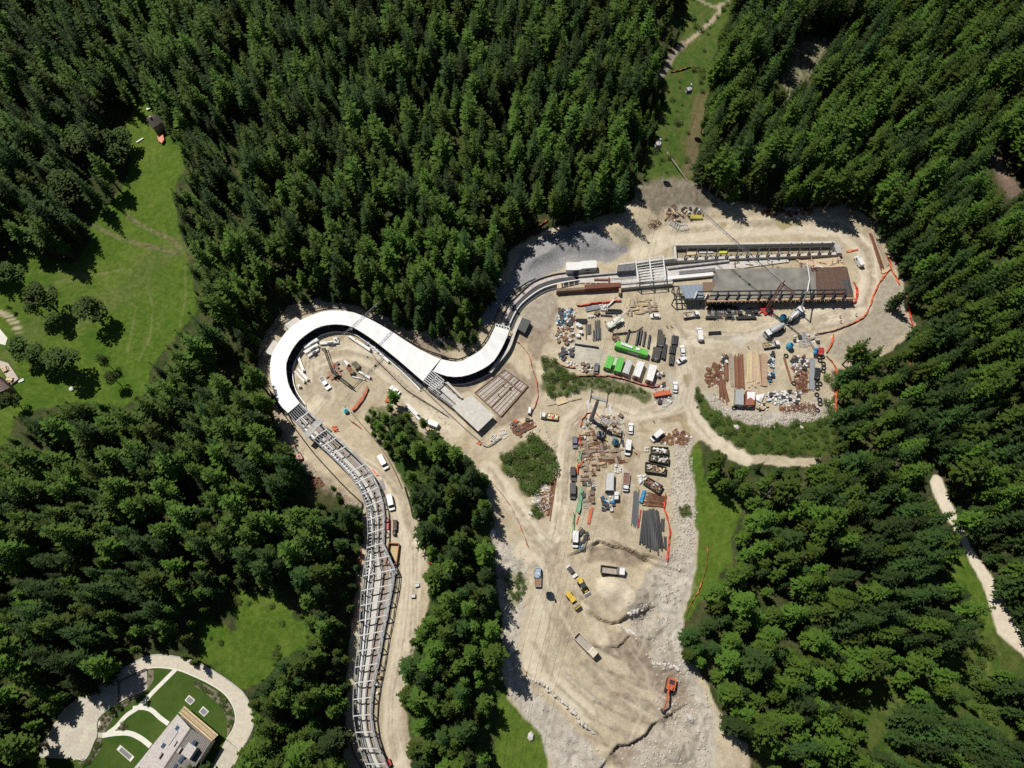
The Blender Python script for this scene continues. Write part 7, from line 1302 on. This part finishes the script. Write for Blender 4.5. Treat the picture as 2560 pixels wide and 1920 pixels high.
goods(tI, ((880,410),(1000,400),(1060,480),(1180,560),(1290,560),(1280,700),(1100,720),(1010,800),(960,890),(890,880),(870,600)), {'plank_stack': 16, 'fresh_plank_stack': 8, 'pallet': 9, 'rusty_rack': 9, 'parts_crate': 5, 'steel_beams': 12, 'dark_crate': 4, 'white_sack': 4, 'grey_crate': 3, 'scrap_heap': 8, 'dark_beams': 5}, 'in the timber yard between the pylon and the site office', .15, 1.2)
goods(tI, ((1080,220),(1290,230),(1300,440),(1180,450),(1060,380),(900,360),(900,310),(1050,300)), {'scaffold_rack': 9, 'scrap_heap': 6, 'parts_crate': 4, 'white_sack': 5, 'steel_beams': 4, 'rusty_rack': 3}, 'on the stony ground round the pylon foot', None, 1.4)
goods(tI, ((890,880),(1010,880),(1010,1110),(880,1130)), {'dark_crate': 3, 'plank_stack': 3, 'scaffold_rack': 3, 'pallet': 2, 'parts_crate': 2}, 'beside the green cloth fence', .1, 1.4)
goods(tI, ((1080,1030),(1210,1030),(1200,1180),(1070,1170)), {'grey_crate': 3, 'dark_crate': 4, 'barrel': 4, 'blue_bundle': 1, 'white_sack': 1}, 'below the pale grey site office', .05, 1.1)
goods(tI, ((1210,720),(1290,740),(1280,810),(1210,800)), {'white_sack': 6, 'white_scrap': 3}, 'above the red brown flatbed', None, .9); goods(tI, ((1440,830),(1530,810),(1520,880),(1440,920)), {'white_sack': 8}, 'heaped against the askew skip', None, .8); goods(tI, ((1500,540),(1560,545),(1550,600),(1500,600)), {'white_sack': 4}, 'beside the first skip', None, .8)
goods(tI, ((1620,450),(1850,380),(1990,430),(1860,540),(1700,525)), {'scrap_heap': 14, 'steel_beams': 5, 'white_scrap': 8, 'rusty_rack': 4}, 'on the heap at the road fork', None, 1.1)
goods(tI, ((150,320),(380,260),(440,310),(250,440)), {'scrap_heap': 8, 'dark_crate': 3, 'white_scrap': 3}, 'on the heap above the thicket', None, 1.1); goods(tI, ((360,1110),(470,960),(580,860),(590,1000),(540,1200),(480,1210),(440,1080)), {'scrap_heap': 9, 'white_scrap': 7, 'scaffold_rack': 3, 'rusty_rack': 3}, 'along the lower thicket edge', None, 1.1)
goods(tI, ((840,1360),(920,1350),(960,1440),(890,1560),(850,1560)), {'dark_crate': 4, 'plank_stack': 2, 'barrel': 2, 'scrap_heap': 2}, 'beside the lower white van', None, 1.1)
goods(tE, ((290,430),(480,430),(500,560),(440,620),(280,620)), {'dark_crate': 9, 'blue_bundle': 3, 'white_sack': 4, 'grey_crate': 3, 'liquid_tote': 2, 'scaffold_rack': 6, 'parts_crate': 3, 'white_scrap': 4, 'scrap_heap': 3}, 'in the goods corner beside the grey pipes', None, 1.1)
goods(tE, ((280,620),(480,640),(480,790),(430,860),(280,800)), {'parts_crate': 4, 'scrap_heap': 5, 'white_sack': 3, 'grey_crate': 3, 'steel_beams': 2}, 'in the lower goods corner beside the pipes', None, 1.2); spot('liquid_tote', tE, ((525,620), (550,635), (560,705), (530,750)), 'white plastic tote in the loose row beside the pipes', 1.2)
goods(tE, ((330,860),(420,880),(500,850),(470,960),(400,960),(390,1040),(310,1010)), {'dark_crate': 7, 'white_sack': 4, 'grey_crate': 2, 'pallet': 2}, 'at the edge of the pale concrete pad', None, 1.2); goods(tE, ((380,1030),(510,1040),(520,1090),(420,1100)), {'white_sack': 4, 'grey_crate': 2, 'liquid_tote': 2}, 'beside the red net of the concrete pad', None, 1.1); goods(tE, ((600,1040),(690,1060),(690,1150),(520,1150)), {'white_sack': 5, 'parts_crate': 2, 'white_scrap': 3}, 'beside the slate grey car', None, 1.1)
goods(tE, ((1080,330),(1330,300),(1430,330),(1440,470),(1240,480),(1090,510)), {'plank_stack': 8, 'fresh_plank_stack': 6, 'pallet': 6, 'parts_crate': 3, 'white_sack': 2, 'scaffold_rack': 3}, 'in the timber stacks by the mobile crane', .05, 1.6)
spot('parts_crate', tE, ((745,480),), 'rust coloured box between the black pipes and the grey pipes', 1.3); goods(tE, ((640,500),(760,500),(760,520),(640,525)), {'white_sack': 3}, 'beside the rust coloured box', None, .8); goods(tE, ((780,370),(880,360),(870,450),(780,440)), {'white_sack': 5, 'grey_crate': 2}, 'under the red tipped boom', None, 1.0)
goods(tE, ((920,770),(1000,720),(1000,790),(940,800)), {'parts_crate': 3}, 'behind the long green container', None, 1.1)
goods(tE, ((1400,1310),(1540,1290),(1620,1430),(1640,1500),(1560,1560),(1400,1520)), {'scaffold_rack': 8, 'white_scrap': 4, 'dark_crate': 2, 'white_sack': 3, 'orange_bundle': 2}, 'round the thick orange beam', None, 1.2)
goods(tF, ((450,760),(590,740),(640,760),(620,880),(560,1000),(450,960)), {'scrap_heap': 16, 'steel_beams': 8, 'white_scrap': 6}, 'at the outer corner of the scrap yard', None, 1.0); goods(tF, ((610,630),(700,640),(690,720),(620,800)), {'dark_crate': 2, 'white_sack': 2, 'scrap_heap': 3, 'liquid_tote': 1}, 'at the upper corner of the scrap yard', None, 1.1)
goods(tF, ((1130,620),(1190,620),(1210,850),(1140,1000)), {'grey_crate': 5, 'barrel': 5, 'dark_crate': 4, 'white_sack': 3, 'cable_reel': 3}, 'in the spare parts line of the scrap yard', None, .9); spot('barrel', tF, ((1185,855),), 'red topped barrel in the spare parts line', 1.4)
goods(tF, ((1380,660),(1580,650),(1570,760),(1480,900),(1400,800)), {'white_sack': 12, 'dark_crate': 4, 'parts_crate': 4, 'scrap_heap': 6, 'white_scrap': 6, 'cable_reel': 3}, 'on the crowded side of the scrap yard', None, 1.0); goods(tF, ((1420,890),(1570,800),(1570,1060),(1440,1060)), {'scrap_heap': 14, 'steel_beams': 5, 'white_scrap': 5, 'rusty_rack': 3}, 'on the crowded lower side of the scrap yard', None, 1.0)
goods(tF, ((1120,1040),(1470,1040),(1480,1170),(1240,1200),(1110,1150)), {'liquid_tote': 7, 'white_sack': 9, 'grey_crate': 7, 'dark_crate': 5, 'scaffold_rack': 4, 'white_scrap': 6}, 'in the pale row along the lower scrap yard', .05, 1.0); goods(tF, ((1000,1180),(1150,1180),(1150,1250),(1000,1250)), {'cable_reel': 2, 'white_sack': 3, 'dark_crate': 2}, 'below the crumpled white tarpaulin', None, 1.1); goods(tF, ((1240,1200),(1640,1170),(1640,1250),(1260,1270)), {'scrap_heap': 10, 'rusty_rack': 5, 'white_sack': 2}, 'on the rubble rim of the scrap yard', None, 1.1)
goods(tF, ((1400,440),(1680,400),(1740,500),(1680,560),(1420,540)), {'scaffold_rack': 6, 'plank_stack': 3, 'dark_crate': 2, 'white_scrap': 4, 'white_sack': 2}, 'above the second blue tank', .2, 1.3); spot('blue_bundle', tF, ((1655,590), (1645,625)), 'light blue bundle beside the red panels', 1.2); container('sheet_stack', tF, ((1700,560),(1750,565),(1735,645),(1685,635)), 1.2, RED, 'stack of red panels beside the orange net', 'panels', 8)
for q in ((1655,660),(1690,668),(1728,665),(1700,705),(1738,742),(1742,785),(1735,822),(1672,900),(1665,960),(1702,962),(1672,1010),(1665,1080),(1697,1135),(1702,1180),(1672,1250),(1662,640),(1330,655),(765,1225),(1415,955)): spot('tyre', tF, (q,), 'large black tyre in the scrap yard', 1.15)
for o in [o for o in C.objects if o.name.startswith('tyre') and o.parent is None]: o['group'] = 'tyres of the scrap yard'
goods(tS, ((590,1060),(660,1050),(1000,1090),(1010,1160),(700,1169),(590,1150)), {'dark_beams': 22, 'dark_crate': 4, 'scaffold_rack': 5, 'steel_beams': 2}, 'in the scaffold store below the start house', .03, 1.1); rods('pipe', tF, (785,230),(790,265),(985,225),(1000,262), 4, .22, BLACK, 'black bar in the pack below the start house slab', 'bar', 'black bars below the start house', 2, .04, True); rods('pipe', tF, (455,225),(455,262),(555,222),(555,262), 3, .25, BLACK, 'black bar in the short pack beside the flatbed truck of scrap', 'bar', 'black bars beside the scrap truck', 2, .04, True); rods('pipe', tF, (485,395),(485,430),(620,385),(622,422), 3, .25, BLACK, 'black pipe in the small pack beside the minibus', 'pipe', 'black pipes beside the minibus', 1, .03)
rods('steel_tube', tF, (620,180),(770,180),(630,245),(780,240), 14, .1, LGREY, 'pale scaffold tube in the store below the start house', 'tube', 'pale scaffold tubes below the start house', 1, .1, False, False)
goods(tS, ((260,320),(340,260),(560,290),(560,380),(460,380),(360,400),(250,380)), {'dark_beams': 5, 'fresh_plank_stack': 5, 'dark_crate': 4, 'white_sack': 3, 'rusty_rack': 4}, 'at the foot of the gravel mound', None, 1.2); rods('form_beam', tS, (440,345),(470,380),(540,345),(560,380), 5, .22, mat('formwork_yellow', (.45, .40, .08), .6, .2, 3), 'yellow formwork beam at the foot of the gravel mound', 'beam', 'yellow formwork beams', 2, .06, True); goods(tS, ((140,400),(220,380),(230,420),(160,460)), {'rusty_rack': 4}, 'in the shade of the gravel mound', None, 1.2); spot('scaffold_rack', tS, ((408, 440), (335, 415)), 'dark tray frame on the upper road', 1.5)
goods(tS, ((980,290),(1420,290),(1430,345),(1200,340),(990,330)), {'scrap_heap': 8, 'dark_crate': 4, 'white_scrap': 9, 'steel_beams': 5, 'orange_bundle': 3}, 'in the shade along the upper forest edge', None, 1.2); container('orange_machine', tS, ((1090,285),(1138,280),(1140,312),(1095,318)), 1.5, ORED, 'orange compact machine at the upper forest edge', 'machine', 3, BLACK)
goods(tS, ((1300,690),(1640,660),(1690,735),(1400,750)), {}, 'x'); goods(tA, ((880,960),(960,950),(940,1030),(880,1080)), {'orange_bundle': 2, 'dark_crate': 2}, 'at the foot of the dark tower crane', None, 1.0); goods(tA, ((1280,720),(1420,820),(1400,860),(1290,780)), {'white_sack': 5, 'white_scrap': 3, 'dark_crate': 2}, 'against the inner side of the straight roof', None, .9)
goods(tA, ((60,880),(130,860),(150,960),(90,960)), {'plank_stack': 2, 'white_scrap': 2}, 'on the bank left of the horseshoe bend', None, 1.1); goods(tB, ((880,1380),(960,1380),(980,1480),(820,1490)), {'scaffold_rack': 2, 'white_sack': 3}, 'at the end of the grey pipe railing', None, 1.1); spot('orange_bundle', tB, ((735, 1505), (1062, 1305)), 'crumpled orange net near the start deck', 1.2); spot('orange_bundle', tG, ((785, 365), (1300, 80)), 'crumpled orange net beside the lower track road', 1.6)
goods(tG, ((520,820),(640,860),(660,940),(560,960)), {'steel_beams': 3, 'scrap_heap': 3, 'orange_bundle': 1}, 'at the forest edge beside the lower track', None, 1.2); goods(tH, ((470,160),(520,130),(520,200),(490,260)), {'white_sack': 3, 'dark_crate': 2}, 'at the head of the lower frames', None, .9); spot('grey_crate', tH, ((660, 305), (632, 385)), 'small grey crate on the lower track road', 1.0); goods(tH, ((355,900),(400,900),(385,1110),(345,1110)), {'white_sack': 3, 'parts_crate': 2, 'liquid_tote': 1}, 'beside the lower frames', None, 1.0)

# ------------------------------------------------------------------ net fences
def net(tl, pts, label, m=ORANGE, h=1.0, lean=.25, cat='fence', name='net_fence'):
    P = resample(ons(tl(*pts)), max(3, int(sum((on(*tl(a)[0]) - on(*tl(b)[0])).length for a, b in zip(pts, pts[1:])) / 2.2))); c_ = P[len(P) // 2]
    t = thing(name, label, cat, tuple(c_), 0, None, True)
    for p in P: p.z = hgt(p.x, p.y)
    T = [p + Vector((rk.uniform(-.2, .2) + lean * .6, rk.uniform(-.2, .2) - lean, h * rk.uniform(.7, 1.05))) for p in P]
    for i in range(len(P) - 1):
        a, b, c2, d = P[i], P[i + 1], T[i + 1], T[i]; mid = (c2 + d) / 2 + Vector((rk.uniform(-.1, .3), -rk.uniform(0, .3), -.25)); bm = (a + b) / 2 + Vector((rk.uniform(-.25, .25),) * 2 + (.08,))
        MB().add([a, bm, b, c2, mid, d], [(0, 1, 4, 5), (1, 2, 3, 4)]).build('net_panel', m, t)
        MB().bar(a - Vector((0, 0, .2)), a + Vector((0, 0, h)), .07, .07).build('post', RUST, t)
    return t
net(tV, ((250,545),(320,510),(370,440),(395,350),(430,260),(490,160),(540,110)), 'orange net fence along the road bend outside the start house'); net(tV, ((-60,640),(75,620),(160,585),(250,545)), 'brown red board fence continuing the orange net above the scrap yard', mat('brown_red_net', (.22, .075, .045), .8, .3, 4), 1.0)
net(tV, ((75,655),(50,740),(15,800)), 'short orange net fence beside the pale bank corner'); net(tV, ((15,830),(80,900),(105,1020),(85,1200),(95,1320),(130,1470),(165,1535)), 'long bright orange net fence down the side of the scrap yard slope', ORANGE, 1.1, .4); net(tV, ((545,100),(600,190),(620,240)), 'short orange net fence at the trees beyond the road bend'); net(tV, ((680,310),(690,420),(720,560),(750,630)), 'red orange net fence between the trees above the pale bank', mat('red_net', (.60, .07, .03), .7, .2, 4)); net(tV, ((700,820),(715,930),(735,1060)), 'orange net fence under the trees right of the scrap yard'); net(tV, ((505,-20),(545,60),(545,110)), 'orange net fence beside the rusty rails')
net(tC, ((330,250),(490,130),(640,10),(720,-50)), 'orange net fence above the grey sprayed concrete slope', ORANGE, 1.2, .5); net(tE, ((510,380),(560,385),(700,350),(850,340),(1020,320)), 'red orange net fence above the grey pipes', MATS['red_net'], 1.1, .6); net(tE, ((255,1030),(350,1080),(440,1115),(500,1100)), 'red net fence round the corner of the concrete pad', MATS['red_net']); net(tE, ((400,1175),(480,1200),(700,1190),(900,1190),(1050,1230),(1250,1290),(1430,1325),(1530,1260)), 'red brown net fence below the row of cabins', mat('dull_red_net', (.46, .09, .05), .7, .25, 4), 1.1, .4)
net(tB, ((1055,550),(1130,610),(1190,700),(1220,830),(1260,930),(1270,1080),(1230,1190),(1200,1250)), 'thin orange net fence on the bare slope beside the short roofed curve', ORANGE, .9, .15); net(tI, ((870,345),(885,270),(905,225),(960,190),(1050,195),(1062,245)), 'orange net fence round the pylon foot'); net(tI, ((850,405),(862,515)), 'short orange net fence beside the dark slate car', MATS['red_net'], 1.2, .7); net(tI, ((885,660),(840,720),(835,800)), 'short orange net fence beside the black estate car', ORANGE, 1.2, .7)
net(tI, ((1710,1000),(1690,1150),(1730,1250),(1750,1330),(1740,1500),(1720,1659)), 'red net fence along the long black pipes', MATS['red_net'], 1.1, .4); GN = mat('green_cloth', (.17, .33, .20), .8, .2, 3); net(tI, ((868,560),(850,690)), 'green cloth fence beside the timber yard', GN, 1.3, 1.1); net(tI, ((872,930),(852,1060),(825,1170)), 'green cloth fence beside the dark grey van', GN, 1.3, 1.3); net(tI, ((805,1195),(795,1330),(780,1480)), 'green cloth fence above the lower white van', GN, 1.1, .3)
net(tA, ((1280,1215),(1250,1290),(1200,1370),(1100,1490)), 'orange net fence heaped beside the dark tower crane', mat('brick_net', (.42, .13, .07), .8, .3, 4), 1.2, 1.2); net(tA, ((1040,1570),(1130,1640),(1210,1700)), 'brick orange net fence below the turquoise tank', MATS['brick_net'], 1.0, .9); net(tJ, ((1625,-20),(1610,180),(1550,330),(1480,450),(1440,630)), 'thin orange net fence across the grass strip right of the fill platform', mat('faded_orange_net', (.42, .15, .05), .8, .3, 4), .7, .05); net(tN, ((400,625),(500,600),(590,570),(680,600),(725,635)), 'orange net fence across the cleared strip under the ropes', mat('pale_orange_net', (.58, .19, .06), .7, .3, 4), 1.1, .4)
net(tB, ((130,290),(190,360)), 'short red net fence between spruces behind the straight roof', MATS['red_net']); net(tB, ((250,380),(320,350),(380,325)), 'short orange red net fence behind the lone spruce', MATS['red_net']); net(tH, ((245,20),(238,150),(218,400),(195,640)), 'dark red net fence between the forest and the lower frames', MATS['dull_red_net'], 1.0, .2); net(tH, ((40,870),(45,770),(80,755)), 'red net fence at the notch of the forest beside the lower frames', MATS['dull_red_net']); net(tI, ((-10,880),(120,1040),(200,1150),(280,1330),(360,1540)), 'thin brown orange net fence along the middle site road', MATS['brick_net'], .8, .1)
tX = tile(2100, 1100, .32555); net(tX, ((810,210),(840,280),(880,300),(930,260),(935,200)), 'loop of red orange net beside the white forest road', MATS['red_net'], 1.3, .5); net(tS, ((1745,875),(1775,945),(1755,1030),(1715,1045)), 'red net fence at the end of the start house', MATS['red_net'], 1.2, .4); net(tT, ((215,640),(240,650)), 'scrap of orange net hanging in the tree strip', MATS['dull_red_net']); net(tS, ((1690,625),(1780,605)), 'orange net roll beside the van at the start house', ORANGE, .6, .5)
p0, p1 = on(*tE((880,395))[0]), on(*tE((965,312))[0]); t = thing('striped_boom', 'pale boom with red tip lying above the grey pipes', 'boom', tuple(p0), 0, None, True); MB().bar(p0 + Vector((0, 0, .6)), p0.lerp(p1, .7) + Vector((0, 0, 1.2)), .45, .45).build('boom', OFFW, t); MB().bar(p0.lerp(p1, .7) + Vector((0, 0, 1.2)), p1 + Vector((0, 0, 1.5)), .35, .35).build('tip', RED, t); MB().bar(p0 - Vector((0, 0, .1)), p0 + Vector((0, 0, .9)), .5, .5).build('stand', STEEL, t)

# ------------------------------------------------------------------ logs, boulders, rubble
def rock(seed, n1=5, n2=4):
    r = random.Random(seed); m = MB(); vs = [(0, 0, -.5)]
    for j in range(1, n2):
        for i in range(n1 + 1):
            a, b = 6.283 * i / (n1 + 1), math.pi * j / n2 - math.pi / 2; q = r.uniform(.75, 1.15); vs.append((math.cos(a) * math.cos(b) * q, math.sin(a) * math.cos(b) * q * .8, math.sin(b) * .62 * q))
    vs.append((0, 0, .55)); k = n1 + 1; fs = [(0, 1 + (i + 1) % k, 1 + i) for i in range(k)]
    for j in range(n2 - 2): fs += [(1 + j * k + i, 1 + j * k + (i + 1) % k, 1 + (j + 1) * k + (i + 1) % k, 1 + (j + 1) * k + i) for i in range(k)]
    fs += [(len(vs) - 1, 1 + (n2 - 2) * k + i, 1 + (n2 - 2) * k + (i + 1) % k) for i in range(k)]
    return m.add(vs, fs)
RK = [rock(s_).mesh('boulder', ROCK) for s_ in range(5)]
def boulders(tl, pts, n, s0, s1, label, group, jit=5):
    for k, q in enumerate(resample([Vector((*p, 0)) for p in tl(*pts)], n)):
        p = on(q.x + rk.uniform(-jit, jit), q.y + rk.uniform(-jit, jit)); o = bpy.data.objects.new('boulder', RK[k % 5]); C.objects.link(o); s_ = rk.uniform(s0, s1); o.location = p + Vector((0, 0, .2 * s_)); o.rotation_euler = (rk.uniform(-.3, .3), rk.uniform(-.3, .3), rk.uniform(0, 6)); o.scale = (s_, s_ * rk.uniform(.7, 1), s_); tag(o, label, 'boulder', group)
boulders(tJ, ((270,990),(360,1010),(430,1070),(520,1140),(600,1230),(700,1340),(770,1390)), 34, .45, 1.0, 'pale boulder in the row along the lower rim of the fill platform', 'boulders along the platform rim', 3); boulders(tJ, ((960,590),(1010,615),(1075,645)), 8, .5, .9, 'pale boulder in the short row below the sand heap', 'boulders below the sand heap', 3); boulders(tJ, ((1030,490),(1070,475),(1115,470)), 9, .5, .9, 'pale boulder in the clump beside the sand heap', 'boulders beside the sand heap', 4); boulders(tJ, ((1200,870),(1290,870),(1360,890),(1430,930)), 18, .5, .95, 'pale boulder in the row behind the orange excavator', 'boulders behind the excavator', 4)
for tl, q, s_, lb in ((tJ, (1490, 1280), 1.6, 'single large boulder on the dark soil below the excavator'), (tJ, (150, 765), 1.3, 'single boulder on the gravel edge of the tree strip'), (tJ, (290, 1420), 1.5, 'single white boulder on the grass below the fill platform'), (tT, (537, 503), 1.5, 'angular white boulder beside the tree strip'), (tF, (785, 1440), 1.4, 'white boulder among the shrubs below the scrap yard'), (tF, (1500, 1440), .9, 'small white boulder among the shrubs beside the forest road'), (tI, (385, 1200), 1.3, 'white boulder at the tip of the shrub wedge')): boulders(tl, (q, (q[0] + 1, q[1])), 1, s_, s_, lb, None, 0)
def rubble(name, specs, label):
    P = []; rb_ = np.random.RandomState(3)
    for pl, n, s0, s1 in specs:
        d = sdf(pl, 30); a = np.array(pl); x = rb_.uniform(a[:, 0].min() - 8, a[:, 0].max() + 8, n * 3); y = rb_.uniform(a[:, 1].min() - 8, a[:, 1].max() + 8, n * 3); v = look(d, x, y); cl = fbm(x / 30, y / 30, 77) * .6 + fbm(x / 9, y / 9, 78) * .4
        k = np.where((v + rb_.uniform(-8, 8, n * 3) > 0) & (cl + rb_.uniform(-.12, .12, n * 3) > .5))[0][:n]
        for i in k: P.append((x[i], y[i], s0 + (s1 - s0) * rb_.rand() ** 5))
    base = np.array([(1, 0, 0), (-.2, .9, .1), (-.9, -.1, 0), (.1, -.85, -.05), (.1, .1, .75), (-.05, 0, -.5)]); fc = [(0, 1, 4), (1, 2, 4), (2, 3, 4), (3, 0, 4), (1, 0, 5), (2, 1, 5), (3, 2, 5), (0, 3, 5)]
    V_, F_ = [], []
    for x, y, s_ in P:
        p = on(x, y); a = rb_.uniform(0, 6.28); ca, sa = math.cos(a), math.sin(a); j = base * rb_.uniform(.7, 1.25, (6, 3)) * s_; o = len(V_)
        V_ += [(p.x + q[0] * ca - q[1] * sa, p.y + q[0] * sa + q[1] * ca, p.z + q[2] + .1 * s_) for q in j]; F_ += [(b[0] + o, b[1] + o, b[2] + o) for b in fc]
    me = bpy.data.meshes.new(name); me.from_pydata(V_, [], F_); me.materials.append(mat('rubble_stone', (.52, .47, .395), .9, .34, 1.6)); ob = bpy.data.objects.new(name, me); C.objects.link(ob); tag(ob, label, 'rubble', None, 'stuff')
EASTRUB = tI((1760,540),(1960,470),(1960,760),(1990,1100),(2010,1300),(1990,1659),(1800,1659),(1780,1400),(1760,1000))
rubble('rubble', [(ROUGH[0], 4200, .07, .6), (ROUGH[1], 3000, .07, .5), (ROUGH[2], 3200, .14, .7), (ROUGH[3], 150, .08, .3), (ROUGH[4], 1000, .1, .6), (EASTRUB, 3600, .07, .55), (tA((1500,1060),(1640,1110),(2212,1560),(2212,1659),(1560,1130)), 500, .15, .6), (tA((900,1250),(1000,1220),(1090,1400),(1020,1450)), 200, .15, .6), (tG((230,200),(500,560),(800,880),(1020,1120),(980,1160),(640,900),(300,520)), 900, .12, .5), (tF((1700,1000),(1850,1000),(1850,1350),(1690,1350)), 300, .15, .6), (tD((1060,1060),(1075,1060),(1085,1200),(1075,1250),(1060,1180)), 300, .15, .6), (tS((1430,510),(1640,500),(1700,600),(1640,640),(1600,540)), 350, .1, .4), (tV((560,300),(640,200),(750,620),(720,640)), 300, .1, .5), (tI((460,380),(620,420),(640,560),(560,470)), 250, .1, .7), (SITE, 1500, .08, .3), (ROCKY, 300, .15, .6)], 'loose pale rubble strewn over banks, rims and slopes of the site')
for q0, q1, lb in ((tU((60,520))[0], tU((190,850))[0], 'long pale fallen trunk beside the stony gap in the forest'), (tN((370,1320))[0], tN((548,1570))[0], 'long pale felled trunk lying below the cable car cabin'), (tB((225,555))[0], tB((345,530))[0], 'short pale log on the bank behind the straight roof')):
    a, b = on(*q0), on(*q1); one('fallen_log', MB().tube([a + Vector((0, 0, .3)), a.lerp(b, .5) + Vector((0, 0, .45)), b + Vector((0, 0, .3))], [.32, .26, .14], 8), M_DEAD, lb, 'log')
